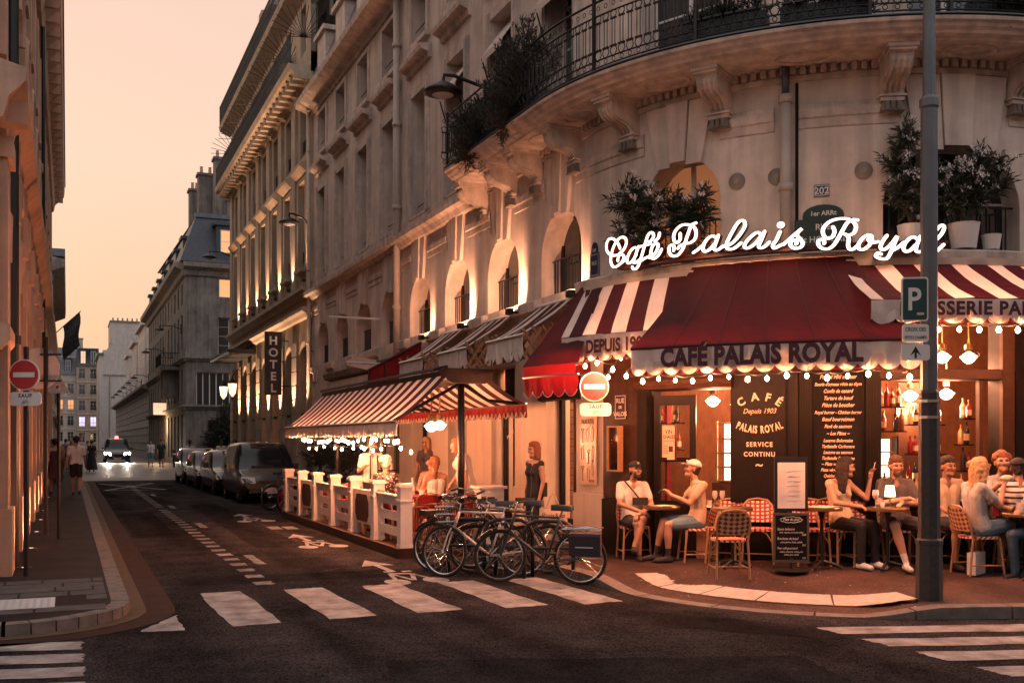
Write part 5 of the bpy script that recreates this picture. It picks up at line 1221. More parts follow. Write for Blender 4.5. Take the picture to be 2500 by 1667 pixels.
# ---- lamp post with parking signs
lp = thing('lamp_post', 'tall grey street lamp post with octagonal base on the corner pavement', 'lamp post', (8.36, 8.18, .1))
q = MB(); q.lathe([(.145, -.05), (.145, .0), (.137, .02), (.132, .60), (.14, .61), (.14, .65), (.112, .67)], 8); ob('base', q, 'iron_dusty', lp)
q = MB(); q.lathe([(.110, .66), (.106, 2.2), (.090, 2.24)], 8); ob('sleeve', q, 'iron_dusty', lp)
q = MB(); q.lathe([(.088, 2.2), (.086, 5.2), (.1, 5.22), (.1, 5.3), (.066, 5.34), (.055, 8.4)], 10); ob('shaft', q, 'zinc', lp)
for z in (1.93, 2.1): q = MB(); q.lathe([(.112, z), (.112, z+.03)], 10); ob('clamp', q, 'chrome', lp)
q = MB(); q.tube([(0, 0, 8.4), (0, -.2, 8.7), (0, -.9, 8.85)], .045, 8); ob('arm', q, 'zinc', lp); q = MB(); q.lathe([(.05, .1), (.24, .02), (.25, -.04), (.1, -.06)], 12, (0, -1.0, 8.8)); ob('lamp_head', q, 'zinc', lp)
pk = thing('parking_sign', 'green-blue parking sign with white P clamped to the lamp post', 'sign', (8.10, 8.12, 3.27), -R_(30))
q = MB(); q.prism(rrect(.27, .46, .03), -.008, .008); ob('rim', q, 'sign_white', pk); q = MB(); q.prism(rrect(.24, .425, .022), -.012, -.0085); ob('face', q, 'sign_blue', pk)
q = MB(); text(q, 'P', -.01, -.0135, -.11, .33, bold=.006, sx=.85); ob('lettering', q, 'sign_white', pk); q = MB(); q.box(.02, .09, -.0135, -.0125, -.165, -.14); ob('sticker', q, 'stone_trim', pk)
for dz, w_, h_, lab, lines in ((-.335, .27, .185, 'white plate reading CROIX DES PETITS CHAMPS on the lamp post', (('CROIX DES', .02, .058), ('PETITS CHAMPS', -.06, .044))), (-.535, .29, .165, 'white plate with black upward arrow on the lamp post', ())):
    cs = thing('direction_plate', lab, 'sign', (8.09, 8.1, 3.25+dz), -R_(27))
    q = MB(); q.prism(rrect(w_, h_, .03), -.006, .006); ob('plate', q, 'sign_white', cs)
    for bd_, zz, sz in lines: q = MB(); text(q, bd_, 0, -.008, zz, sz, bold=.001, sx=.72); ob('lettering', q, 'rubber', cs)
    if not lines: q = MB(); q.prism([(-.011, -.06), (.011, -.06), (.011, .0), (.055, -.035), (.0, .065), (-.055, -.035), (-.011, .0)], -.009, -.0065); ob('arrow', q, 'rubber', cs)
# ---- bracket street lamps on the walls
def wall_lamp(label, wall, head):
    t = thing('wall_street_lamp', label, 'street lamp', wall, 0, 'bracket street lamps')
    d = [head[i]-wall[i] for i in range(3)]
    q = MB(); q.tube([(0, 0, 0), (d[0]*.4, d[1]*.4, .22+d[2]*.4), (d[0]*.85, d[1]*.85, d[2]+.28), (d[0]*.98, d[1]*.98, d[2]+.27), (d[0], d[1], d[2]+.12)], .032, 7); ob('arm', q, 'iron', t)
    q = MB(); q.lathe([(.04, .16), (.09, .13), (.22, .07), (.33, -.01), (.34, -.05), (.28, -.06), (.2, -.09), (.05, -.10)], 16); ob('lamp_head', q, 'iron', t, loc=tuple(d), smooth=True)
    q = MB(); q.lathe([(.19, -.091), (.1, -.125), (.01, -.13)], 14); ob('lens', q, 'sign_grey', t, loc=tuple(d)); q = MB(); q.box(-.03, .03, -.06, .06, -.35, .35); ob('wall_plate', q, 'iron', t); return t
wall_lamp('black bracket street lamp over the balcony shrubs of the corner building', P(PW(16.8), -.03, 7.75), (5.98, 16.8, 7.88)); wall_lamp('black bracket street lamp beside the hotel drain pipe', P(PW(33.6), -.03, 8.85), (6.6, 33.4, 8.9))
wall_lamp('small black bracket lamp near the hotel end', P(PW(51.6), -.03, 10.8), (6.3, 51.4, 10.7))
wall_lamp('black bracket street lamp on the grey mansard building', P(PW(76), -.03, 9.7), (5.9, 75.8, 9.6)); wall_lamp('black bracket street lamp past the scrolled stone balcony', P(PW(90), -.03, 9.2), (5.9, 89.8, 9.1))
for k in range(6): wall_lamp('small bracket lamp in the row along the low stone building', P(PW(108+k*10), -.03, 8.1), (6.0, 107.8+k*10, 8.0))
# ---------------------------------------------------------------- cafe front and inside (parts of the corner building)
sf_ops = [(1.49, 2.74, .12, 2.5, 0), (4.67, 6.24, 1.02, 2.58, 0), (4.67, 6.24, 2.72, 3.42, 0), (6.9, 8.2, 1.02, 2.58, 0)]
b = MB(); facade(b, .45, S1, 0, 4.0, sf_ops, .22, .2); sf = wob('shopfront', b, ['timber_dark'], cb, P)
def sfp(name, x0, x1, y0, y1, z0, z1, m='timber_dark', ds=.2):
    q = MB(); q.sbox(x0, x1, y0, y1, z0, z1, ds); return wob(name, q, m, sf, P)
def sfs(name, prof, a, c, m='timber_dark'):
    q = MB(); q.sweep(prof, a, c, .2); return wob(name, q, m, sf, P)
sfp('side_panel', .47, 1.30, -.02, 0, .95, 3.6, 'timber_brown'); sfp('jamb', 1.30, 1.47, -.09, 0, .12, 3.3); sfp('dado', .47, 1.29, -.05, 0, .12, .93)
sfs('door_head', [(0, 2.5), (-.09, 2.52), (-.12, 2.58), (-.10, 2.64), (-.2, 2.70), (-.22, 2.76), (0, 2.78)], 1.25, 2.78, 'timber_brown')
sfs('fascia', [(0, 2.80), (-.03, 2.81), (-.03, 3.4), (-.1, 3.46), (-.12, 3.56), (0, 3.6)], 1.3, 4.58, 'timber_brown')
sfp('sign_panel', 2.80, 3.48, -.03, 0, .98, 2.66); sfp('pilaster', 3.54, 3.64, -.08, 0, .12, 2.72); sfp('pilaster', 3.66, 3.80, -.06, 0, .12, 2.72); sfp('pilaster', 4.47, 4.64, -.07, 0, .12, 2.72)
for s0_ in (3.68, 4.49):
    for j in range(4): sfp('flute', s0_+j*.034, s0_+.014+j*.034, -.075, -.06, 1.05, 2.55)
sfp('dado', 2.76, 4.66, -.045, 0, .12, .93); sfp('dado_panel', 2.86, 3.44, -.06, -.045, .3, .8); sfp('dado_panel', 3.86, 4.42, -.06, -.045, .3, .8)
sfs('sill', [(0, .93), (-.10, .94), (-.13, .98), (-.12, 1.03), (.15, 1.04)], 4.62, 6.3, 'timber_brown'); sfs('sill', [(0, .86), (-.04, .87), (-.07, .91), (0, .93)], 4.62, 6.3, 'brass')
sfp('counter_front', 4.66, 6.3, -.05, 0, .12, .86, 'timber_brown')
for j in range(9): sfp('moulding', 4.72+j*.17, 4.80+j*.17, -.07, -.05, .25, .8)
sfp('transom_bar', 4.6, 6.3, -.05, .1, 2.59, 2.71, 'timber_brown'); sfp('mullion', 5.18, 5.22, 0, .08, 1.04, 2.58, 'brass'); sfp('mullion', 5.95, 6.0, 0, .08, 1.04, 2.58, 'timber_brown')
sfp('jamb', 6.24, 6.42, -.06, 0, .12, 3.4, 'timber_brown'); sfp('panel', 6.46, 6.86, -.03, 0, .95, 2.7)
for z0, z1 in ((1.03, 2.57), (2.73, 3.41)):
    q = MB(); q.grid([[(4.69+k*.155, .12, z0), (4.69+k*.155, .12, z1)] for k in range(11)]); wob('pane', q, 'glass_clear', sf, P)
# open door leaf
q = MB()
for x0, x1, z0, z1 in ((0, .09, .14, 2.44), (.51, .60, .14, 2.44), (.09, .51, 2.3, 2.44), (.09, .51, .14, .95), (.09, .51, 1.5, 1.56)): q.box(x0, x1, -.03, .03, z0, z1)
dl = place('door_leaf', q.mesh('door_leaf', 'timber_dark'), sf, P(1.5, .05, 0), PR(1.5)+R_(28)); q = MB(); q.box(.09, .51, -.005, .005, .95, 2.3); place('pane', q.mesh('pane', 'glass_clear'), dl, P(1.5, .05, 0), PR(1.5)+R_(28))
q = MB(); q.tube([(.54, -.07, 1.0), (.54, -.07, 1.5)], .018, 6); place('handle', q.mesh('handle', 'brass'), dl, P(1.5, .05, 0), PR(1.5)+R_(28))
q = MB(); q.sbox(1.53, 1.57, .26, .36, .14, 2.45); wob('curtain', q, 'cloth_bright_red', sf, P)
# lettering painted on the sign panel
def arc_letters(q, body, s, z, size, R, step, up=1, sx=1.0):
    ms = [None if ch == ' ' else text_mesh(ch, size, 'CENTER', .004, sx=sx) for ch in body]
    ws = [step*R*.6 if m is None else max(v.co.x for v in m.vertices)-min(v.co.x for v in m.vertices) for m in ms]; gap = max(.012, (step*R*len(body)-sum(ws))/max(1, len(body)-1)); x = -(sum(ws)+gap*(len(body)-1))/2
    for m, w_ in zip(ms, ws):
        a = (x+w_/2)/R; x += w_+gap
        if m is None: continue
        c_ = (max(v.co.x for v in m.vertices)+min(v.co.x for v in m.vertices))/2
        q.add(m, Matrix.Translation((s+R*math.sin(a), -.036, z+up*R*(math.cos(a)-1))) @ Matrix.Rotation(up*a, 4, 'Y') @ Matrix.Translation((-c_, 0, 0))); bpy.data.meshes.remove(m)
def painted(fn_): q = MB(); fn_(q); wob('painted_lettering', q, 'cream_letter', sf, P)
painted(lambda q: arc_letters(q, 'CAFÉ', 3.14, 2.335, .145, .42, .33)); painted(lambda q: text(q, 'Depuis 1903', 3.14, -.036, 2.16, .095, shear=.3, sx=.9)); painted(lambda q: arc_letters(q, 'PALAIS ROYAL', 3.14, 1.90, .135, .75, .062, -1, .56))
painted(lambda q: text(q, 'SERVICE', 3.14, -.036, 1.72, .085, spacing=1.3, bold=.002, sx=.9)); painted(lambda q: text(q, 'CONTINU', 3.14, -.036, 1.59, .085, spacing=1.25, bold=.002, sx=.9)); painted(lambda q: text(q, '~', 3.14, -.036, 1.43, .16, bold=.004))
# big menu board
mb_ = thing('menu_board', 'tall blackboard menu with handwritten dishes on the cafe front', 'menu', P(4.13, -.03, 1.85))
q = MB(); q.sbox(3.85, 4.42, -.035, -.01, 1.05, 2.70); wob('board', q, 'blackboard', mb_, P)
MEN = [('Poulet rôti au four', .074), ("Souris d'agneau rôtie au thym", .06), ('Confit de canard', .066), ('Tartare de bœuf', .066), ('Pièce du boucher', .07), ('Royal burger - Chicken burger', .058), ('Bœuf bourguignon', .066), ('Pavé de saumon', .064), ('~ Les Pâtes ~', .064), ('Lasagne Bolognaise', .058), ('Tagliatelle Carbonara', .058), ('Lasagne au saumon', .058), ('Tagliatelle Bolognaise', .058), ('~ Plats végétariens ~', .06), ('Pizza végétarienne', .058), ('Quiche au four', .056), ('Burger', .056), ('Tagliatelle', .056)]
z = 2.60
for k, (body, sz) in enumerate(MEN):
    q = MB(); text(q, body, 4.13+(.0 if k < 14 else -.04), -.04, z, sz, shear=.35, sx=.80, bold=.0012); z -= .091 if k < 9 else .076; wob('handwriting', q, 'cream_letter', mb_, P)
# poster on the pier, mirror case, wine poster
def hangboard(name, label, cat, s, y, z, w, h, m, frame=None, fm='timber_dark', dep=.02):
    t = thing(name, label, cat, P(s, y, z), PR(s)); q = MB(); q.box(-w/2, w/2, -dep, 0, -h/2, h/2); ob('board', q, m, t)
    if frame:
        q = MB()
        for x0, x1, z0, z1 in ((-w/2-frame, w/2+frame, h/2, h/2+frame), (-w/2-frame, w/2+frame, -h/2-frame, -h/2), (-w/2-frame, -w/2, -h/2, h/2), (w/2, w/2+frame, -h/2, h/2)): q.box(x0, x1, -dep-.03, .0, z0, z1)
        ob('frame', q, fm, t)
    return t
mat('poster_paper', (.62, .45, .32), .28, .06, 6)
ps = hangboard('drinks_poster', 'tall cream PALAIS ROYAL drinks poster on the corner pier', 'poster', .06, -.02, 1.66, .50, 1.08, 'poster_paper')
q = MB(); text(q, 'PALAIS ROYAL', 0, -.024, .40, .10, sx=.62, bold=.003); ob('lettering', q, 'letter_dark', ps); q = MB()
for x, z0, k in ((-.17, .22, 0), (.0, .22, 1), (.16, .22, 2), (-.17, -.06, 1), (.02, -.1, 0), (.17, -.08, 2), (-.16, -.36, 0), (.02, -.38, 1), (.17, -.3, 2)):     # line drawings of drinks
    if k == 0: q.tube([(x-.045, -.023, z0+.1), (x, -.023, z0+.03), (x, -.023, z0-.1), (x-.03, -.023, z0-.11), (x+.03, -.023, z0-.11)], .004, 4); q.tube([(x-.045, -.023, z0+.1), (x+.045, -.023, z0+.1), (x, -.023, z0+.03)], .004, 4)
    elif k == 1: q.tube([(x-.04, -.023, z0+.08), (x-.03, -.023, z0-.09), (x+.03, -.023, z0-.09), (x+.04, -.023, z0+.08), (x-.04, -.023, z0+.08), (x+.05, -.023, z0+.13)], .004, 4)
    else: q.tube([(x-.03, -.023, z0+.1), (x-.03, -.023, z0-.1), (x+.02, -.023, z0-.08), (x+.03, -.023, z0+.1), (x, -.023, z0+.14), (x-.03, -.023, z0+.1)], .004, 4)
for k in range(6): q.box(.04+k*.03, .055+k*.03, -.024, -.021, -.50, -.46)
ob('print', q, 'letter_dark', ps)
mat('mirror', (.10, .06, .045), .06, metal=.8); hangboard('mirror_case', 'narrow framed mirror case beside the cafe door', 'mirror', .86, -.06, 1.68, .22, .62, 'mirror', .025, 'frame_wood' if 0 else 'rattan', .06)
wp = hangboard('wine_poster', 'cream VIN CHAUD poster hanging in the cafe doorway', 'poster', 1.72, .12, 1.78, .24, .50, 'poster_paper', .006, 'timber_brown', .01)
q = MB(); text(q, 'VIN', 0, -.014, .12, .075, bold=.002); text(q, 'CHAUD', 0, -.014, .05, .065, sx=.85, bold=.002); text(q, 'Mulled wine', 0, -.014, .0, .035); q.lathe([(.035, -.13), (.045, -.05), (.04, -.05)], 10, (.045, -.0, 0)) if 0 else q.box(.0, .07, -.014, -.011, -.14, -.06)
for k in range(4): q.box(-.09, -.02, -.014, -.011, -.06-k*.035, -.052-k*.035)
ob('print', q, 'letter_dark', wp)
# side-street doors of the cafe
for k, s in enumerate(SB[:4]):
    q = MB()
    for x0, x1, z0, z1 in ((-.56, -.46, .12, 2.75), (.46, .56, .12, 2.75), (-.46, .46, 2.6, 2.75), (-.46, .46, .12, .5), (-.03, .03, .5, 2.6)): q.box(x0, x1, -.03, .04, z0, z1)
    d = place('side_door', q.mesh('side_door', 'timber_dark'), cb, P(s, .28, 0), PR(-1)); q = MB(); q.box(-.46, .46, .0, .01, .5, 2.6); place('pane', q.mesh('pane', 'glass_clear'), d, P(s, .28, 0), PR(-1))
    q = MB(); q.box(-.5, .5, -.02, .02, 2.75, 3.15); place('transom', q.mesh('transom', 'timber_dark'), d, P(s, .28, 0), PR(-1))
q = MB(); s = SB[0]; q.sweep([(0, 2.45), (-.08, 2.47), (-.12, 2.6), (-.24, 2.7), (-.26, 2.8), (0, 2.82)], s-.72, s+.72, 2); wob('door_cornice', q, 'timber_dark', cb, P)
q = MB(); arc_letters(q, 'PLATS DU JOUR', SB[1], 1.95, .09, .6, .075); wob('glass_lettering', q, 'cream_letter', cb, lambda x, y, z: P(x, .26, z))
for s in SB[4:]:
    window(cb, P(s, .38, .9), PR(-1), 1.7, 2.1, 3, 2, frame='stone_dark')
# shop beyond: signboard, folded awning, projecting sign arms
q = MB(); q.sbox(SB[6]-1.3, SB[4]+1.3, -.14, 0, 3.05, 3.55, 4); fs = wob('shop_fascia', q, 'stone_pale', cb, P)
for s in (SB[5]-.9, SB[5]+.9): q = MB(); text(q, 'GEFOR', s, -.145, 3.2, .26, bold=.004); wob('lettering', q, 'stone_old', fs, P)
q = MB(); q.sweep([(0, 3.6), (-.2, 3.65), (-.25, 3.8), (0, 3.85)], SB[6]-1.4, SB[4]+1.4, 6); wob('shop_cornice', q, 'stone_old', cb, P)
for s, z, L in ((SB[3]-.9, 3.6, 1.5), (SB[4]-.6, 4.9, 1.4)): q = MB(); q.tube([(s, 0, z), (s, -L, z)], .03, 6); wob('sign_arm', q, 'white_frame', cb, P)
q = MB(); q.prism([(-.55, 0), (-.3, .12), (.2, .05), (.25, -.35), (.02, -.62), (.0, -.2), (-.55, -.1)], -.04, .04); place('sign_scroll', q.mesh('sign_scroll', 'stone_pale'), cb, P(SB[4], -.55, 3.75), 0)
# ---- inside
rm = MB(); rm.sbox(-9.6, 9.5, 2.9, 3.0, .1, 3.8, .3); mat('wood_warm', (.20, .085, .04), .5, .4, 6, .1, 40); wob('back_wall', rm, 'wood_warm', cb, P)
rm = MB(); rm.sbox(-9.6, 9.5, .22, 2.9, .08, .13, .25); wob('inside_floor', rm, 'timber_brown', cb, P)
rm = MB(); rm.sbox(-9.6, 9.5, .05, 2.9, 3.72, 3.8, .25); wob('inside_ceiling', rm, 'plaster_cream', cb, P)
rm = MB(); rm.box(-9.7, -9.6, .3, 2.9, .1, 3.8); wob('inside_wall', rm, 'wood_warm', cb, P); rm = MB(); rm.box(9.5, 9.6, .24, 3.0, .1, 3.8); wob('inside_wall', rm, 'wood_warm', cb, P)
q = MB(); q.grid([[(6.9+k*.13, .15, 1.03), (6.9+k*.13, .15, 2.57)] for k in range(11)]); wob('pane', q, 'glass_dark', sf, P)
# brickwork glimpsed in the side door
for r in range(16):
    for c_ in range(4):
        q = MB(); s = SB[1]-.25+c_*.23+(.11 if r % 2 else 0); q.sbox(s, s+.21, 1.45, 1.55, .3+r*.14, .3+r*.14+.12, 1); wob('brick', q, 'stone_red', sf, P)
bc = thing('bar_counter', 'dark wooden bar counter inside the cafe window', 'counter', P(5.0, 1.4, .13))
q = MB(); q.sbox(2.5, 6.6, 1.25, 1.7, .13, 1.10, .2); wob('body', q, 'timber_brown', bc, P); q = MB(); q.sbox(2.45, 6.65, 1.2, 1.75, 1.10, 1.15, .2); wob('top', q, 'brass', bc, P)
dc = thing('display_cabinet', 'lit glass display cabinet with shelves inside the cafe doorway', 'cabinet', P(2.62, .9, 1.1))
for s0_, s1_ in ((2.16, 2.44), (2.56, 2.95)):
    q = MB(); q.sbox(s0_, s1_, .98, 1.0, 1.22, 2.05, .2); wob('lit_back', q, 'fridge_light', dc, P)
    for z in (1.22, 1.42, 1.62, 1.82, 2.05): q = MB(); q.sbox(s0_-.01, s1_+.01, .75, .97, z-.012, z+.012, .2); wob('shelf', q, 'brass', dc, P)
    for s in (s0_, s1_): q = MB(); q.sbox(s-.012, s+.012, .74, .77, 1.2, 2.07, 1); wob('corner_post', q, 'brass', dc, P)
q = MB(); q.sbox(2.1, 3.0, .7, 1.1, .13, 1.2, .2); wob('base', q, 'timber_brown', dc, P)
fr = thing('bottle_fridge', 'brightly lit glass-door bottle fridge behind the cafe window', 'fridge', P(5.05, .9, 1.05))
q = MB(); q.sbox(4.86, 5.10, .98, 1.0, 1.30, 1.82, .2); wob('lit_back', q, 'fridge_light', fr, P)
for z in (1.28, 1.46, 1.64): q = MB(); q.sbox(4.86, 5.16, .85, .975, z-.008, z+.008, .2); wob('shelf', q, 'brass', fr, P)
q = MB()
for s in (4.85, 5.17): q.sbox(s-.014, s+.014, .82, 1.02, 1.05, 1.86, 1)
wob('case', q, 'timber_dark', fr, P) if 0 else None
for s in (4.85, 5.17): q = MB(); q.sbox(s-.014, s+.014, .82, 1.02, 1.05, 1.86, 1); wob('case_side', q, 'timber_dark', fr, P)
# shelves with bottles
bt = MB(); bt.lathe([(.034, 0), (.036, .02), (.036, .17), (.03, .2), (.013, .24), (.012, .30), (.015, .305)], 8)
gl = [mat('bottle_amber', (.16, .035, .008), .12, spec=.8), mat('bottle_dark', (.02, .015, .01), .1, spec=.8), mat('bottle_pale', (.45, .26, .12), .12, spec=.8), mat('bottle_red', (.22, .012, .008), .12, spec=.8)]
BMS = [bt.mesh('bottle', g, smooth=True) for g in gl]; lbm = MB(); lbm.lathe([(.0368, .05), (.0368, .14)], 8); LBL = lbm.mesh('bottle_label', 'poster_paper')
shelf_no = 0
def bottle_shelf(s0_, s1_, y, z, lab, step=.085, fill=.95):
    global shelf_no
    sh = thing('bottle_shelf', 'dark wooden bottle shelf '+lab, 'shelf', P((s0_+s1_)/2, y, z)); q = MB(); q.sbox(s0_, s1_, y-.06, y+.10, z-.02, z, .2); wob('board', q, 'timber_dark', sh, P)
    s = s0_+.05
    while s < s1_-.03:
        if rnd.random() < fill:
            o = place('bottle', BMS[rnd.randrange(4)], None, P(s, y+.02, z), 0, (1, 1, rnd.uniform(.78, 1.05))); tag(o, 'glass spirits bottle on the shelf '+lab, 'bottle', 'bottles '+lab)
            if rnd.random() < .6: l_ = bpy.data.objects.new('bottle_label', LBL); COL.objects.link(l_); l_.parent = o
        s += step+rnd.uniform(0, .02)
bottle_shelf(4.72, 5.2, .62, 1.93, 'left of the cafe window mullion'); bottle_shelf(5.3, 5.9, .75, 2.02, 'high on the brown wall behind the window'); bottle_shelf(5.3, 5.92, .75, 1.62, 'midway up the wall behind the window'); bottle_shelf(5.3, 5.7, .78, 1.25, 'low behind the window beside the counter', fill=.8)
bottle_shelf(4.72, 5.2, .70, 2.26, 'highest left of the window mullion'); bottle_shelf(4.74, 6.2, .30, 1.06, 'along the window sill', .10, .8); bottle_shelf(6.02, 6.24, .5, 2.1, 'high at the right edge of the window'); bottle_shelf(6.02, 6.24, .5, 1.4, 'low at the right edge of the window'); bottle_shelf(6.02, 6.24, .55, 1.75, 'at the right edge of the window'); bottle_shelf(4.75, 6.2, 2.6, 2.35, 'on the back wall of the bar')
bottle_shelf(SB[0]-.5, SB[0]+.6, 1.9, 2.1, 'high behind the side door by the pier', .07); bottle_shelf(SB[0]-.5, SB[0]+.6, 1.9, 1.65, 'low behind the side door by the pier', .07)
q = MB(); q.sbox(5.28, 6.0, 1.06, 1.1, 1.0, 2.6, .2); mat('wood_board', (.07, .03, .017), .45, .4, 6); wob('board_wall', q, 'wood_board', sf, P)
q = MB(); text(q, 'vente à emporter', 5.72, 1.03, 2.28, .085, shear=.35); wob('board_lettering', q, 'cream_letter', sf, P)
for k, (s, y, z, lab) in enumerate(((5.75, .55, 2.92, 'white glass pendant lamp behind the cafe transom window, middle one'), (6.15, .5, 2.92, 'white glass pendant lamp behind the transom beside the door jamb'), (5.35, .6, 2.90, 'white glass pendant lamp behind the transom nearest the mullion'), (5.42, .9, 2.42, 'white glass pendant lamp above the counter shelves'), (6.12, .95, 2.45, 'white glass pendant lamp before the cafe side glass'), (1.98, .9, 2.38, 'big white glass pendant lamp just inside the open door'), (2.42, 1.0, 2.32, 'white glass pendant lamp above the display cabinet'), (4.9, 1.3, 1.5, 'low white glass lamp on the bar'))):
    pendant(lab, P(s, y, z), .5, 60)
for s, y, z, e in ((3.2, 1.8, 3.2, 230), (5.5, 2.0, 3.2, 230), (SB[0], 1.3, 3.0, 170), (SB[1], 1.2, 3.0, 90), (1.6, 2.0, 3.2, 230)):
    q = MB(); q.lathe([(.01, -.06), (.09, -.05), (.11, 0), (.11, .05)], 12); cl = place('ceiling_lamp', q.mesh('ceiling_lamp', 'globe_glow'), cb, P(s, y, 3.66)); lamp_point('ceiling_light', cl, P(s, y, 3.4), e, (1, .40, .20), .12)
def table_lamp(label, loc, sc=1.0):
    t = thing('table_lamp', label, 'lamp', loc); q = MB(); q.lathe([(.055*sc, 0), (.055*sc, .008), (.008, .014), (.007, .15*sc)], 10); ob('stem', q, 'brass', t)
    q = MB(); q.lathe([(.062*sc, .13*sc), (.048*sc, .25*sc), (.044*sc, .255*sc)], 14); ob('shade', q, 'lamp_shade', t, smooth=True); lamp_point('shade_light', t, (loc[0], loc[1], loc[2]+.12*sc), 2.2, (1, .6, .35), .04); return t
table_lamp('small lit table lamp seen through the side door beside the pier', P(SB[0]-.2, .9, .92), .9)
# ---------------------------------------------------------------- terrace, furniture
td = thing('terrace_fence', 'white wooden terrace fence with square posts and dark chalk panels on a plank deck', 'fence', (4.64, 15.0, 0))
b = MB(); b.box(4.68, 5.98, 15.04, 24.2, .0, .148); wob('deck', b, 'timber_brown', td)
y = 15.0
while y < 24.1:
    b = MB(); L = min(1.5, 24.25-y); b.box(4.60, 4.68, y+.006, y+L-.006, 0, .155); wob('edge_board', b, 'timber_brown', td); y += 1.5
b = MB(); b.box(4.60, 6.0, 14.95, 15.035, 0, .155); wob('edge_board', b, 'timber_brown', td)
for k in range(14):
    b = MB(); b.box(4.69, 5.98, 15.05+k*.65, 15.68+k*.65, .148, .156); wob('deck_plank', b, 'timber_brown', td)
pm = MB(); pm.box(-.095, .095, -.095, .095, .15, 1.08); pm.box(-.115, .115, -.115, .115, .86, .89); pm.box(-.12, .12, -.12, .12, 1.08, 1.12); pm.box(-.105, .105, -.105, .105, 1.12, 1.14); pm.box(-.105, .105, -.105, .105, .15, .2)
PM = pm.mesh('post', 'white_paint'); rp_ = MB(); rp_.box(-.02, .02, -.07, .07, 0, .72); RP = rp_.mesh('post_panel', 'white_paint')
for k in range(7):
    p_ = place('post', PM, td, (4.76, 15.12+k*1.5, 0)); place('post_panel', RP, p_, (4.76, 15.12+k*1.5-.19, .16)) if k else None; place('post_panel', RP, p_, (4.76, 15.12+k*1.5+.19, .16))
for k in range(6):
    y0 = 15.12+k*1.5+.1; y1 = y0+1.3
    if k in (1, 4):
        q = MB(); q.box(4.73, 4.79, y0, y1, .36, .92); pn = wob('panel', q, 'white_paint', td)
        poly = []
        for sx, sz in ((1, 1), (-1, 1), (-1, -1), (1, -1)):
            c_ = [(sx*.42, sz*.12), (sx*.36, sz*.17), (sx*.36, sz*.2), (sx*.30, sz*.235)]; poly += c_ if sx*sz > 0 else c_[::-1]
        fnp = lambda x, y, z, yc=(y0+y1)/2: (4.73+y, yc-x, .64+z)
        q = MB(); q.prism([(x*1.18, z*1.05) for x, z in rrect(.96, .52, .02)], -.035, -.001); wob('panel_frame', q, 'white_paint', pn, fnp)
        q = MB(); q.prism(poly, -.045, -.036); wob('chalk_face', q, 'timber_brown', pn, fnp)
    else:
        for z0, z1 in ((.78, .92), (.54, .68), (.30, .44)): q = MB(); q.box(4.74, 4.78, y0, y1, z0, z1); wob('rail_board', q, 'white_paint', td)
q = MB(); q.box(4.70, 4.82, 15.12, 24.1, .925, .945); wob('cap_rail', q, 'white_paint', td)
# white end post box by the entrance
eb = thing('reception_stand', 'white wooden waiter stand at the terrace end', 'stand', (6.15, 15.1, .12)); q = MB(); q.box(-.2, .2, -.15, .15, 0, .92); ob('body', q, 'white_paint', eb); q = MB(); q.box(-.24, .24, -.19, .19, .92, .96); ob('top', q, 'white_paint', eb)
eb = thing('reception_stand', 'white wooden service box among the terrace tables', 'stand', (5.6, 20.5, .15)); q = MB(); q.box(-.25, .25, -.15, .15, 0, .88); ob('body', q, 'white_paint', eb); q = MB(); q.box(-.29, .29, -.19, .19, .88, .93); ob('top', q, 'white_paint', eb)
def weave(name, c1, c2, k=95, thr=.25):
    m = bpy.data.materials.new(name); m.use_nodes = True; n = m.node_tree; b = n.nodes['Principled BSDF']; b.inputs['Roughness'].default_value = .5
    t = n.nodes.new('ShaderNodeTexCoord'); s = n.nodes.new('ShaderNodeSeparateXYZ'); n.links.new(t.outputs['Object'], s.inputs[0])
    def mth(op, a, c=None):
        x = n.nodes.new('ShaderNodeMath'); x.operation = op
        for i, v in enumerate((a, c)):
            if v is None: continue
            if isinstance(v, (int, float)): x.inputs[i].default_value = v
            else: n.links.new(v, x.inputs[i])
        return x.outputs[0]
    v = mth('ADD', s.outputs['Y'], s.outputs['Z']); u = s.outputs['X']
    a = mth('COSINE', mth('MULTIPLY', mth('ADD', u, v), k)); c = mth('COSINE', mth('MULTIPLY', mth('SUBTRACT', u, v), k)); f = mth('GREATER_THAN', mth('ADD', mth('MULTIPLY', a, c), mth('MULTIPLY', mth('MULTIPLY', mth('COSINE', mth('MULTIPLY', u, k*4)), mth('COSINE', mth('MULTIPLY', v, k*4))), .22)), thr)
    mx = n.nodes.new('ShaderNodeMixRGB'); n.links.new(f, mx.inputs[0]); mx.inputs[1].default_value = (*c1, 1); mx.inputs[2].default_value = (*c2, 1); n.links.new(mx.outputs[0], b.inputs['Base Color']); MATS[name] = m
weave('weave_star', (.24, .010, .014), (.62, .48, .34), 50, .22); weave('weave_lattice', (.10, .012, .014), (.45, .27, .14), 46, .05)
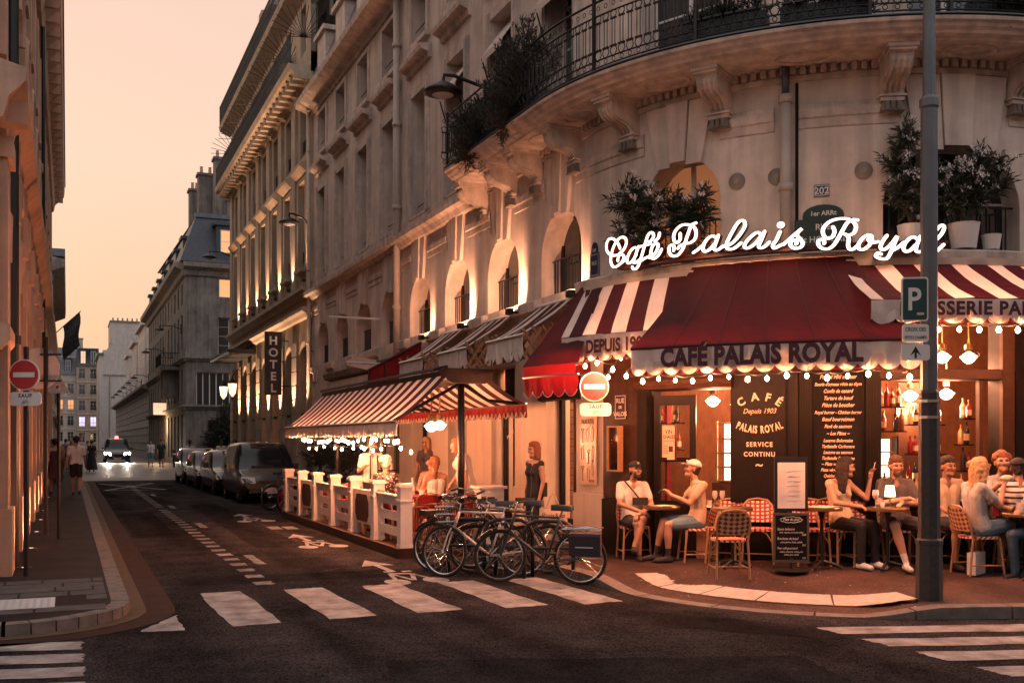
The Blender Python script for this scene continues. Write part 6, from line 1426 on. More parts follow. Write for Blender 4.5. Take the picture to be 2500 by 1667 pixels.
def chair(label, x, y, rz, z=None, wv='weave_star', group='rattan bistro chairs', src=None):
    z = gz(x, y) if z is None else z
    if src: return dup(src, (x, y, z), rz, label)
    t = thing('bistro_chair', label, 'chair', (x, y, z), rz, group)
    q = MB(); o = [(px, py) for px, py in [(.205*math.cos(a)*(1.0 if math.sin(a) < 0 else .92), .20*math.sin(a)) for a in [k*math.pi/10 for k in range(20)]]]
    o = [(math.copysign(abs(px/.205)**.7*.205, px), math.copysign(abs(py/.2)**.7*.2, py)) for px, py in o]
    q.face([(px, py, .46) for px, py in o]); q.face([(px, py, .43) for px, py in o[::-1]]); q.grid([[(px, py, .43), (px, py, .46)] for px, py in o+[o[0]]]); ob('seat', q, wv, t)
    q = MB(); bp = [(-.185, .50), (-.195, .62), (-.18, .73), (-.12, .795), (0, .815), (.12, .795), (.18, .73), (.195, .62), (.185, .50)]
    back = lambda px, pz: (px, .185+.10*(pz-.46)/.35+.03*(1-(px/.2)**2), pz)
    q.grid([[back(px*f, .50+(pz-.50)*1.0 if f else .50) for f in (1,)]+[back(px*.5, pz)] for px, pz in bp]); q.v = []; q.f = []; q.m = []
    rows = []
    for j in range(9):
        zz = .52+.035*j*.98; hw = .19*math.sqrt(max(.02, 1-max(0, (zz-.66)/.155)**2.2)); rows.append([back(hw*c_/4, zz) for c_ in range(-4, 5)])
    q.grid(rows); ob('backrest', q, 'weave_lattice' if wv == 'weave_star' else wv, t); q2 = MB(); q2.grid([[(a, b_-.012, c) for a, b_, c in r] for r in rows][::-1]); ob('backrest_front', q2, wv, t)
    q = MB(); q.tube([back(px*1.03, pz+.01) for px, pz in bp], .013, 6); ob('back_frame', q, 'rattan', t)
    for sx in (-1, 1):
        q = MB(); q.tube([(sx*.20, .23, 0), (sx*.185, .185, .44), back(sx*.19, .52), back(sx*.195, .66)], .014, 6); ob('rear_leg', q, 'rattan', t)
        q = MB(); q.tube([(sx*.20, -.21, 0), (sx*.175, -.165, .44)], .014, 6); ob('front_leg', q, 'rattan', t)
        q = MB(); q.tube([(sx*.197, -.2, .12), (sx*.197, .22, .12)], .009, 5); ob('stretcher', q, 'rattan', t)
        q = MB(); q.tube([(sx*.186, -.18, .28), (sx*.11, -.17, .40), (sx*.05, -.165, .43)], .008, 5); ob('brace', q, 'rattan', t)
    q = MB(); q.tube([(-.195, .02, .12), (.195, .02, .12)], .009, 5); ob('stretcher', q, 'rattan', t)
    return t
def facing(dx, dy): return math.atan2(dx, -dy)         # rotation that turns a thing's front (-y) towards (dx, dy)
CAMD = (-.3981, -.9173); RGT = (.9173, -.3981)
CH = chair('empty rattan bistro chair with its lattice back to the street before the round table', 7.32, 10.30, facing(.35, .9))
chair('star-woven bistro chair against the cafe front next to the man in white cap', 7.98, 11.32, facing(-.75, -.65), src=CH)
chair('star-woven bistro chair under the sign panel left of the menu stand', 8.20, 10.90, facing(-.6, -.8), src=CH)
chair('star-woven bistro chair behind the menu stand by the blackboard menu', 8.66, 10.40, facing(-.5, -.85), src=CH)
chair('bistro chair of the man with a white cap', 7.74, 11.62, facing(-.95, .35), src=CH)
chair('bistro chair of the man in black cap beside the door', 7.36, 12.62, facing(-.3, -.95), src=CH)
chair('bistro chair of the smoking woman', 8.99, 10.24, facing(-.1, -1), src=CH); chair('bistro chair of the bearded man behind the lamp-lit table', 9.58, 9.86, facing(-.45, -.9), src=CH)
chair('bistro chair of the woman in denim shorts', 9.95, 8.98, facing(.95, -.25), src=CH); chair('bistro chair of the man hidden by the lamp post', 10.15, 9.62, facing(-.4, -.9), src=CH); chair('bistro chair of the person in striped shirt', 10.75, 9.12, facing(.3, .6), src=CH)
chair('bistro chair half tucked under the table of the smoking woman', 9.2, 10.1, facing(-.3, -1), src=CH)
def bistro_table(label, x, y, group='round bistro tables', src=None, z=None):
    z = gz(x, y) if z is None else z
    if src: return dup(src, (x, y, z), None, label)
    t = thing('bistro_table', label, 'table', (x, y, z), 0, group)
    q = MB(); q.lathe([(.245, .715), (.25, .72), (.25, .75), (.243, .755)], 24); ob('rim', q, 'brass', t); q = MB(); q.lathe([(.001, .752), (.242, .752), (.242, .757), (.001, .757)], 24); ob('top', q, 'timber_brown', t)
    q = MB(); q.lathe([(.03, .03), (.022, .1), (.02, .6), (.05, .71)], 8); ob('column', q, 'iron', t)
    for k in range(3):
        a = R_(90+120*k); q = MB(); q.tube([(0, 0, .09), (.14*math.cos(a), .14*math.sin(a), .06), (.24*math.cos(a), .24*math.sin(a), .012)], .02, 5); ob('foot', q, 'iron', t)
    return t
T1 = bistro_table('empty round bistro table behind the chair with lattice back', 7.68, 10.72); T2 = bistro_table('round bistro table right of the menu stand with a folded menu', 8.52, 10.05, src=T1)
T3 = bistro_table('round bistro table with a lit lamp before the bearded man', 9.20, 9.66, src=T1); T4 = bistro_table('small round table between the two capped men', 7.42, 11.98, src=T1); T5 = bistro_table('round table with glasses before the woman in denim shorts', 10.42, 8.72, src=T1)
ztop = lambda x, y: gz(x, y)+.757
table_lamp('small lit white table lamp on the bearded man\'s table', (9.18, 9.60, ztop(9.2, 9.66)), 1.05)
mat('glass_thin', (.9, .85, .8), .05, alpha=.35, spec=.8); mat('drink_red', (.5, .05, .03), .1, alpha=.8); mat('paper', (.62, .55, .48), .8); mat('napkin', (.7, .62, .55), .85)
def tumbler(label, loc, sc=1.0, m='glass_thin', group='glasses on the tables'):
    t = thing('glass', label, 'glass', loc, 0, group); q = MB(); q.lathe([(.028*sc, 0), (.036*sc, .085*sc), (.033*sc, .085*sc), (.026*sc, .012)], 10); ob('cup', q, m, t); return t
def wineglass(label, loc, fill=None):
    t = thing('wine_glass', label, 'glass', loc, 0, 'glasses on the tables'); q = MB(); q.lathe([(.035, 0), (.034, .004), (.004, .01), (.004, .09), (.03, .12), (.04, .16), (.034, .215), (.032, .215), (.037, .16), (.004, .1)], 12); ob('bowl', q, 'glass_thin', t)
    if fill: q = MB(); q.lathe([(.005, .1), (.03, .125), (.036, .155), (.001, .156)], 12); ob('drink', q, fill, t); q = MB(); q.tube([(0, 0, .12), (-.05, 0, .28)], .004, 4); ob('straw', q, 'rubber', t)
    return t
z3 = ztop(9.2, 9.66); wineglass('wine glass of red spritz with straw on the smoking woman\'s side', (9.02, 9.67, z3), 'drink_red'); tumbler('square glass ashtray on the lamp-lit table', (9.10, 9.64, z3), .8)
z5 = ztop(10.42, 8.72); tumbler('water glass on the table before the woman in shorts', (10.32, 8.70, z5), 1.5); tumbler('beer glass on the table before the woman in shorts', (10.42, 8.62, z5), 1.8, 'bottle_pale')
q = MB(); q.lathe([(.11, 0), (.14, .015), (.13, .016), (.01, .008)], 14); tag(place('plate', q.mesh('plate', 'pot_white'), None, (10.5, 8.72, z5)), 'white plate on the table before the woman in shorts', 'plate')
def card(label, x, y, z, rz, w=.30, h=.21): q = MB(); q.box(-w/2, w/2, -h/2, h/2, 0, .006); return tag(place('menu_card', q.mesh('menu_card', 'paper'), None, (x, y, z), rz), label, 'menu')
card('folded paper menu on the table right of the menu stand', 8.52, 10.03, ztop(8.52, 10.05), .4, .38, .26); card('paper menu on the table between the capped men', 7.45, 12.0, ztop(7.42, 11.98), .3)
# inside the doorway: laid table
it = thing('dining_table', 'square table with white cloth and wine glasses inside the cafe door', 'table', P(2.35, .55, .13)); q = MB(); q.box(-.3, .3, -.3, .3, .70, .74); ob('top', q, 'timber_dark', it); q = MB(); q.box(-.31, .31, -.31, .31, .741, .746); q.box(-.31, .31, -.313, -.309, .45, .741); ob('cloth', q, 'napkin', it); q = MB(); q.box(-.03, .03, -.03, .03, 0, .7); ob('leg', q, 'iron', it)
x, y, _ = P(2.35, .45, 0); wineglass('left wine glass on the laid table in the doorway', (x-.05, y, .88)); wineglass('right wine glass on the laid table in the doorway', (x+.06, y-.02, .88)); tumbler('tumbler on the laid table in the doorway', (x-.15, y-.02, .88))
# menu stand
ms = thing('menu_stand', 'black pavement menu stand with lit paper menu above a chalkboard', 'sign', (8.06, 10.06, gz(8.06, 10.06)), facing(-.45, -.95))
q = MB(); q.lathe([(.21, 0), (.21, .012), (.05, .025), (.02, .03), (.02, .15)], 20); ob('base', q, 'iron', ms); q = MB(); q.box(-.022, .022, .03, .07, .1, 1.35); ob('post', q, 'iron', ms)
q = MB(); q.box(-.19, .19, -.01, .02, .13, .67); cbd = ob('chalkboard', q, 'blackboard', ms); q = MB()
for x0, x1, z0, z1 in ((-.215, .215, .67, .70), (-.215, .215, .10, .13), (-.215, -.19, .13, .67), (.19, .215, .13, .67)): q.box(x0, x1, -.02, .025, z0, z1)
mat('frame_wood', (.07, .055, .045), .7, .4, 20); ob('frame', q, 'frame_wood', cbd)
for bd_, zz, sz, al_ in (('Plats du jour', .605, .05, 0), ('Sauce italienne', .49, .045, -1), ('(rien, rognons, jus de porc pâte)', .455, .028, 0), ('18,50', .425, .03, 1), ('Brochette de bœuf', .375, .042, -1), ('sauce poivre, frites, salade', .335, .032, 0), ('22,0', .30, .03, 1), ('Pour café gourmand', .26, .038, -1), ('maison, chocolat, crème pure', .22, .030, 0), ('crème, gros vanille', .185, .030, 0), ('12,50', .145, .026, 1)):
    q = MB(); text(q, bd_, {-1: -.17, 0: 0, 1: .15}[al_], -.013, zz, sz, align='LEFT' if al_ < 0 else 'CENTER', shear=.3, sx=.78); ob('handwriting', q, 'chalk', cbd)
q = MB(); q.tube([(.13*math.cos(a*math.pi/12)*(1+.06*math.cos(a*4)), -.013, .617+.036*math.sin(a*math.pi/12)*(1+.1*math.cos(a*4))) for a in range(24)], .003, 4, closed=True); ob('handwriting', q, 'chalk', cbd)
q = MB(); q.box(-.20, .20, -.015, .03, .72, 1.38); mc = ob('menu_case', q, 'iron', ms); q = MB(); q.box(-.165, .165, -.018, -.0155, .755, 1.31); pp = ob('paper', q, 'menu_paper' if 'menu_paper' in MATS else 'sign_white', mc)
q = MB(); text(q, 'CAFÉ PALAIS ROYAL', 0, -.0195, 1.275, .026)
for k in range(22):
    for x0 in (-.145, .015):
        if rnd.random() < .85: q.box(x0, x0+rnd.uniform(.05, .12), -.0195, -.0185, 1.24-k*.0205, 1.243-k*.0205)
for k in range(7): q.tube([(rnd.choice((-.04, .12))+.015*math.cos(a), -.019, 1.2-k*.06+.012*math.sin(a*1.3)) for a in range(7)], .0015, 4)
ob('print', q, 'sign_grey', pp)
# terrace furniture: red chairs and tables
q0 = None
weave('weave_red', (.30, .012, .016), (.42, .05, .04), 120, .3)
RC0 = chair('red woven terrace chair beside the fence, next to the chalk panel', 5.05, 16.6, facing(.8, .3), .156, 'weave_red', 'red terrace chairs')
for k, (x, y, dx, dy, lb_) in enumerate(((5.05, 17.6, .9, -.3, 'red woven terrace chair of the white-haired lady'), (5.15, 19.1, .6, -.8, 'red woven terrace chair near the waiter'), (5.1, 20.3, .9, .2, 'red woven terrace chair along the fence past the waiter'), (5.15, 21.7, .8, .4, 'red woven terrace chair by the far chalk panel'), (5.7, 16.4, -.3, -.9, 'red woven terrace chair of the long-haired woman'), (5.85, 17.2, -.9, -.2, 'red woven terrace chair of the woman with sunglasses on her head'), (5.25, 15.5, .2, .95, 'red woven terrace chair at the near end of the deck'), (5.8, 15.45, -.2, .95, 'red woven terrace chair by the black canopy post'), (5.8, 19.8, -.8, .3, 'red woven terrace chair against the kerb side of the deck'))):
    chair(lb_, x, y, facing(dx, dy), .156, src=RC0)
def terrace_table(label, x, y):
    t = thing('terrace_table', label, 'table', (x, y, .156), 0, 'red terrace tables'); q = MB(); q.box(-.33, .33, -.33, .33, .71, .745); ob('top', q, 'cloth_bright_red', t)
    for sx in (-1, 1):
        for sy in (-1, 1): q = MB(); q.tube([(sx*.28, sy*.28, 0), (sx*.3, sy*.3, .71)], .016, 6); ob('leg', q, 'rattan_dark', t)
    return t
for k, (x, y, lb_) in enumerate(((5.4, 15.95, 'red square terrace table at the near end of the deck'), (5.45, 17.5, 'red square terrace table with water bottle'), (5.5, 18.7, 'red square terrace table before the waiter'), (5.45, 20.9, 'red square terrace table at the far end of the deck'))):
    terrace_table(lb_, x, y)
    for j in range(3): tumbler('glass on the '+lb_[4:], (x+rnd.uniform(-.2, .2), y+rnd.uniform(-.2, .2), .901), 1.1)
q = MB(); q.lathe([(.04, 0), (.042, .02), (.04, .16), (.016, .22), (.014, .26), (.017, .265), (.017, .285)], 10); wb = tag(place('water_bottle', q.mesh('water_bottle', 'glass_thin'), None, (5.2, 16.1, .901)), 'clear plastic water bottle on the near red table', 'bottle')
q = MB(); q.lathe([(.0415, .07), (.0415, .15)], 10); l_ = ob('bottle_label', q, 'paper', wb)
# slatted red screens across the near end of the deck
for k, x in enumerate((4.98, 5.62)):
    t = thing('slatted_screen', ['red slatted terrace screen beside the white fence post', 'red slatted terrace screen beside the canopy post'][k], 'screen', (x, 15.12, .156))
    for j in range(14): q = MB(); q.box(-.26+j*.04, -.235+j*.04, -.006, .006, .22, .60); ob('slat', q, 'cloth_bright_red', t)
    q = MB(); q.tube([(-.29, 0, 0), (-.29, 0, .66), (.29, 0, .66), (.29, 0, 0)], .018, 6); ob('frame', q, 'rattan', t)
    q = MB(); q.tube([(-.26, -.02, .5), (-.14, -.02, .62), (.14, -.02, .62), (.26, -.02, .5), (.26, -.02, .34), (.14, -.02, .22), (-.14, -.02, .22), (-.26, -.02, .34)], .008, 5, closed=True); ob('frame_hoop', q, 'rattan', t)
    for z in (.05, .15): q = MB(); q.tube([(-.29, 0, z), (.29, 0, z)], .014, 6); ob('cross_bar', q, 'rattan', t)
# ---------------------------------------------------------------- bicycles
def bicycle(label, rear, front, frame='black_plastic', lean=6, basket=False, rack=False, pannier=False, r=.34, bars='flat', fat=.019, guard=True, col2=None, battery=False, group='bicycles at the rack', steer=0, z0=0.0, name='bicycle', ladies=False):
    dx, dy = front[0]-rear[0], front[1]-rear[1]; wb = math.hypot(dx, dy); ang = math.atan2(dy, dx)
    t = thing(name, label, 'bicycle', (rear[0], rear[1], z0), rot=(R_(lean)*math.cos(0), 0, ang), group=group)
    t.rotation_euler = (Matrix.Rotation(ang, 3, 'Z') @ Matrix.Rotation(R_(lean), 3, 'X')).to_euler(); WM[t.name] = Matrix.Translation(t.location) @ t.rotation_euler.to_matrix().to_4x4()
    def wheel(x, nm, st=0):
        T = Matrix.Translation((x, 0, r)) @ Matrix.Rotation(R_(st), 4, 'Z')
        q = MB(); q.torus(r-fat, fat, n=30, m=6, T=T); w = ob('wheel', q, 'rubber', t, smooth=True)
        q = MB(); q.torus(r-2*fat-.006, .010, n=28, m=5, T=T); ob('rim', q, 'chrome', w)
        q = MB()
        for k in range(18):
            a = k*math.pi/9; q.tube([T @ Vector((0, .02*(-1)**k, 0)), T @ Vector(((r-.05)*math.cos(a), 0, (r-.05)*math.sin(a)))], .0022, 3)
        ob('spokes', q, 'chrome', w); q = MB(); q.lathe([(.022, -.045), (.022, .045)], 8, T=T @ Matrix.Rotation(R_(90), 4, 'X')); ob('hub', q, 'chrome', w)
        if guard: q = MB(); q.grid([[T @ Vector(((r+.022)*math.cos(a), y, (r+.022)*math.sin(a))) for y in (-.028, 0, .028)] for a in [R_((35 if nm == 'f' else 20)+k*10) for k in range(13)]]); ob('mudguard', q, frame if guard is True else guard, t)
        return w
    wheel(0, 'r'); wheel(wb, 'f', steer)
    bb_ = (.43, 0, r-.06); st_ = (.25, 0, r+.50); sd = (.21, 0, r+.62); hd0 = (wb-.13, 0, r+.32); hd1 = (wb-.20, 0, r+.52)
    for nm, p, c, rr in (('seat_tube', bb_, st_, .016), ('down_tube', bb_, hd0, .019), ('top_tube', (.30, 0, r+.30) if ladies else st_, (wb-.17, 0, r+.42) if ladies else hd1, .015), ('head_tube', hd0, hd1, .020)):
        q = MB(); q.tube([p, c], rr, 7); ob(nm, q, frame, t, smooth=True)
    for sy in (-.05, .05):
        q = MB(); q.tube([(0, sy, r), (bb_[0], sy*.5, bb_[2])], .010, 5); ob('chain_stay', q, frame, t); q = MB(); q.tube([(0, sy, r), (st_[0], sy*.25, st_[2]-.04)], .009, 5); ob('seat_stay', q, frame, t)
        T = Matrix.Translation((wb, 0, r)) @ Matrix.Rotation(R_(steer), 4, 'Z') @ Matrix.Translation((-wb, 0, -r)); q = MB(); q.tube([T @ Vector((wb, sy, r)), T @ Vector((wb-.07, sy, r+.2)), T @ Vector((wb-.12, sy*.6, r+.31))], .012, 6); ob('fork_blade', q, col2 or frame, t)
    q = MB(); q.tube([st_, sd], .012, 6); q.tube([(sd[0]-.05, 0, sd[2]), (sd[0]+.05, 0, sd[2])], .01, 5); ob('seat_post', q, 'chrome', t)
    q = MB(); q.grid([[(sd[0]+x, y*w_, sd[2]+.025+h_) for y, h_ in ((-1, -.055), (-.85, .0), (0, .018), (.85, .0), (1, -.055))] for x, w_ in ((-.13, .045), (-.11, .075), (-.05, .065), (.03, .028), (.14, .018), (.15, .01))], 0, False); ob('saddle', q, 'black_plastic', t, smooth=True)
    stem = (hd1[0]-.02, 0, hd1[2]+.10); q = MB(); q.tube([hd1, stem, (stem[0]+.05, 0, stem[2]+.02)], .013, 6); ob('stem', q, 'chrome', t)
    hx, hz = stem[0]+.05, stem[2]+.02
    pts = {'flat': [(hx-.10, -.29, hz+.02), (hx-.02, -.18, hz+.02), (hx, 0, hz), (hx-.02, .18, hz+.02), (hx-.10, .29, hz+.02)], 'swept': [(hx-.26, -.27, hz+.05), (hx-.1, -.26, hz+.08), (hx+.04, -.12, hz+.05), (hx, 0, hz), (hx+.04, .12, hz+.05), (hx-.1, .26, hz+.08), (hx-.26, .27, hz+.05)], 'drop': [(hx+.02, -.2, hz-.14), (hx+.11, -.2, hz-.06), (hx+.08, -.2, hz+.01), (hx, -.18, hz+.02), (hx, 0, hz), (hx, .18, hz+.02), (hx+.08, .2, hz+.01), (hx+.11, .2, hz-.06), (hx+.02, .2, hz-.14)]}[bars]
    q = MB(); q.tube(pts, .011, 6); hb = ob('handlebar', q, 'chrome' if bars != 'drop' else 'black_plastic', t, smooth=True)
    for e in (0, -1):
        a, c = Vector(pts[e]), Vector(pts[1 if e == 0 else -2]); q = MB(); q.tube([a, a+(c-a)*(.8 if bars != 'drop' else .5)], .016, 6); ob('grip', q, 'rubber', hb)
        q = MB(); q.tube([a+(c-a)*.9, a+(c-a)*.4+Vector((.03, 0, -.05))], .006, 4); ob('brake_lever', q, 'chrome', hb)
    q = MB(); q.tube([(hx, .05, hz), (hx+.08, .06, hz-.06), (wb-.08, .03, r+.35)], .004, 4); ob('cable', q, 'rubber', t)
    q = MB(); q.torus(.095, .006, (bb_[0], -.05, bb_[2]), 20, 4); q.lathe([(.03, -.06), (.03, .06)], 8, T=Matrix.Translation(bb_) @ Matrix.Rotation(R_(90), 4, 'X')); 
    for k in range(5): a = k*R_(72); q.tube([(bb_[0], -.05, bb_[2]), (bb_[0]+.09*math.cos(a), -.05, bb_[2]+.09*math.sin(a))], .005, 4)
    ob('chainring', q, 'black_plastic', t)
    for sy, a in ((-1, R_(-50)), (1, R_(130))):
        ex, ez = bb_[0]+.17*math.cos(a), bb_[2]+.17*math.sin(a); q = MB(); q.tube([(bb_[0], sy*.07, bb_[2]), (ex, sy*.075, ez)], .009, 5); cr = ob('crank', q, 'chrome', t); q = MB(); q.box(ex-.045, ex+.045, sy*.08, sy*.17, ez-.012, ez+.012); ob('pedal', q, 'rubber', cr)
    q = MB(); q.tube([(0, -.05, r+.03), (bb_[0], -.05, bb_[2]+.095)], .004, 4); q.tube([(0, -.05, r-.03), (bb_[0], -.05, bb_[2]-.095)], .004, 4); q.torus(.035, .008, (0, -.05, r), 10, 4); ob('chain', q, 'iron', t)
    if rack or pannier or battery:
        q = MB()
        for y in (-.06, .06): q.tube([(.22, y, r+.37), (-.05, y, r+.38), (-.27, y, r+.38)], .007, 5); q.tube([(-.03, y*1.3, r), (-.12, y, r+.38)], .006, 4)
        for x in (-.26, -.1, .08): q.tube([(x, -.06, r+.38), (x, .06, r+.38)], .006, 4)
        ob('carrier', q, 'chrome' if not battery else 'iron', t)
    if battery: q = MB(); q.box(-.26, .16, -.07, .07, r+.385, r+.46); ob('battery_box', q, 'black_plastic', t)
    if pannier:
        for sy in (1,):
            q = MB(); q.grid([[(x0, sy*.085, z) for x0 in (-.29, .10)]+[(x0, sy*.20, z) for x0 in (.10, -.29)] for z in (r+.06, r+.30)], 0, True, True); q.grid([[(-.29, sy*.07, r+.31), (.10, sy*.07, r+.31), (.10, sy*.205, r+.30), (-.29, sy*.205, r+.30)], [(-.29, sy*.06, r+.345), (.10, sy*.06, r+.345), (.10, sy*.19, r+.335), (-.29, sy*.19, r+.335)]], 0, True, True)
            pb = ob('pannier', q, 'pannier_cloth', t); q = MB(); q.box(-.20, .02, sy*.2060, sy*.2085, r+.165, r+.175); ob('logo_strip', q, 'chalk', pb)
        q = MB(); q.tube([(.2, 0, r+.40), (-.05, .0, r+.42), (-.3, 0, r+.385)], .008, 4); ob('strap', q, 'rattan', t)
    if basket:
        q = MB(); bx0, bz = wb-.12, hz-.05
        for zf in (0, .5, 1):
            w_ = .12+.035*zf; q.tube([(bx0-.01-.0*zf, -w_, bz-.2+.2*zf), (bx0+.2+.05*zf, -w_, bz-.2+.2*zf), (bx0+.2+.05*zf, w_, bz-.2+.2*zf), (bx0-.01, w_, bz-.2+.2*zf)], .005, 4, closed=True)
        for k in range(7):
            f = k/6
            for sy in (-1, 1): q.tube([(bx0+.2*f, sy*.12, bz-.2), (bx0+.25*f, sy*.155, bz)], .0035, 3)
            q.tube([(bx0+.2, -.12+.24*f, bz-.2), (bx0+.25, -.155+.31*f, bz)], .0035, 3); q.tube([(bx0, -.12+.24*f, bz-.2), (bx0, -.155+.31*f, bz)], .0035, 3); q.tube([(bx0, -.12+.24*f, bz-.2), (bx0+.2, -.12+.24*f, bz-.2)], .0035, 3)
        ob('basket', q, 'chrome', t)
    q = MB(); q.ball((wb-.05, 0, r+.42), .035, 8); ob('head_lamp', q, 'chrome', t)
    return t
mat('pannier_cloth', (.022, .018, .028), .8); mat('bike_white', (.50, .48, .45), .35); mat('bike_teal', (.02, .035, .045), .35); mat('bike_silver', (.32, .34, .36), .3, metal=.6)
bicycle('dark bicycle with black pannier bag and folded strap nearest the kerb', (5.86, 11.36), (5.05, 12.0), 'bike_teal', -4, rack=True, pannier=True, bars='flat', steer=22)
bicycle('white-framed bicycle with wire front basket at the rack', (5.52, 12.36), (4.55, 12.72), 'bike_white', 5, basket=True, bars='swept', steer=-28, rack=False, guard='steel')
bicycle('black bicycle with bent handlebars standing between the white and the pannier bicycle', (5.98, 12.48), (5.05, 12.92), 'black_plastic', -5, bars='drop', steer=15)
bicycle('slim black bicycle squeezed beside the thick-tyred electric one', (5.5, 12.98), (4.6, 13.35), 'black_plastic', 7, bars='swept', steer=-35)
bicycle('thick-tyred black electric bicycle with battery carrier by the terrace fence', (4.82, 13.92), (5.72, 14.32), 'black_plastic', 3, battery=True, bars='swept', fat=.028, r=.355)
bicycle('silver bicycle with blue-grey seat tube in the middle of the rack', (6.02, 12.9), (5.2, 13.45), 'bike_silver', 4, bars='flat')
for k, (x, y) in enumerate(((4.95, 12.75), (5.35, 12.45), (5.75, 12.05))):
    t = thing('bike_rack', ['black steel bicycle hoop behind the white bicycle', 'black steel bicycle hoop in the middle of the bicycles', 'black steel bicycle hoop by the pannier bicycle'][k], 'bike rack', (x, y, 0), R_(-25), 'bicycle hoops')
    q = MB(); q.tube([(-.32, 0, 0), (-.32, 0, .58), (-.27, 0, .70), (-.17, 0, .75), (.17, 0, .75), (.27, 0, .70), (.32, 0, .58), (.32, 0, 0)], .028, 8); ob('hoop', q, 'iron', t, smooth=True); q = MB(); q.tube([(-.32, 0, .4), (.32, 0, .4)], .02, 6); ob('cross_bar', q, 'iron', t)
mat('bike_red', (.35, .02, .03), .4)
def hire_bike(label, rear, front, lettering):
    t = bicycle(label, rear, front, 'black_plastic', 4, bars='flat', fat=.024, r=.33, group='hire bicycles', name='hire_bicycle')
    q = MB(); q.prism([(.02+(.3 if lettering else .17)*math.cos(a*math.pi/10), .44+(.24 if lettering else .17)*math.sin(a*math.pi/10)) for a in range(11)], -.055, -.05); cv = ob('wheel_cover', q, 'bike_red' if lettering else 'sign_white', t)
    q = MB()
    if lettering: text(q, 'TRY for', .0, -.057, .58, .13, bold=.003); text(q, 'FREE!', .0, -.057, .46, .13, bold=.003)
    else: text(q, '3', .05, -.057, .5, .16, bold=.003)
    ob('lettering', q, 'sign_white' if lettering else 'sign_red', cv)
    if lettering:
        q = MB(); q.torus(.27, .02, (0, 0, .33), 24, 5)
        for k in range(5): a = k*R_(72); q.tube([(0, 0, .33), (.26*math.cos(a), 0, .33+.26*math.sin(a))], .02, 5)
        ob('red_wheel', q, 'bike_red', t)
hire_bike('red-wheeled hire bicycle with TRY FOR FREE cover before the silver van', (4.98, 25.9), (5.75, 26.6), True); hire_bike('black hire bicycle with a white number cover before the silver van', (4.78, 26.7), (5.6, 27.2), False)
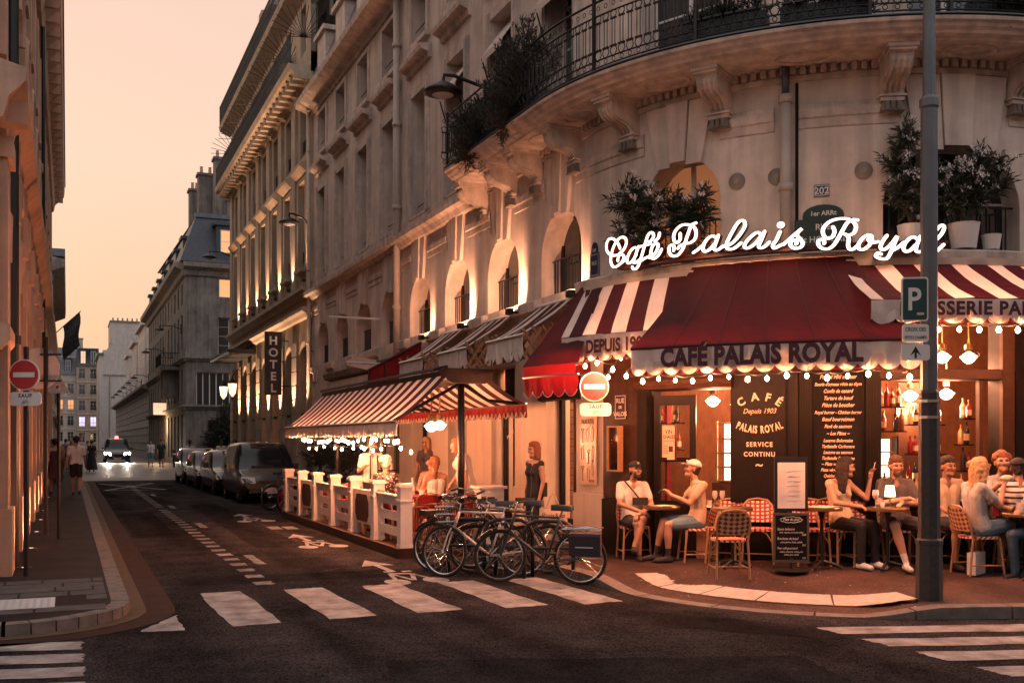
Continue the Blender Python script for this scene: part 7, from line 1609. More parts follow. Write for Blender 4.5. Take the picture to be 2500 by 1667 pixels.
# ---------------------------------------------------------------- cars
def car(label, x, y, rz, L, Wd, H, hood, paint, kind='hatch', group='cars parked along the kerb', name='parked_car', lights=False, z=0.0):
    """front at local y = 0 looking along -y"""
    t = thing(name, label, 'car', (x, y, z), rz, group); w = Wd/2
    van = kind == 'van'; zb = .20; belt = H*.56 if van else H*.62; hz = belt*.96 if van else belt*.93
    ws = hood+ (.55 if van else .75)                       # where the windscreen meets the roof
    S_ = [(0, .86*w, .42, hz*.62, hz*.66), (.06, .95*w, .30, hz*.70, hz*.78), (.25, w*.985, zb, hz*.82, hz*.90), (hood*.6, w, zb, hz*.92, hz*.97), (hood, w, zb, belt*.97, belt*1.0), (ws*.5+hood*.5, w, zb, belt, belt+(H-belt)*.55), (ws, w, zb, belt, H*.975), (ws+.5, w, zb, belt, H), (L*.62, w, zb, belt*1.01, H*.995), (L*.82, w, zb, belt*1.02, H*(.985 if van else .95)), (L*(.97 if van else .93), w*.98, zb+.02, belt*1.02, H*(.95 if van else .78)), (L*.99, w*.95, .3, belt*.99, belt*(1.3 if van else 1.05)), (L, w*.88, .42, belt*.85, belt*.9)]
    q = MB(); rows = []
    for yy, ww, b0, bl_, rf_ in S_:
        tw = ww-(rf_-bl_)*.20 if rf_-bl_ > .1 else ww*.96
        half = [(ww*.86, b0), (ww*.985, b0+.10), (ww, b0+(bl_-b0)*.55), (ww*.985, bl_), (tw+.01, bl_+(rf_-bl_)*.82), (tw-.06, rf_-.008), (tw*.5, rf_+.012)]
        rows.append([(xx, yy, zz) for xx, zz in half]+[(0, yy, rf_+.016)]+[(-xx, yy, zz) for xx, zz in half[::-1]])
    q.grid(rows, 0, False); n = len(rows[0])
    q.face([r for r in rows[0]][::-1], 0); q.face(rows[-1], 0); q.m = q.m
    for a in range(len(rows)-1):
        for b_ in range(n-1):
            f = a*(n-1)+b_; side = b_ in (3, n-5)
            if side and 5 <= a <= 9 and a != 7: q.m[f] = 1
            if 4 <= a <= 5 and 4 <= b_ <= n-6: q.m[f] = 1
            if a == 10 and 4 <= b_ <= n-6: q.m[f] = 1
            if b_ in (0, n-2): q.m[f] = 2
    ob('body', q, [paint, 'car_glass', 'black_plastic'], t, smooth=True)
    for sx in (-1, 1):
        for wy in (hood*.72 if not van else .72, L-.72):
            T = Matrix.Translation((sx*(w-.09), wy, .31)) @ Matrix.Rotation(R_(90), 4, 'Z'); q = MB(); q.torus(.235, .085, n=22, m=8, T=T); wl = ob('wheel', q, 'rubber', t, smooth=True); q = MB(); q.lathe([(.02, -.03), (.16, -.06), (.2, -.02), (.2, .02), (.16, .06), (.02, .03)], 12, T=T @ Matrix.Rotation(R_(90), 4, 'X')); ob('rim', q, 'steel', wl)
        q = MB(); q.grid([[(sx*w*.50, -.02, hz*.62), (sx*w*.95, .02, hz*.64), (sx*w*1.0, .22, hz*.72)], [(sx*w*.52, .03, hz*.80), (sx*w*.96, .10, hz*.83), (sx*w*1.005, .32, hz*.86)]]); ob('headlight', q, 'head_light' if lights else 'car_lens', t)
        q = MB(); q.box(sx*(w+.02), sx*(w+.20), hood+.42, hood+.50, belt-.02, belt+.15); ob('mirror', q, paint if van else 'black_plastic', t)
        q = MB(); q.box(sx*w*.7, sx*w*.96, L-.04, L+.005, belt*.8, belt*1.0); ob('tail_light', q, 'sign_red', t)
        q = MB(); q.box(sx*(w+.004), sx*(w+.016), hood+1.15, hood+1.3, belt*.86, belt*.90); ob('door_handle', q, 'black_plastic', t)
    q = MB(); q.box(-w*.72, w*.72, -.03, .08, .30, .44); ob('bumper', q, 'black_plastic', t); q = MB(); q.box(-w*.40, w*.40, -.012, .06, hz*.60, hz*.70); ob('grille', q, 'black_plastic', t); q = MB(); q.box(-.26, .26, -.045, -.031, .34, .45); ob('number_plate', q, 'sign_white', t)
    for sx in (-.3, .3): q = MB(); q.tube([(sx*w, hood-.02, belt+.02), (sx*w+.35, hood+.10, belt+.10)], .008, 4); ob('wiper', q, 'rubber', t)
    if van: q = MB(); q.tube([(0, ws+.25, H), (0, ws+.55, H+.35)], .008, 4); ob('aerial', q, 'rubber', t)
    return t
mat('car_glass', (.010, .013, .016), .08, spec=.35); mat('paint_silver', (.05, .053, .056), .3, metal=.5, coat=.6); mat('paint_black', (.012, .013, .015), .2, coat=1.0); mat('paint_grey', (.028, .030, .033), .25, metal=.4, coat=.8); mat('paint_dark', (.02, .022, .026), .22, coat=1.0); mat('car_lens', (.45, .42, .40), .12, spec=.9)
car('silver high-roofed van parked behind the hire bicycles', 5.32, 29.6, 0, 4.05, 1.68, 1.74, .72, 'paint_silver', 'van'); car('dark grey family car parked right behind the silver van', 5.24, 34.1, 0, 4.4, 1.76, 1.48, 1.05, 'paint_dark'); car('silver hatchback parked third in the line', 5.18, 38.9, 0, 4.1, 1.72, 1.40, .95, 'paint_grey'); car('black small car parked last in the line', 5.15, 43.4, 0, 3.9, 1.70, 1.48, .9, 'paint_black')
av = car('black van with lit headlights and red roof beacon driving down the street', 3.6, 86, 0, 4.8, 1.9, 1.95, .8, 'paint_black', 'van', None, 'oncoming_van', True)
q = MB(); q.lathe([(.14, 0), (.14, .12), (.09, .2), (.02, .22)], 10, (0, 1.9, 1.95)); ob('beacon', q, 'red_beacon', av)
for sx in (-.7, .7):
    l = bpy.data.lights.new('beam', 'SPOT'); l.energy = 900; l.spot_size = R_(70); l.spot_blend = .8; l.color = (1, .85, .7); l.shadow_soft_size = .08
    lo = bpy.data.objects.new('beam', l); COL.objects.link(lo); lo.parent = av; lo.location = (sx, -.15, .75); lo.rotation_euler = Vector((0, -1, -.28)).to_track_quat('-Z', 'Y').to_euler()
# bollards
bo = MB(); bo.lathe([(.05, 0), (.05, .95), (.065, .97), (.05, 1.0)], 8); bo.ball((0, 0, 1.06), .06, 8); 
BO = bo.mesh('bollard', 'iron'); hd_ = MB(); hd_.lathe([(.052, .80), (.052, .9)], 8); HD = hd_.mesh('white_band', 'sign_white')
for k in range(16):
    o = tag(place('bollard', BO, None, (6.15+.05*(k % 2), 46+k*1.5, .1)), 'slim black bollard in the row along the far right kerb', 'bollard', 'bollards along the far kerb'); b_ = bpy.data.objects.new('white_band', HD); COL.objects.link(b_); b_.parent = o
fs_ = thing('flag', 'dark flag hanging from a pole on the far left facade', 'flag', (-1.4, 110, 12)); q = MB(); q.tube([(0, 0, 0), (2.6, 0, 2.6)], .05, 6); ob('pole', q, 'iron', fs_); q = MB(); q.grid([[(1.0+.5*j+.1*math.sin(k*1.1), .15*math.sin(k+j), 1.0+.5*j-k*.55) for j in range(4)] for k in range(7)]); ob('cloth', q, 'rubber', fs_)
# ---------------------------------------------------------------- people
import numpy as np
for nm, c in (('skin', (.36, .185, .12)), ('skin_tan', (.30, .15, .095)), ('skin_dark', (.12, .06, .04)), ('lip', (.36, .11, .09)), ('eye', (.02, .015, .012)), ('hair_dark', (.022, .012, .009)), ('hair_brown', (.10, .045, .022)), ('hair_blond', (.42, .25, .12)), ('hair_auburn', (.20, .07, .03)), ('hair_white', (.62, .55, .45)),
              ('cloth_white', (.56, .52, .48)), ('cloth_cream_tee', (.46, .35, .25)), ('cloth_beige', (.40, .29, .21)), ('cloth_charcoal', (.07, .055, .055)), ('cloth_black', (.014, .012, .013)), ('cloth_grey', (.36, .34, .33)), ('denim', (.10, .17, .22)), ('denim_dark', (.05, .09, .13)), ('cloth_khaki', (.16, .10, .07)), ('cloth_tan', (.30, .17, .09)), ('shoe_white', (.66, .62, .58)), ('shoe_dark', (.03, .022, .02)), ('cloth_plum', (.07, .015, .025))):
    mat(nm, c, .55 if 'skin' in nm else .85, .2 if 'hair' in nm else .12, 30 if 'hair' in nm else 8, bump=.12 if 'skin' in nm else .7, bscale=60 if 'hair' in nm or 'skin' in nm else 13)
def stripes(name, c1, c2, k):
    m = bpy.data.materials.new(name); m.use_nodes = True; n = m.node_tree; b = n.nodes['Principled BSDF']; t = n.nodes.new('ShaderNodeTexCoord'); w_ = n.nodes.new('ShaderNodeTexWave'); w_.bands_direction = 'Z'; w_.inputs['Scale'].default_value = k; w_.inputs['Distortion'].default_value = .6
    r = n.nodes.new('ShaderNodeValToRGB'); r.color_ramp.interpolation = 'CONSTANT'; r.color_ramp.elements[0].color = (*c2, 1); r.color_ramp.elements[1].position = .3; r.color_ramp.elements[1].color = (*c1, 1)
    n.links.new(t.outputs['Object'], w_.inputs['Vector']); n.links.new(w_.outputs[0], r.inputs[0]); n.links.new(r.outputs[0], b.inputs['Base Color']); b.inputs['Roughness'].default_value = .85; MATS[name] = m
stripes('cloth_striped', (.66, .62, .58), (.03, .03, .035), 4.6)
_dm = bpy.data.materials.new('cloth_dots'); _dm.use_nodes = True; _n = _dm.node_tree; _t = _n.nodes.new('ShaderNodeTexCoord'); _v = _n.nodes.new('ShaderNodeTexVoronoi'); _v.inputs['Scale'].default_value = 28; _r = _n.nodes.new('ShaderNodeValToRGB'); _r.color_ramp.interpolation = 'CONSTANT'; _r.color_ramp.elements[0].color = (.6, .55, .5, 1); _r.color_ramp.elements[1].position = .28; _r.color_ramp.elements[1].color = (.02, .015, .02, 1)
_n.links.new(_t.outputs['Object'], _v.inputs['Vector']); _n.links.new(_v.outputs['Distance'], _r.inputs[0]); _n.links.new(_r.outputs[0], _n.nodes['Principled BSDF'].inputs['Base Color']); MATS['cloth_dots'] = _dm
def cap_mesh(mb, p, q, r0, r1, n=10):
    p, q = Vector(p), Vector(q); d = q-p
    if d.length < 1e-5: d = Vector((0, 0, .002)); q = p+d
    d = d.normalized(); up = Vector((0, 0, 1)) if abs(d.z) < .9 else Vector((1, 0, 0)); a = d.cross(up).normalized(); b = a.cross(d); rows = []
    for ce, r, th in [(p, r0, -90+k*22.5) for k in range(5)]+[(q, r1, k*22.5) for k in range(5)]:
        t = R_(th); rr = max(1e-4, r*math.cos(t)); o = ce+d*(r*math.sin(t)); rows.append([tuple(o+(a*math.cos(2*math.pi*k/n)+b*math.sin(2*math.pi*k/n))*rr) for k in range(n)])
    mb.grid([r_[::-1] for r_ in rows], 0, True, True)
def remesh(segs, voxel, smooth, name):
    mb = MB()
    for p, q, r0, r1 in segs: cap_mesh(mb, p, q, r0, r1)
    me = mb.mesh('tmp', []); o = bpy.data.objects.new('tmp', me)
    m = o.modifiers.new('r', 'REMESH'); m.mode = 'VOXEL'; m.voxel_size = voxel; m.use_smooth_shade = True
    if smooth: s = o.modifiers.new('s', 'SMOOTH'); s.factor = .5; s.iterations = smooth
    out = eval_mesh(o); out.name = name; bpy.data.objects.remove(o); bpy.data.meshes.remove(me); return out
def paint_mesh(me, segs, mids, mats):
    n = len(me.polygons); c = np.empty(n*3, dtype=np.float32); me.polygons.foreach_get('center', c); c = c.reshape(-1, 3); best = np.full(n, 9e9); lab = np.zeros(n, dtype=np.int32)
    for (p, q, r0, r1), mi in zip(segs, mids):
        p, q = np.array(p), np.array(q); d = q-p; L = float(d @ d) or 1e-9; t = np.clip((c-p) @ d/L, 0, 1); di = np.linalg.norm(c-(p+t[:, None]*d), axis=1)-(r0+(r1-r0)*t); k = di < best; best[k] = di[k]; lab[k] = mi
    me.materials.clear()
    for m in mats: me.materials.append(MATS[m])
    me.polygons.foreach_set('material_index', lab); me.polygons.foreach_set('use_smooth', [True]*n); me.update()
def mixv(a, b, t): return tuple(a[i]+(b[i]-a[i])*t for i in range(3))
STAND = dict(pelvis=(0, 0, .95), waist=(0, 0, 1.09), chest=(0, .005, 1.27), neck=(0, .015, 1.45), head=(0, -.015, 1.615), hipL=(.085, 0, .91), hipR=(-.085, 0, .91), kneeL=(.10, -.02, .49), kneeR=(-.10, -.02, .49), ankL=(.105, .02, .085), ankR=(-.105, .02, .085), shL=(.175, .01, 1.395), shR=(-.175, .01, 1.395), elL=(.225, .03, 1.12), elR=(-.225, .03, 1.12), wrL=(.235, -.05, .885), wrR=(-.235, -.05, .885))
SIT = dict(pelvis=(0, .0, .56), waist=(0, .03, .70), chest=(0, .05, .90), neck=(0, .035, 1.085), head=(0, .0, 1.245), hipL=(.085, -.01, .535), hipR=(-.085, -.01, .535), kneeL=(.13, -.42, .52), kneeR=(-.13, -.42, .52), ankL=(.12, -.38, .085), ankR=(-.12, -.38, .085), shL=(.175, .05, 1.03), shR=(-.175, .05, 1.03), elL=(.23, -.04, .79), elR=(-.23, -.04, .79), wrL=(.12, -.25, .72), wrR=(-.12, -.25, .72))
def person(label, loc, rz, base, over=None, skin='skin', top='cloth_white', sleeve='short', bottom='shorts', bcol='cloth_black', shoe='shoe_dark', sock=None, hair='hair_brown', style='short', female=False, sc=1.0, stout=1.0, yaw=0, tilt=0, fine=True, cap=None, skirt=None, beard=False, group=None, toes=None, belly=0, strap=None, glasses=False):
    J = dict(base); J.update(over or {}); J = {k: tuple(v) for k, v in J.items()}; vx = .0095 if fine else .019
    S_, I_ = [], []; mats = [skin, top, bcol, shoe, sock or skin, 'lip', 'eye', hair]
    def seg(p, q, r0, r1, mi): S_.append((p, q, r0, r1)); I_.append(mi)
    k = stout; f = .9 if female else 1.0
    # trunk
    for sx in (-1, 1):
        seg((J['chest'][0]+sx*.075*f*k, J['chest'][1], J['chest'][2]+.03), (J['waist'][0]+sx*.06*k, J['waist'][1], J['waist'][2]), .105*k, .098*k*f, 1); seg((J['waist'][0]+sx*.06*k, J['waist'][1], J['waist'][2]), (J['pelvis'][0]+sx*.075*k, J['pelvis'][1], J['pelvis'][2]), .098*k*f, .112*k, 1 if bottom != 'trousers' else 1)
        h = J['hipL'] if sx > 0 else J['hipR']; seg((J['pelvis'][0]+sx*.07*k, J['pelvis'][1], J['pelvis'][2]-.03), h, .115*k, .10*k, 2)
        s_ = J['shL'] if sx > 0 else J['shR']; s_ = (s_[0]*f, s_[1], s_[2]); seg((J['neck'][0]+sx*.03, J['neck'][1], J['neck'][2]-.03), s_, .052, .058*k, 1 if sleeve not in ('none', 'strap') else 0); seg((J['chest'][0]+sx*.07, J['chest'][1], J['chest'][2]+.06), s_, .09*k, .06*k, 1 if sleeve != 'strap' else 0)
        if female: seg((J['chest'][0]+sx*.07, J['chest'][1]-.07*k, J['chest'][2]-.01), (J['chest'][0]+sx*.07, J['chest'][1]-.06*k, J['chest'][2]-.03), .062*k, .06*k, 1)
        e, w_ = (J['elL'], J['wrL']) if sx > 0 else (J['elR'], J['wrR'])
        if sleeve == 'short': m_ = mixv(s_, e, .62); seg(s_, m_, .062*k, .060*k, 1); seg(m_, e, .043*k, .038*k, 0); seg(e, w_, .039*k, .027*k, 0)
        elif sleeve == 'long': seg(s_, e, .058*k, .048*k, 1); seg(e, w_, .047*k, .034, 1)
        else: seg(s_, e, .05*k, .037*k, 0); seg(e, w_, .037*k, .025*k, 0)
        # hand: palm, four fingers, thumb
        d = Vector(w_)-Vector(e); d.normalize(); tgt = (over or {}).get('handL' if sx > 0 else 'handR'); d = Vector(tgt).normalized() if tgt else d
        wv = Vector(w_); side = d.cross(Vector((0, 0, 1))); side = side.normalized() if side.length > .1 else Vector((1, 0, 0)); nrm = side.cross(d)
        seg(w_, tuple(wv+d*.06), .026, .030, 0)
        if fine:
            for j in range(4):
                b0 = wv+d*.075+side*((j-1.5)*.019); b1 = b0+d*(.034+.006*(1.5-abs(j-1.5)))-nrm*.012; b2 = b1+d*.014-nrm*.026; seg(tuple(b0), tuple(b1), .0115, .0105, 0); seg(tuple(b1), tuple(b2), .0105, .0095, 0)
            t0 = wv+d*.03+side*(.03*sx); seg(tuple(t0), tuple(t0+d*.03+side*(.018*sx)-nrm*.015), .0125, .0105, 0)
        else: seg(tuple(wv+d*.06), tuple(wv+d*.12-nrm*.02), .025, .018, 0)
        # leg
        kn, an = (J['kneeL'], J['ankL']) if sx > 0 else (J['kneeR'], J['ankR'])
        if bottom == 'trousers': seg(h, kn, .095*k, .068*k, 2); seg(kn, mixv(kn, an, .97), .066*k, .052, 2)
        elif bottom in ('shorts', 'skirtlegs'):
            c_ = mixv(h, kn, .72 if bottom == 'shorts' else .45); seg(h, c_, .104*k, .088*k, 2); seg(c_, kn, .068*k, .054*k, 0); m_ = mixv(kn, an, .35); seg(kn, m_, .052*k, .056*k, 0); seg(m_, mixv(kn, an, .72), .056*k, .040*k, 0); seg(mixv(kn, an, .72), an, .040*k, .034, 4)
        else:
            seg(h, kn, .09*k, .055*k, 0); m_ = mixv(kn, an, .35); seg(kn, m_, .052*k, .055*k, 0); seg(m_, an, .055*k, .034, 0)
        dirn = Vector(toes[0 if sx > 0 else 1]) if toes else Vector((0, -1, 0)); heel = Vector(an)+Vector((0, 0, -.045)); toe = heel+dirn.normalized()*.16+Vector((0, 0, -.012)); seg(tuple(heel-dirn.normalized()*.03), tuple(heel+dirn.normalized()*.05), .04, .042, 3); seg(tuple(heel+dirn.normalized()*.05), tuple(toe), .042, .034, 3); seg(an, tuple(heel), .038, .04, 3)
    if belly: seg((J['waist'][0], J['waist'][1]-.05, J['waist'][2]), (J['pelvis'][0], J['pelvis'][1]-.03, J['pelvis'][2]+.05), .11*belly, .12*belly, 1)
    # head
    HD = Vector(J['head']); RM = Matrix.Rotation(R_(yaw), 3, 'Z') @ Matrix.Rotation(R_(tilt), 3, 'X'); Hh = lambda x, y, z: tuple(HD+RM @ Vector((x, y, z)))
    seg(J['neck'], Hh(0, .025, -.06), .052*(.9 if female else 1), .05*(.88 if female else 1), 0); seg((J['neck'][0], J['neck'][1], J['neck'][2]-.06), J['neck'], .06, .052, 0 if sleeve != 'x' else 1)
    seg(Hh(0, .02, .045), Hh(0, -.005, .01), .082, .076, 0); seg(Hh(0, -.012, .03), Hh(0, -.02, -.06), .070, .054, 0); seg(Hh(-.022, -.035, -.085), Hh(.022, -.035, -.085), .034, .034, 0 if not beard else 7); seg(Hh(0, -.055, -.095), Hh(0, -.05, -.09), .026, .026, 0 if not beard else 7)
    seg(Hh(0, -.078, .018), Hh(0, -.098, -.024), .009, .0125, 0); seg(Hh(0, -.094, -.03), Hh(0, -.082, -.034), .012, .013, 0)
    for sx in (-1, 1):
        seg(Hh(sx*.078, .012, .01), Hh(sx*.083, .018, -.025), .017, .012, 0); seg(Hh(sx*.03, -.072, .028), Hh(sx*.05, -.062, .026), .018, .014, 0); seg(Hh(sx*.04, -.06, -.02), Hh(sx*.045, -.05, -.03), .027, .024, 0)
    me = remesh(S_, vx, 2 if fine else 1, 'body')
    S2, I2 = list(S_), list(I_)
    for sx in (-1, 1): S2.append((Hh(sx*.026, -.0835, .012), Hh(sx*.040, -.078, .012), .005, .004)); I2.append(6); S2.append((Hh(sx*.018, -.09, .034), Hh(sx*.05, -.076, .036), .003, .002)); I2.append(7)
    S2.append((Hh(-.018, -.088, -.058), Hh(.018, -.088, -.058), .004, .004)); I2.append(5)
    paint_mesh(me, [(p, q, r0+(.006 if mi in (5, 6, 7) else 0), r1+(.006 if mi in (5, 6, 7) else 0)) for (p, q, r0, r1), mi in zip(S2, I2)], I2, mats)
    t = thing('person', label, 'person', loc, rz, group); t.scale = (sc, sc, sc); WM[t.name] = WM[t.name] @ Matrix.Scale(sc, 4)
    link('body', me, t)
    # hair
    if style != 'none':
        hs = [(Hh(0, .045, .02), Hh(0, .05, -.03), .074, .06), (Hh(-.05, .02, .0), Hh(-.05, .03, -.02), .034, .03), (Hh(.05, .02, .0), Hh(.05, .03, -.02), .034, .03)] if cap else [(Hh(0, .03, .062), Hh(0, .0, .07), .088, .080), (Hh(0, .045, .03), Hh(0, .05, -.02), .080, .062)]
        if not cap:
            for sx in (-1, 1): hs.append((Hh(sx*.05, .015, .065), Hh(sx*.062, .03, .01), .045, .035))
            hs.append((Hh(-.03, -.04, .095), Hh(.03, -.04, .095), .03, .03))
        if style == 'bob':
            for sx in (-1, 1): hs += [(Hh(sx*.07, .0, .03), Hh(sx*.082, .01, -.11), .034, .03), (Hh(sx*.05, .05, .02), Hh(sx*.06, .06, -.13), .05, .036)]
            hs.append((Hh(0, .07, .02), Hh(0, .075, -.13), .06, .045))
        if style == 'long':
            for sx in (-1, 1): hs += [(Hh(sx*.07, .0, .04), Hh(sx*.09, .02, -.12), .034, .036), (Hh(sx*.09, .02, -.12), Hh(sx*.10, .04, -.30), .036, .026), (Hh(sx*.05, .06, .0), Hh(sx*.06, .08, -.34), .055, .03)]
            hs.append((Hh(0, .075, .02), Hh(0, .10, -.36), .06, .035))
        if style == 'bun': hs.append((Hh(0, .10, .05), Hh(0, .115, .07), .05, .05))
        if style == 'tail': hs += [(Hh(0, .09, .04), Hh(0, .12, -.05), .05, .045), (Hh(0, .12, -.05), Hh(.03, .13, -.26), .042, .022)]
        if style == 'curly':
            for j in range(26): a = rnd.uniform(0, 6.28); b_ = rnd.uniform(-.2, 1.4); p_ = Hh(.085*math.cos(a)*math.cos(b_), .04+.075*math.sin(a)*math.cos(b_), .05+.085*math.sin(b_)); hs.append((p_, p_, .034, .034))
        hm = remesh(hs, .009 if fine else .018, 1, 'hair')
        for v in hm.vertices:
            v.co += Vector((math.sin(v.co.z*95+v.co.x*60), math.sin(v.co.x*120+v.co.z*40), 0))*.003
        hm.materials.clear(); hm.materials.append(MATS[hair]); hm.polygons.foreach_set('use_smooth', [True]*len(hm.polygons)); link('hair', hm, t)
    if cap:
        q = MB(); rows = []
        for j in range(7):
            a = j/6*R_(88); rows.append([Hh(.098*math.cos(a)*math.cos(2*math.pi*b/16), .018+.108*math.cos(a)*math.sin(2*math.pi*b/16), .048+.088*math.sin(a)) for b in range(16)])
        q.grid(rows, 0, True, True); q.grid([[Hh(x, -.085-.0*abs(x), .055-.25*x*x) for x in (-.075, -.04, 0, .04, .075)], [Hh(x, -.165+2.6*x*x, .042-.4*x*x) for x in (-.07, -.037, 0, .037, .07)]]); q.grid([[Hh(x, -.165+2.6*x*x, .036-.4*x*x) for x in (-.07, -.037, 0, .037, .07)], [Hh(x, -.085, .047-.25*x*x) for x in (-.075, -.04, 0, .04, .075)]])
        c_ = ob('cap', q, cap, t, smooth=True); q = MB(); q.ball(Hh(0, -.087, .09), .016, 8, 0, 1); ob('cap_badge', q, 'cloth_white', c_)
    if skirt:
        m_, z1, rr = skirt; px, py, pz = J['waist']; q = MB(); rows = []
        for j in range(8):
            v = j/7; z = pz+.02-(pz+.02-z1)*v; r0 = .125*k+(rr-.125*k)*v**.8
            rows.append([(px+(r0+.012*v*math.sin(b*1.6*math.pi))*math.cos(2*math.pi*b/28)*1.05, py+(r0*.86+.012*v*math.cos(b*2.2*math.pi))*math.sin(2*math.pi*b/28), z) for b in range(28)])
        q.grid([r_[::-1] for r_ in rows], 0, True); ob('skirt', q, m_, t, smooth=True)
    if strap:
        q = MB(); q.tube(strap[1], .012, 5); q.box(strap[2][0]-strap[3][0], strap[2][0]+strap[3][0], strap[2][1]-.04, strap[2][1]+.04, strap[2][2]-strap[3][1], strap[2][2]+strap[3][1]); ob('shoulder_bag', q, strap[0], t)
    if glasses:
        q = MB()
        for sx in (-1, 1): q.torus(.019, .003, (0, 0, 0), 12, 4, T=Matrix.Translation(Hh(sx*.033, -.098, .01)) @ RM.to_4x4()); q.tube([Hh(sx*.052, -.098, .012), Hh(sx*.08, .0, .012)], .003, 4)
        ob('glasses', q, 'brass', t)
    return t
def at(x, y): return (x, y, gz(x, y))
# -- customers along the cafe front
person('seated man in black cap and white polo with crossed legs beside the cafe door', at(7.34, 12.60), facing(-.25, -.97), SIT, dict(head=(.02, -.03, 1.25), kneeL=(.02, -.43, .58), ankL=(-.12, -.46, .20), kneeR=(-.06, -.42, .52), ankR=(-.03, -.40, .085), wrL=(-.02, -.36, .64), wrR=(.02, -.33, .68), elL=(.24, -.08, .77), elR=(-.23, -.1, .78), handL=(-.6, -.6, -.2), handR=(.7, -.5, -.2)), top='cloth_white', bcol='cloth_black', shoe='shoe_dark', hair='hair_dark', cap='cloth_black', beard=True, yaw=18, tilt=-8, toes=[(-.2, -1, .2), (0, -1, 0)], strap=('rubber', [(-.14, -.05, 1.10), (-.02, -.10, .95), (.10, -.12, .80)], (.06, -.14, .82), (.10, .05)))
person('seated man in white cap, beige shirt and denim shorts looking at his phone', at(7.74, 11.62), facing(-.93, .36), SIT, dict(head=(0, -.06, 1.245), chest=(0, .0, .90), neck=(0, -.02, 1.085), kneeL=(.10, -.40, .50), kneeR=(-.14, -.42, .53), ankL=(.10, -.40, .085), ankR=(-.15, -.52, .085), elL=(.22, -.14, .80), elR=(-.22, -.14, .80), wrL=(.06, -.36, .90), wrR=(-.06, -.36, .90), handL=(-.3, -.5, .6), handR=(.3, -.5, .6)), top='cloth_beige', bcol='denim', shoe='shoe_dark', sock='cloth_black', hair='hair_dark', cap='cloth_white', tilt=-14)
q = MB(); q.box(-.035, .035, -.006, .006, -.07, .07, 0, Matrix.Rotation(R_(-40), 4, 'X')); _a = facing(-.93, .36); _p = Matrix.Rotation(_a, 3, 'Z') @ Vector((0, -.46, .98)); tag(place('phone', q.mesh('phone', 'black_plastic'), None, (7.74+_p.x, 11.62+_p.y, gz(7.74, 11.62)+_p.z), _a), 'black phone held by the man in white cap', 'phone')
person('long-haired seated woman in cream top smoking at the lamp-lit table', at(8.98, 10.22), facing(.1, -1), SIT, dict(head=(.03, -.05, 1.23), kneeL=(.13, -.40, .52), ankL=(.13, -.42, .085), kneeR=(-.10, -.41, .52), ankR=(-.10, -.40, .085), elR=(-.24, -.12, .80), wrR=(-.14, -.36, .77), elL=(.27, -.16, .84), wrL=(.29, -.20, 1.10), handL=(0, -.2, 1)), female=True, top='cloth_cream_tee', sleeve='none', bottom='trousers', bcol='cloth_black', shoe='shoe_white', hair='hair_dark', style='long', yaw=48, group=None)
q = MB(); q.tube([(0, 0, 0), (.01, -.02, .08)], .005, 5); _a = facing(.1, -1); _p = Matrix.Rotation(_a, 3, 'Z') @ Vector((.28, -.26, 1.22)); tag(place('cigarette', q.mesh('cigarette', 'cloth_white'), None, (8.98+_p.x, 10.22+_p.y, gz(8.98, 10.22)+_p.z)), 'cigarette in the raised hand of the long-haired woman', 'cigarette')
person('bearded seated man in charcoal T-shirt and shorts behind the lit table lamp', at(9.57, 9.90), facing(-.42, -.9), SIT, dict(kneeL=(.22, -.40, .53), kneeR=(-.16, -.42, .53), ankL=(.24, -.50, .085), ankR=(-.06, -.52, .085), elL=(.25, -.10, .78), elR=(-.25, -.10, .78), wrL=(.0, -.34, .80), wrR=(-.02, -.36, .86), handL=(-.8, -.4, 0), handR=(.6, -.6, .1)), top='cloth_charcoal', bcol='cloth_charcoal', shoe='shoe_white', sock='cloth_white', hair='hair_brown', beard=True, stout=1.08, yaw=4)
person('seated man in cream shirt mostly hidden by the lamp post', at(10.15, 9.62), facing(-.3, -.95), SIT, dict(elL=(.26, -.05, .78), wrL=(.17, -.30, .62), wrR=(-.1, -.3, .66), kneeL=(.18, -.42, .52)), top='cloth_cream_tee', bcol='cloth_black', shoe='shoe_dark', hair='hair_dark', yaw=10, skin='skin_tan')
person('seated woman in black camisole and long black skirt with red bag', at(10.42, 9.42), facing(.55, -.7), SIT, dict(head=(0, -.05, 1.235), elL=(.24, -.12, .80), wrL=(.05, -.32, .82), elR=(-.25, -.08, .80), wrR=(-.06, -.34, .84), kneeL=(.1, -.4, .54), kneeR=(-.1, -.4, .54)), female=True, top='cloth_black', sleeve='strap', bottom='trousers', bcol='cloth_black', shoe='shoe_dark', hair='hair_blond', style='bun', yaw=30, tilt=-12, glasses=True, stout=1.1, strap=('bike_red', [(-.16, -.02, 1.06), (.02, -.16, .90), (.12, -.18, .70)], (.05, -.22, .70), (.11, .06)))
person('auburn-haired customer in white shirt behind the woman in camisole', at(10.72, 9.30), facing(-.2, -.9), SIT, None, female=True, top='cloth_white', bottom='trousers', bcol='cloth_black', hair='hair_auburn', style='curly', yaw=-25, tilt=-10, sc=1.04)
person('long-haired woman in grey T-shirt and denim shorts eating a sandwich', at(9.95, 8.98), facing(.95, -.22), SIT, dict(head=(0, -.03, 1.235), kneeR=(-.02, -.42, .58), ankR=(.16, -.55, .26), kneeL=(.12, -.42, .52), ankL=(.10, -.36, .085), elL=(.20, -.14, .82), elR=(-.20, -.14, .82), wrL=(.05, -.30, 1.04), wrR=(-.05, -.30, 1.04), handL=(-.3, -.4, .6), handR=(.3, -.4, .6)), female=True, top='cloth_grey', bcol='denim', bottom='shorts', shoe='shoe_dark', hair='hair_blond', style='long', stout=1.03, toes=[(0, -1, 0), (.1, -1, -.3)])
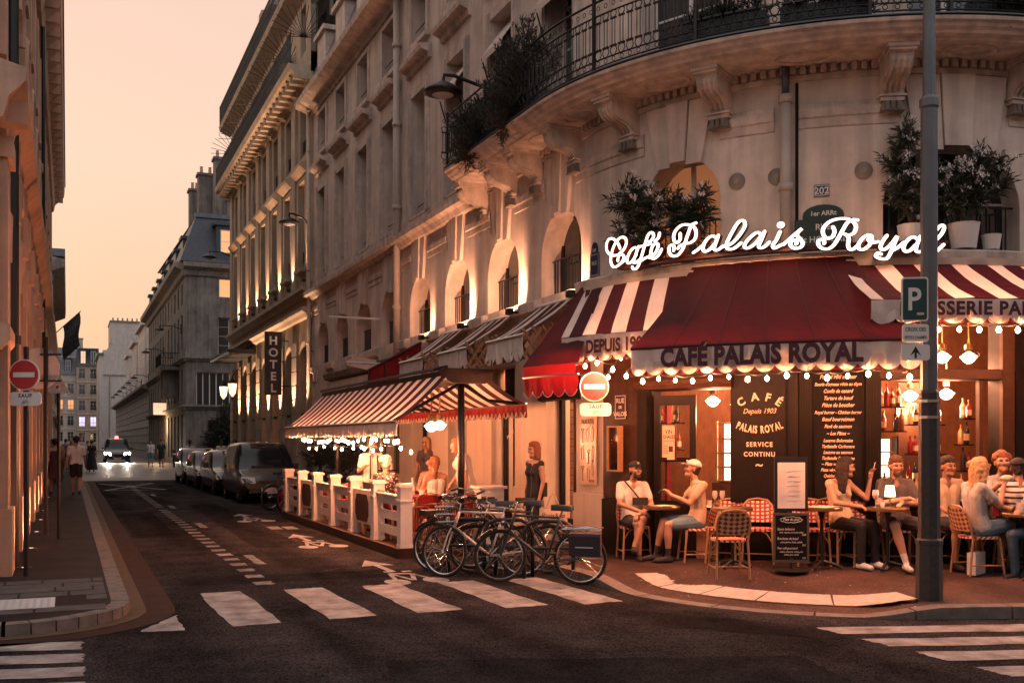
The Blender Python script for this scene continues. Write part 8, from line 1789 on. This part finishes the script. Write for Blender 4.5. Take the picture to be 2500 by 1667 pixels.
_a = facing(.95, -.22); _p = Matrix.Rotation(_a, 3, 'Z') @ Vector((0, -.36, 1.13)); q = MB(); q.ball((0, 0, 0), .06, 10, 0, .7); q.ball((.05, 0, .01), .045, 8, 0, .8); tag(place('sandwich', q.mesh('sandwich', 'cream_letter'), None, (9.95+_p.x, 8.98+_p.y, gz(9.95, 8.98)+_p.z)), 'sandwich in the hands of the woman in grey T-shirt', 'food')
person('person in striped shirt and black cap seated with back to the street', at(10.75, 9.10), facing(.45, .8), SIT, None, top='cloth_striped', bottom='trousers', bcol='cloth_black', hair='hair_dark', cap='cloth_black', yaw=-20)
person('dark-haired woman in green vest with sunglasses on her head at the edge table', at(10.62, 8.62), facing(-.95, -.1), SIT, dict(elR=(-.24, -.14, .80), wrR=(-.1, -.36, .80)), female=True, top='enamel_green', sleeve='none', bottom='trousers', bcol='denim_dark', hair='hair_dark', style='bun', glasses=True, yaw=20)
tb = MB(); tb.box(-.16, .16, -.05, .05, 0, .26); tag(place('canvas_bag', tb.mesh('canvas_bag', 'cloth_white'), None, (9.92, 8.98, gz(9.92, 8.98)+.002), .4), 'white canvas bag under the chair of the woman in denim shorts', 'bag')
# -- terrace and doorway
person('standing woman in black sleeveless top and trousers beside the terrace entrance', (6.42, 13.95, .122), facing(-.75, -.15), STAND, dict(elR=(-.24, .06, 1.12), wrR=(-.24, .0, .86), elL=(.23, .0, 1.12), wrL=(.22, -.06, .88), kneeL=(.10, -.08, .49), ankL=(.12, -.04, .085)), female=True, top='cloth_black', sleeve='none', bottom='trousers', bcol='cloth_black', hair='hair_auburn', style='bob', sc=.95, yaw=-5, strap=('rubber', [(.14, .02, 1.43), (.17, .03, 1.2), (.19, .02, 1.05)], (.2, .03, 1.0), (.05, .11)))
bgm = MB(); bgm.grid([[(-.19, -.05, 0), (.19, -.05, 0), (.19, .05, 0), (-.19, .05, 0)], [(-.21, -.07, .15), (.21, -.07, .15), (.21, .07, .15), (-.21, .07, .15)], [(-.20, -.03, .38), (.20, -.03, .38), (.20, .03, .38), (-.20, .03, .38)]], 0, True, True)
bgt = thing('tote_bag', 'cream canvas tote bag lettered Paris hanging from the standing woman\'s hand', 'bag', (6.62, 13.72, .42), facing(-.35, -.93)); ob('bag', bgm, 'cloth_cream_tee', bgt, smooth=True)
q = MB(); text(q, 'Paris&to', 0, -.062, .24, .10); ob('lettering', q, 'rubber', bgt)
for x in (-.1, .1): q = MB(); q.tube([(x, -.03, .38), (x*.4, -.02, .55), (0, 0, .60)], .012, 5); ob('handle', q, 'cloth_cream_tee', bgt)
person('large standing woman in cream shirt and white trousers leaning by the canopy post', (6.02, 15.75, .15), facing(-.8, .45), STAND, dict(chest=(0, -.06, 1.26), waist=(0, -.02, 1.08), neck=(0, -.10, 1.42), head=(0, -.17, 1.56), shL=(.2, -.06, 1.37), shR=(-.2, -.06, 1.37), elL=(.29, .02, 1.10), wrL=(.30, .02, .86), elR=(-.28, -.14, 1.12), wrR=(-.24, -.30, .92)), female=True, top='cloth_white', bottom='trousers', bcol='cloth_white', hair='hair_auburn', style='bob', stout=1.28, belly=1.05)
person('seated woman with long dark ponytail and bare back at the near red table', (5.72, 16.5, .156), facing(-.2, .95), SIT, None, female=True, top='cloth_white', sleeve='strap', bottom='trousers', bcol='cloth_cream_tee', hair='hair_auburn', style='tail', yaw=-15)
person('seated woman with sunglasses on her head facing the ponytailed woman', (5.92, 17.25, .156), facing(-.5, -.85), SIT, None, female=True, top='cloth_cream_tee', sleeve='strap', bottom='trousers', bcol='cloth_black', hair='hair_dark', style='bun', yaw=10)
person('white-haired lady in polka-dot blouse seated behind the terrace fence', (5.02, 17.0, .156), facing(.5, .85), SIT, None, female=True, top='cloth_dots', sleeve='short', bottom='trousers', bcol='cloth_black', hair='hair_white', style='curly')
person('waiter in white shirt and dark braces carrying a tray', (5.12, 18.25, .156), facing(.05, -1), STAND, dict(elR=(-.26, -.02, 1.12), wrR=(-.20, -.16, 1.20), elL=(.26, -.06, 1.12), wrL=(.18, -.30, 1.10), head=(0, -.03, 1.60), handL=(0, -1, .1)), top='cloth_white', sleeve='short', bottom='trousers', bcol='cloth_black', hair='hair_dark', skin='skin_tan', tilt=-10, sc=.97)
for sx in (-.08, .08):
    pass
tr = thing('serving_tray', 'round dark serving tray with glasses carried by the waiter', 'tray', (5.30, 17.85, 1.26)); q = MB(); q.lathe([(.18, 0), (.185, .015), (.17, .012)], 16); ob('tray', q, 'timber_dark', tr)
for k, (x, y) in enumerate(((-.06, 0), (.05, .04), (.03, -.07))): tumbler('glass standing on the waiter\'s tray', (5.30+x, 17.85+y, 1.275), 1.2)
for sx in (-.07, .07): q = MB(); q.tube([(5.12+sx, 18.12, 1.53), (5.12+sx, 18.105, 1.35), (5.12+sx, 18.115, 1.1)], .012, 5); wob('braces', q, 'rubber', bpy.data.objects[[o.name for o in bpy.data.objects if o.get('label', '').startswith('waiter')][0]])
person('woman with short blond hair and dark dress standing in a side doorway', P(PW(21.6), -.1, .13), facing(-.6, -.6), STAND, None, female=True, top='cloth_charcoal', sleeve='short', bottom='trousers', bcol='cloth_black', hair='hair_blond', style='bob', yaw=-25, fine=False)
# -- passers-by
WALK = dict(STAND, kneeL=(.09, -.14, .50), ankL=(.09, -.20, .10), kneeR=(-.09, .03, .48), ankR=(-.09, .22, .13), wrL=(.24, .12, .90), wrR=(-.24, -.16, .90), elL=(.23, .10, 1.12), elR=(-.23, -.02, 1.12))
person('woman in strapless dark dress walking away on the left pavement', (-.36, 34.6, .122), facing(-.1, 1), WALK, None, female=True, top='cloth_plum', sleeve='strap', bottom='bare', bcol='cloth_plum', hair='hair_dark', style='bun', skirt=('cloth_plum', .50, .24), fine=False, shoe='shoe_dark')
person('man in white T-shirt and dark shorts walking away on the left pavement', (.24, 33.8, .122), facing(.05, 1), WALK, None, top='cloth_white', bcol='cloth_black', hair='hair_dark', fine=False, sc=1.04)
BG = [('man in tan shirt walking behind the woman in dark dress', -.35, 44, 1, 'cloth_tan', 'trousers', 'cloth_black', 'hair_dark'), ('person in dark coat on the left pavement near the wall', -.65, 50, -1, 'cloth_black', 'trousers', 'cloth_black', 'hair_dark'), ('woman in long black dress standing at the far left kerb', 1.2, 60, 1, 'cloth_black', 'skirt', 'cloth_black', 'hair_dark'), ('man in white shirt beside the woman in long black dress', 1.05, 63, -1, 'cloth_white', 'trousers', 'denim_dark', 'hair_brown'), ('blond person in pale shirt far up the left pavement', .2, 58, -1, 'cloth_cream_tee', 'shorts', 'denim', 'hair_blond'), ('person in black shirt in the crowd up the left pavement', -.1, 66, 1, 'cloth_charcoal', 'trousers', 'cloth_black', 'hair_dark'), ('person in white vest in the crowd up the left pavement', .5, 70, -1, 'cloth_white', 'shorts', 'cloth_black', 'hair_brown'), ('man in grey shirt in the crowd up the left pavement', -.5, 56, -1, 'cloth_grey', 'trousers', 'cloth_khaki', 'hair_dark'),
      ('pedestrian in white top and denim shorts by the lit shop wall', 4.85, 69, -1, 'cloth_white', 'shorts', 'denim', 'hair_dark'), ('pedestrian in black T-shirt walking beside the lit shop wall', 5.35, 67, -1, 'cloth_black', 'shorts', 'cloth_black', 'hair_dark'), ('man in white T-shirt and black cap looking at his phone by the bollards', 5.35, 51, -1, 'cloth_white', 'trousers', 'cloth_black', 'hair_dark'), ('man in printed white T-shirt behind the parked cars', 6.35, 47.5, -1, 'cloth_white', 'shorts', 'cloth_black', 'hair_dark'), ('man in plain white T-shirt behind the dark family car', 6.5, 44.5, -1, 'cloth_white', 'shorts', 'denim', 'hair_dark'), ('auburn-haired person standing behind the silver van', 6.55, 40.5, -1, 'cloth_charcoal', 'trousers', 'cloth_black', 'hair_auburn'), ('bald person passing between the silver van and the hotel', 6.6, 36.5, 1, 'cloth_khaki', 'trousers', 'cloth_black', 'hair_brown')]
for k, (lb_, x, y, d, tp, bt_, bc_, hr) in enumerate(BG):
    person(lb_, (x, y, .1 if y > 49 or x > 6 else .12), facing(rnd.uniform(-.3, .3), d), WALK if k % 2 else STAND, dict(wrL=(.05, -.25, 1.1), elL=(.22, -.05, 1.1)) if k == 10 else None, top=tp, bottom='shorts' if bt_ == 'shorts' else ('bare' if bt_ == 'skirt' else 'trousers'), bcol=bc_, hair=hr, fine=False, skin='skin_dark' if k in (10, 11, 12) else 'skin', style='none' if 'bald' in lb_ else ('long' if 'blond' in lb_ else 'short'), cap='cloth_black' if k == 10 else None, skirt=('cloth_black', .12, .28) if bt_ == 'skirt' else None, sc=rnd.uniform(.96, 1.04), female=k in (2, 4, 6), group=None)
# ---------------------------------------------------------------- plants
def foliage(centres, n, L, Wd, flowers=0, droop=.3, mi2=.25, upright=0.0):
    """leaf-shaped faces on twigs through several clumps; returns (leaf collector, twig collector, flower collector)"""
    lv, tw, fl = MB(), MB(), MB()
    tot = sum(c[3]**3 for c in centres)
    for cx, cy, cz, r, rz_ in [(c[0], c[1], c[2], c[3], c[4] if len(c) > 4 else c[3]) for c in centres]:
        m = max(4, int(n*r**3/tot/9))
        for _ in range(m):
            a, b_ = rnd.uniform(0, 6.283), math.asin(rnd.uniform(-1, 1)); rr = r*rnd.uniform(.35, 1.08)
            tip = Vector((cx+rr*math.cos(a)*math.cos(b_), cy+rr*math.sin(a)*math.cos(b_), cz+rz_*rnd.uniform(.35, 1.08)*math.sin(b_)))
            base = Vector((cx+rnd.uniform(-.2, .2)*r, cy+rnd.uniform(-.2, .2)*r, cz-rz_*.5)); tw.tube([base, (base+tip)/2+Vector((0, 0, .06*r)), tip], .005, 3)
            d0 = (tip-base).normalized()
            for k in range(9):
                o = tip-d0*(L*1.3*(k/9)); d = (d0+Vector((rnd.gauss(0, .6), rnd.gauss(0, .6), rnd.gauss(0, .45)-droop*.5+upright))).normalized(); s = d.cross(Vector((rnd.gauss(0, 1), rnd.gauss(0, 1), rnd.gauss(0, 1)))).normalized()*Wd*rnd.uniform(.7, 1.1); l = L*rnd.uniform(.6, 1.15); dr = Vector((0, 0, -droop*l*.4))
                lv.face([o, o+d*l*.45+s, o+d*l+dr, o+d*l*.45-s], 1 if rnd.random() < mi2 else 0)
            if flowers and rnd.random() < flowers:
                for k in range(7):
                    c_ = tip+Vector((rnd.uniform(-.05, .05), rnd.uniform(-.05, .05), rnd.uniform(-.02, .05)))
                    for j in range(4): aa = j*1.57+rnd.uniform(0, 1); v = Vector((math.cos(aa), rnd.uniform(-.6, .2), math.sin(aa)))*.034; fl.face([c_, c_+v*.6+Vector((.013, 0, .009)), c_+v, c_+v*.6-Vector((.013, 0, .009))])
    return lv, tw, fl
def plant(name, label, centres, n, L=.13, Wd=.013, flowers=0, pot=None, mats=('leaf', 'leaf_dark'), cat='plant', group=None, droop=.3, base=None, upright=0.0):
    b0 = base or (centres[0][0], centres[0][1], centres[0][2]-centres[0][3]); t = thing(name, label, cat, b0, 0, group)
    lv, tw, fl = foliage(centres, n, L, Wd, flowers, droop, upright=upright); tag(wob('leaves', lv, list(mats), t), kind='stuff'); tag(wob('twigs', tw, 'bark', t), kind='stuff')
    if fl.f: tag(wob('flowers', fl, 'petal', t), kind='stuff')
    q = MB()
    for c in centres[:4]: q.tube([b0, ((b0[0]+c[0])/2+rnd.uniform(-.03, .03), (b0[1]+c[1])/2, (b0[2]+c[2])/2), (c[0], c[1], c[2])], [.022, .016, .008], 5)
    wob('stem', q, 'bark', t); return t
def potmesh(s, y, z, r, h, label, m='pot_white', group='white flower pots'):
    t = thing('flower_pot', label, 'pot', P(s, y, z), 0, group); q = MB(); q.lathe([(r*.78, 0), (r, h*.95), (r*1.04, h), (r*.93, h), (r*.9, h*.85), (.01, h*.85)], 18); ob('pot', q, m, t, smooth=False); q = MB(); q.lathe([(r*.88, h*.86), (.01, h*.87)], 14); ob('soil', q, 'bark', t)
    return t
def oleander(label, s, y, z0, spread, h, n, flowers=.16):
    b0 = P(s, y, z0); cs = []
    for ds, dy, dz, r in spread: x, yy, _ = P(s+ds, y+dy, 0); cs.append((x, yy, z0+dz, r))
    return plant('oleander', label, cs, n, .15, .012, flowers, base=b0, group='flowering oleanders on the ledge')
potmesh(1.55, -.16, 4.22, .13, .26, 'dark pot of the oleander behind the word Café', 'pot_slate', None); potmesh(2.2, -.16, 4.22, .12, .24, 'dark pot of the oleander behind the letter P', 'pot_slate', None)
oleander('flowering oleander before the arched window behind the word Café', 1.55, -.2, 4.42, ((-.28, -.05, .80, .30), (-.1, 0, .55, .32), (.12, 0, .75, .28), (-.35, 0, .35, .26), (.1, -.02, .28, .28), (-.2, .0, 1.0, .2)), 1, 2600)
oleander('flowering oleander before the arched window behind the letter P', 2.22, -.2, 4.42, ((-.1, 0, .30, .26), (.14, 0, .48, .26), (-.2, 0, .62, .24), (.2, 0, .70, .18), (.05, 0, .2, .2)), 1, 2000, .10)
potmesh(4.98, -.2, 4.22, .17, .30, 'white pot of the oleander right of the plaque'); potmesh(5.62, -.2, 4.22, .19, .32, 'large white pot of the oleander behind the lamp post'); potmesh(5.98, -.2, 4.22, .12, .19, 'small white pot beside the large white pot'); potmesh(5.3, -.2, 4.22, .08, .08, 'tiny white dish between the white pots')
oleander('flowering oleander in the white pot right of the plaque', 4.98, -.22, 4.5, ((-.12, 0, .45, .24), (.1, 0, .55, .24), (-.2, 0, .85, .20), (-.05, 0, 1.2, .20), (.05, 0, .3, .22), (-.18, 0, 1.02, .12), (.2, 0, .8, .16)), 1, 2000, .2)
oleander('flowering oleander in the large white pot behind the lamp post', 5.62, -.22, 4.5, ((-.12, 0, .4, .26), (.14, 0, .45, .26), (.0, 0, .7, .22), (.38, 0, .55, .22), (.45, 0, .85, .18), (.2, 0, .85, .2), (-.3, 0, .62, .2)), 1, 2300, .2)
# balcony greenery
def planter(label, s0_, s1_, y0=-.76, m='pot_slate'):
    t = thing('planter_box', label, 'planter', P((s0_+s1_)/2, y0, 6.91)); q = MB(); q.sbox(s0_, s1_, y0, y0+.3, 6.93, 7.20, .2); wob('box', q, m, t, P); q = MB(); q.sbox(s0_+.02, s1_-.02, y0+.02, y0+.28, 7.201, 7.21, .2); wob('soil', q, 'bark', t, P)
planter('dark planter box on the balcony above the side street', -3.6, -.2); planter('slate planter box on the curved balcony above the drain pipe', 2.4, 3.35); planter('slate planter box on the curved balcony above the house number', 3.5, 4.4); planter('slate planter box at the right of the curved balcony', 5.5, 6.8)
def bush(label, pts, n, L=.11, Wd=.010, mats=('leaf_dark', 'leaf'), name='balcony_shrub', up=.4, base_z=7.16):
    cs = []
    for s, y, z, r, *rest in pts: x, yy, _ = P(s, y, 0); cs.append((x, yy, z, r, *(rest or [r]))) 
    return plant(name, label, cs, n, L, Wd, 0, base=(cs[0][0], cs[0][1], base_z), mats=mats, group=None, upright=up, droop=.1)
bush('dense dark rosemary-like shrub spilling over the balcony railing by the wall lamp', [(-3.1, -0.71, 7.45, .42, .5), (-2.7, -0.76, 7.25, .42, .6), (-2.9, -0.91, 7.0, .36, .45), (-2.3, -0.71, 7.5, .35, .5)], 6500, .10, .008)
bush('tall dark shrub with dry flower heads on the balcony near the corner', [(-1.4, -0.71, 7.7, .5, .75), (-.9, -0.76, 7.5, .5, .8), (-1.2, -0.88, 7.15, .42, .6), (-.55, -0.71, 7.8, .42, .7), (-1.7, -0.71, 7.3, .4, .5)], 8500, .11, .009)
bush('dry russet flower heads rising from the balcony shrub', [(-1.9, -0.71, 7.95, .12, .25), (-1.3, -0.71, 8.35, .14, .3), (-.7, -0.71, 8.3, .14, .3), (-.3, -0.71, 7.9, .14, .25), (.3, -0.76, 7.5, .14, .25), (-3.6, -0.76, 7.25, .10, .2)], 900, .05, .012, ('leaf_dry', 'leaf_dark'), 'dry_flowers')
bush('low feathery plant in the slate planter above the drain pipe', [(2.55, -0.66, 7.28, .22, .2), (2.9, -0.66, 7.3, .26, .22), (3.2, -0.66, 7.28, .22, .2)], 2200, .12, .008); bush('low feathery plant in the slate planter above the house number', [(3.7, -0.66, 7.28, .24, .22), (4.05, -0.66, 7.3, .25, .24), (4.35, -0.68, 7.22, .26, .24)], 2400, .12, .008)
bush('dark cypress-like shrub at the right of the curved balcony', [(5.75, -0.76, 7.3, .34, .5), (6.05, -0.76, 7.4, .4, .6), (6.4, -0.76, 7.4, .4, .6)], 5000, .12, .008)
# street greenery further off
def ybush(name, label, cs, n, L=.14, Wd=.02, cat='shrub', base=None): return plant(name, label, cs, n, L, Wd, 0, mats=('leaf_dark', 'leaf'), cat=cat, base=base, upright=.2)
ybush('hedge', 'clipped hedge along the side wall behind the silver van', [(6.9, 26.2+k*.9, 1.35, .45, .5) for k in range(6)], 4500, .09, .02, 'hedge', (6.9, 28.4, .12))
hb_ = thing('hedge_planter', 'long dark planter trough holding the hedge behind the van', 'planter', (6.9, 28.4, .12)); q = MB(); q.box(-.3, .3, -2.6, 2.6, 0, .75); ob('trough', q, 'iron_dusty', hb_)
ybush('courtyard_tree', 'bushy dark tree before the barred window of the grey building', [(9.2, 70.5, 2.2, 1.0, 1.1), (10.0, 70.2, 2.6, 1.1, 1.2), (9.7, 70.8, 3.4, .9, .9), (10.8, 70.5, 2.3, 1.0, 1.1), (8.7, 70.2, 1.6, .7, .8)], 5000, .3, .035, 'tree', (9.8, 70.6, 0))
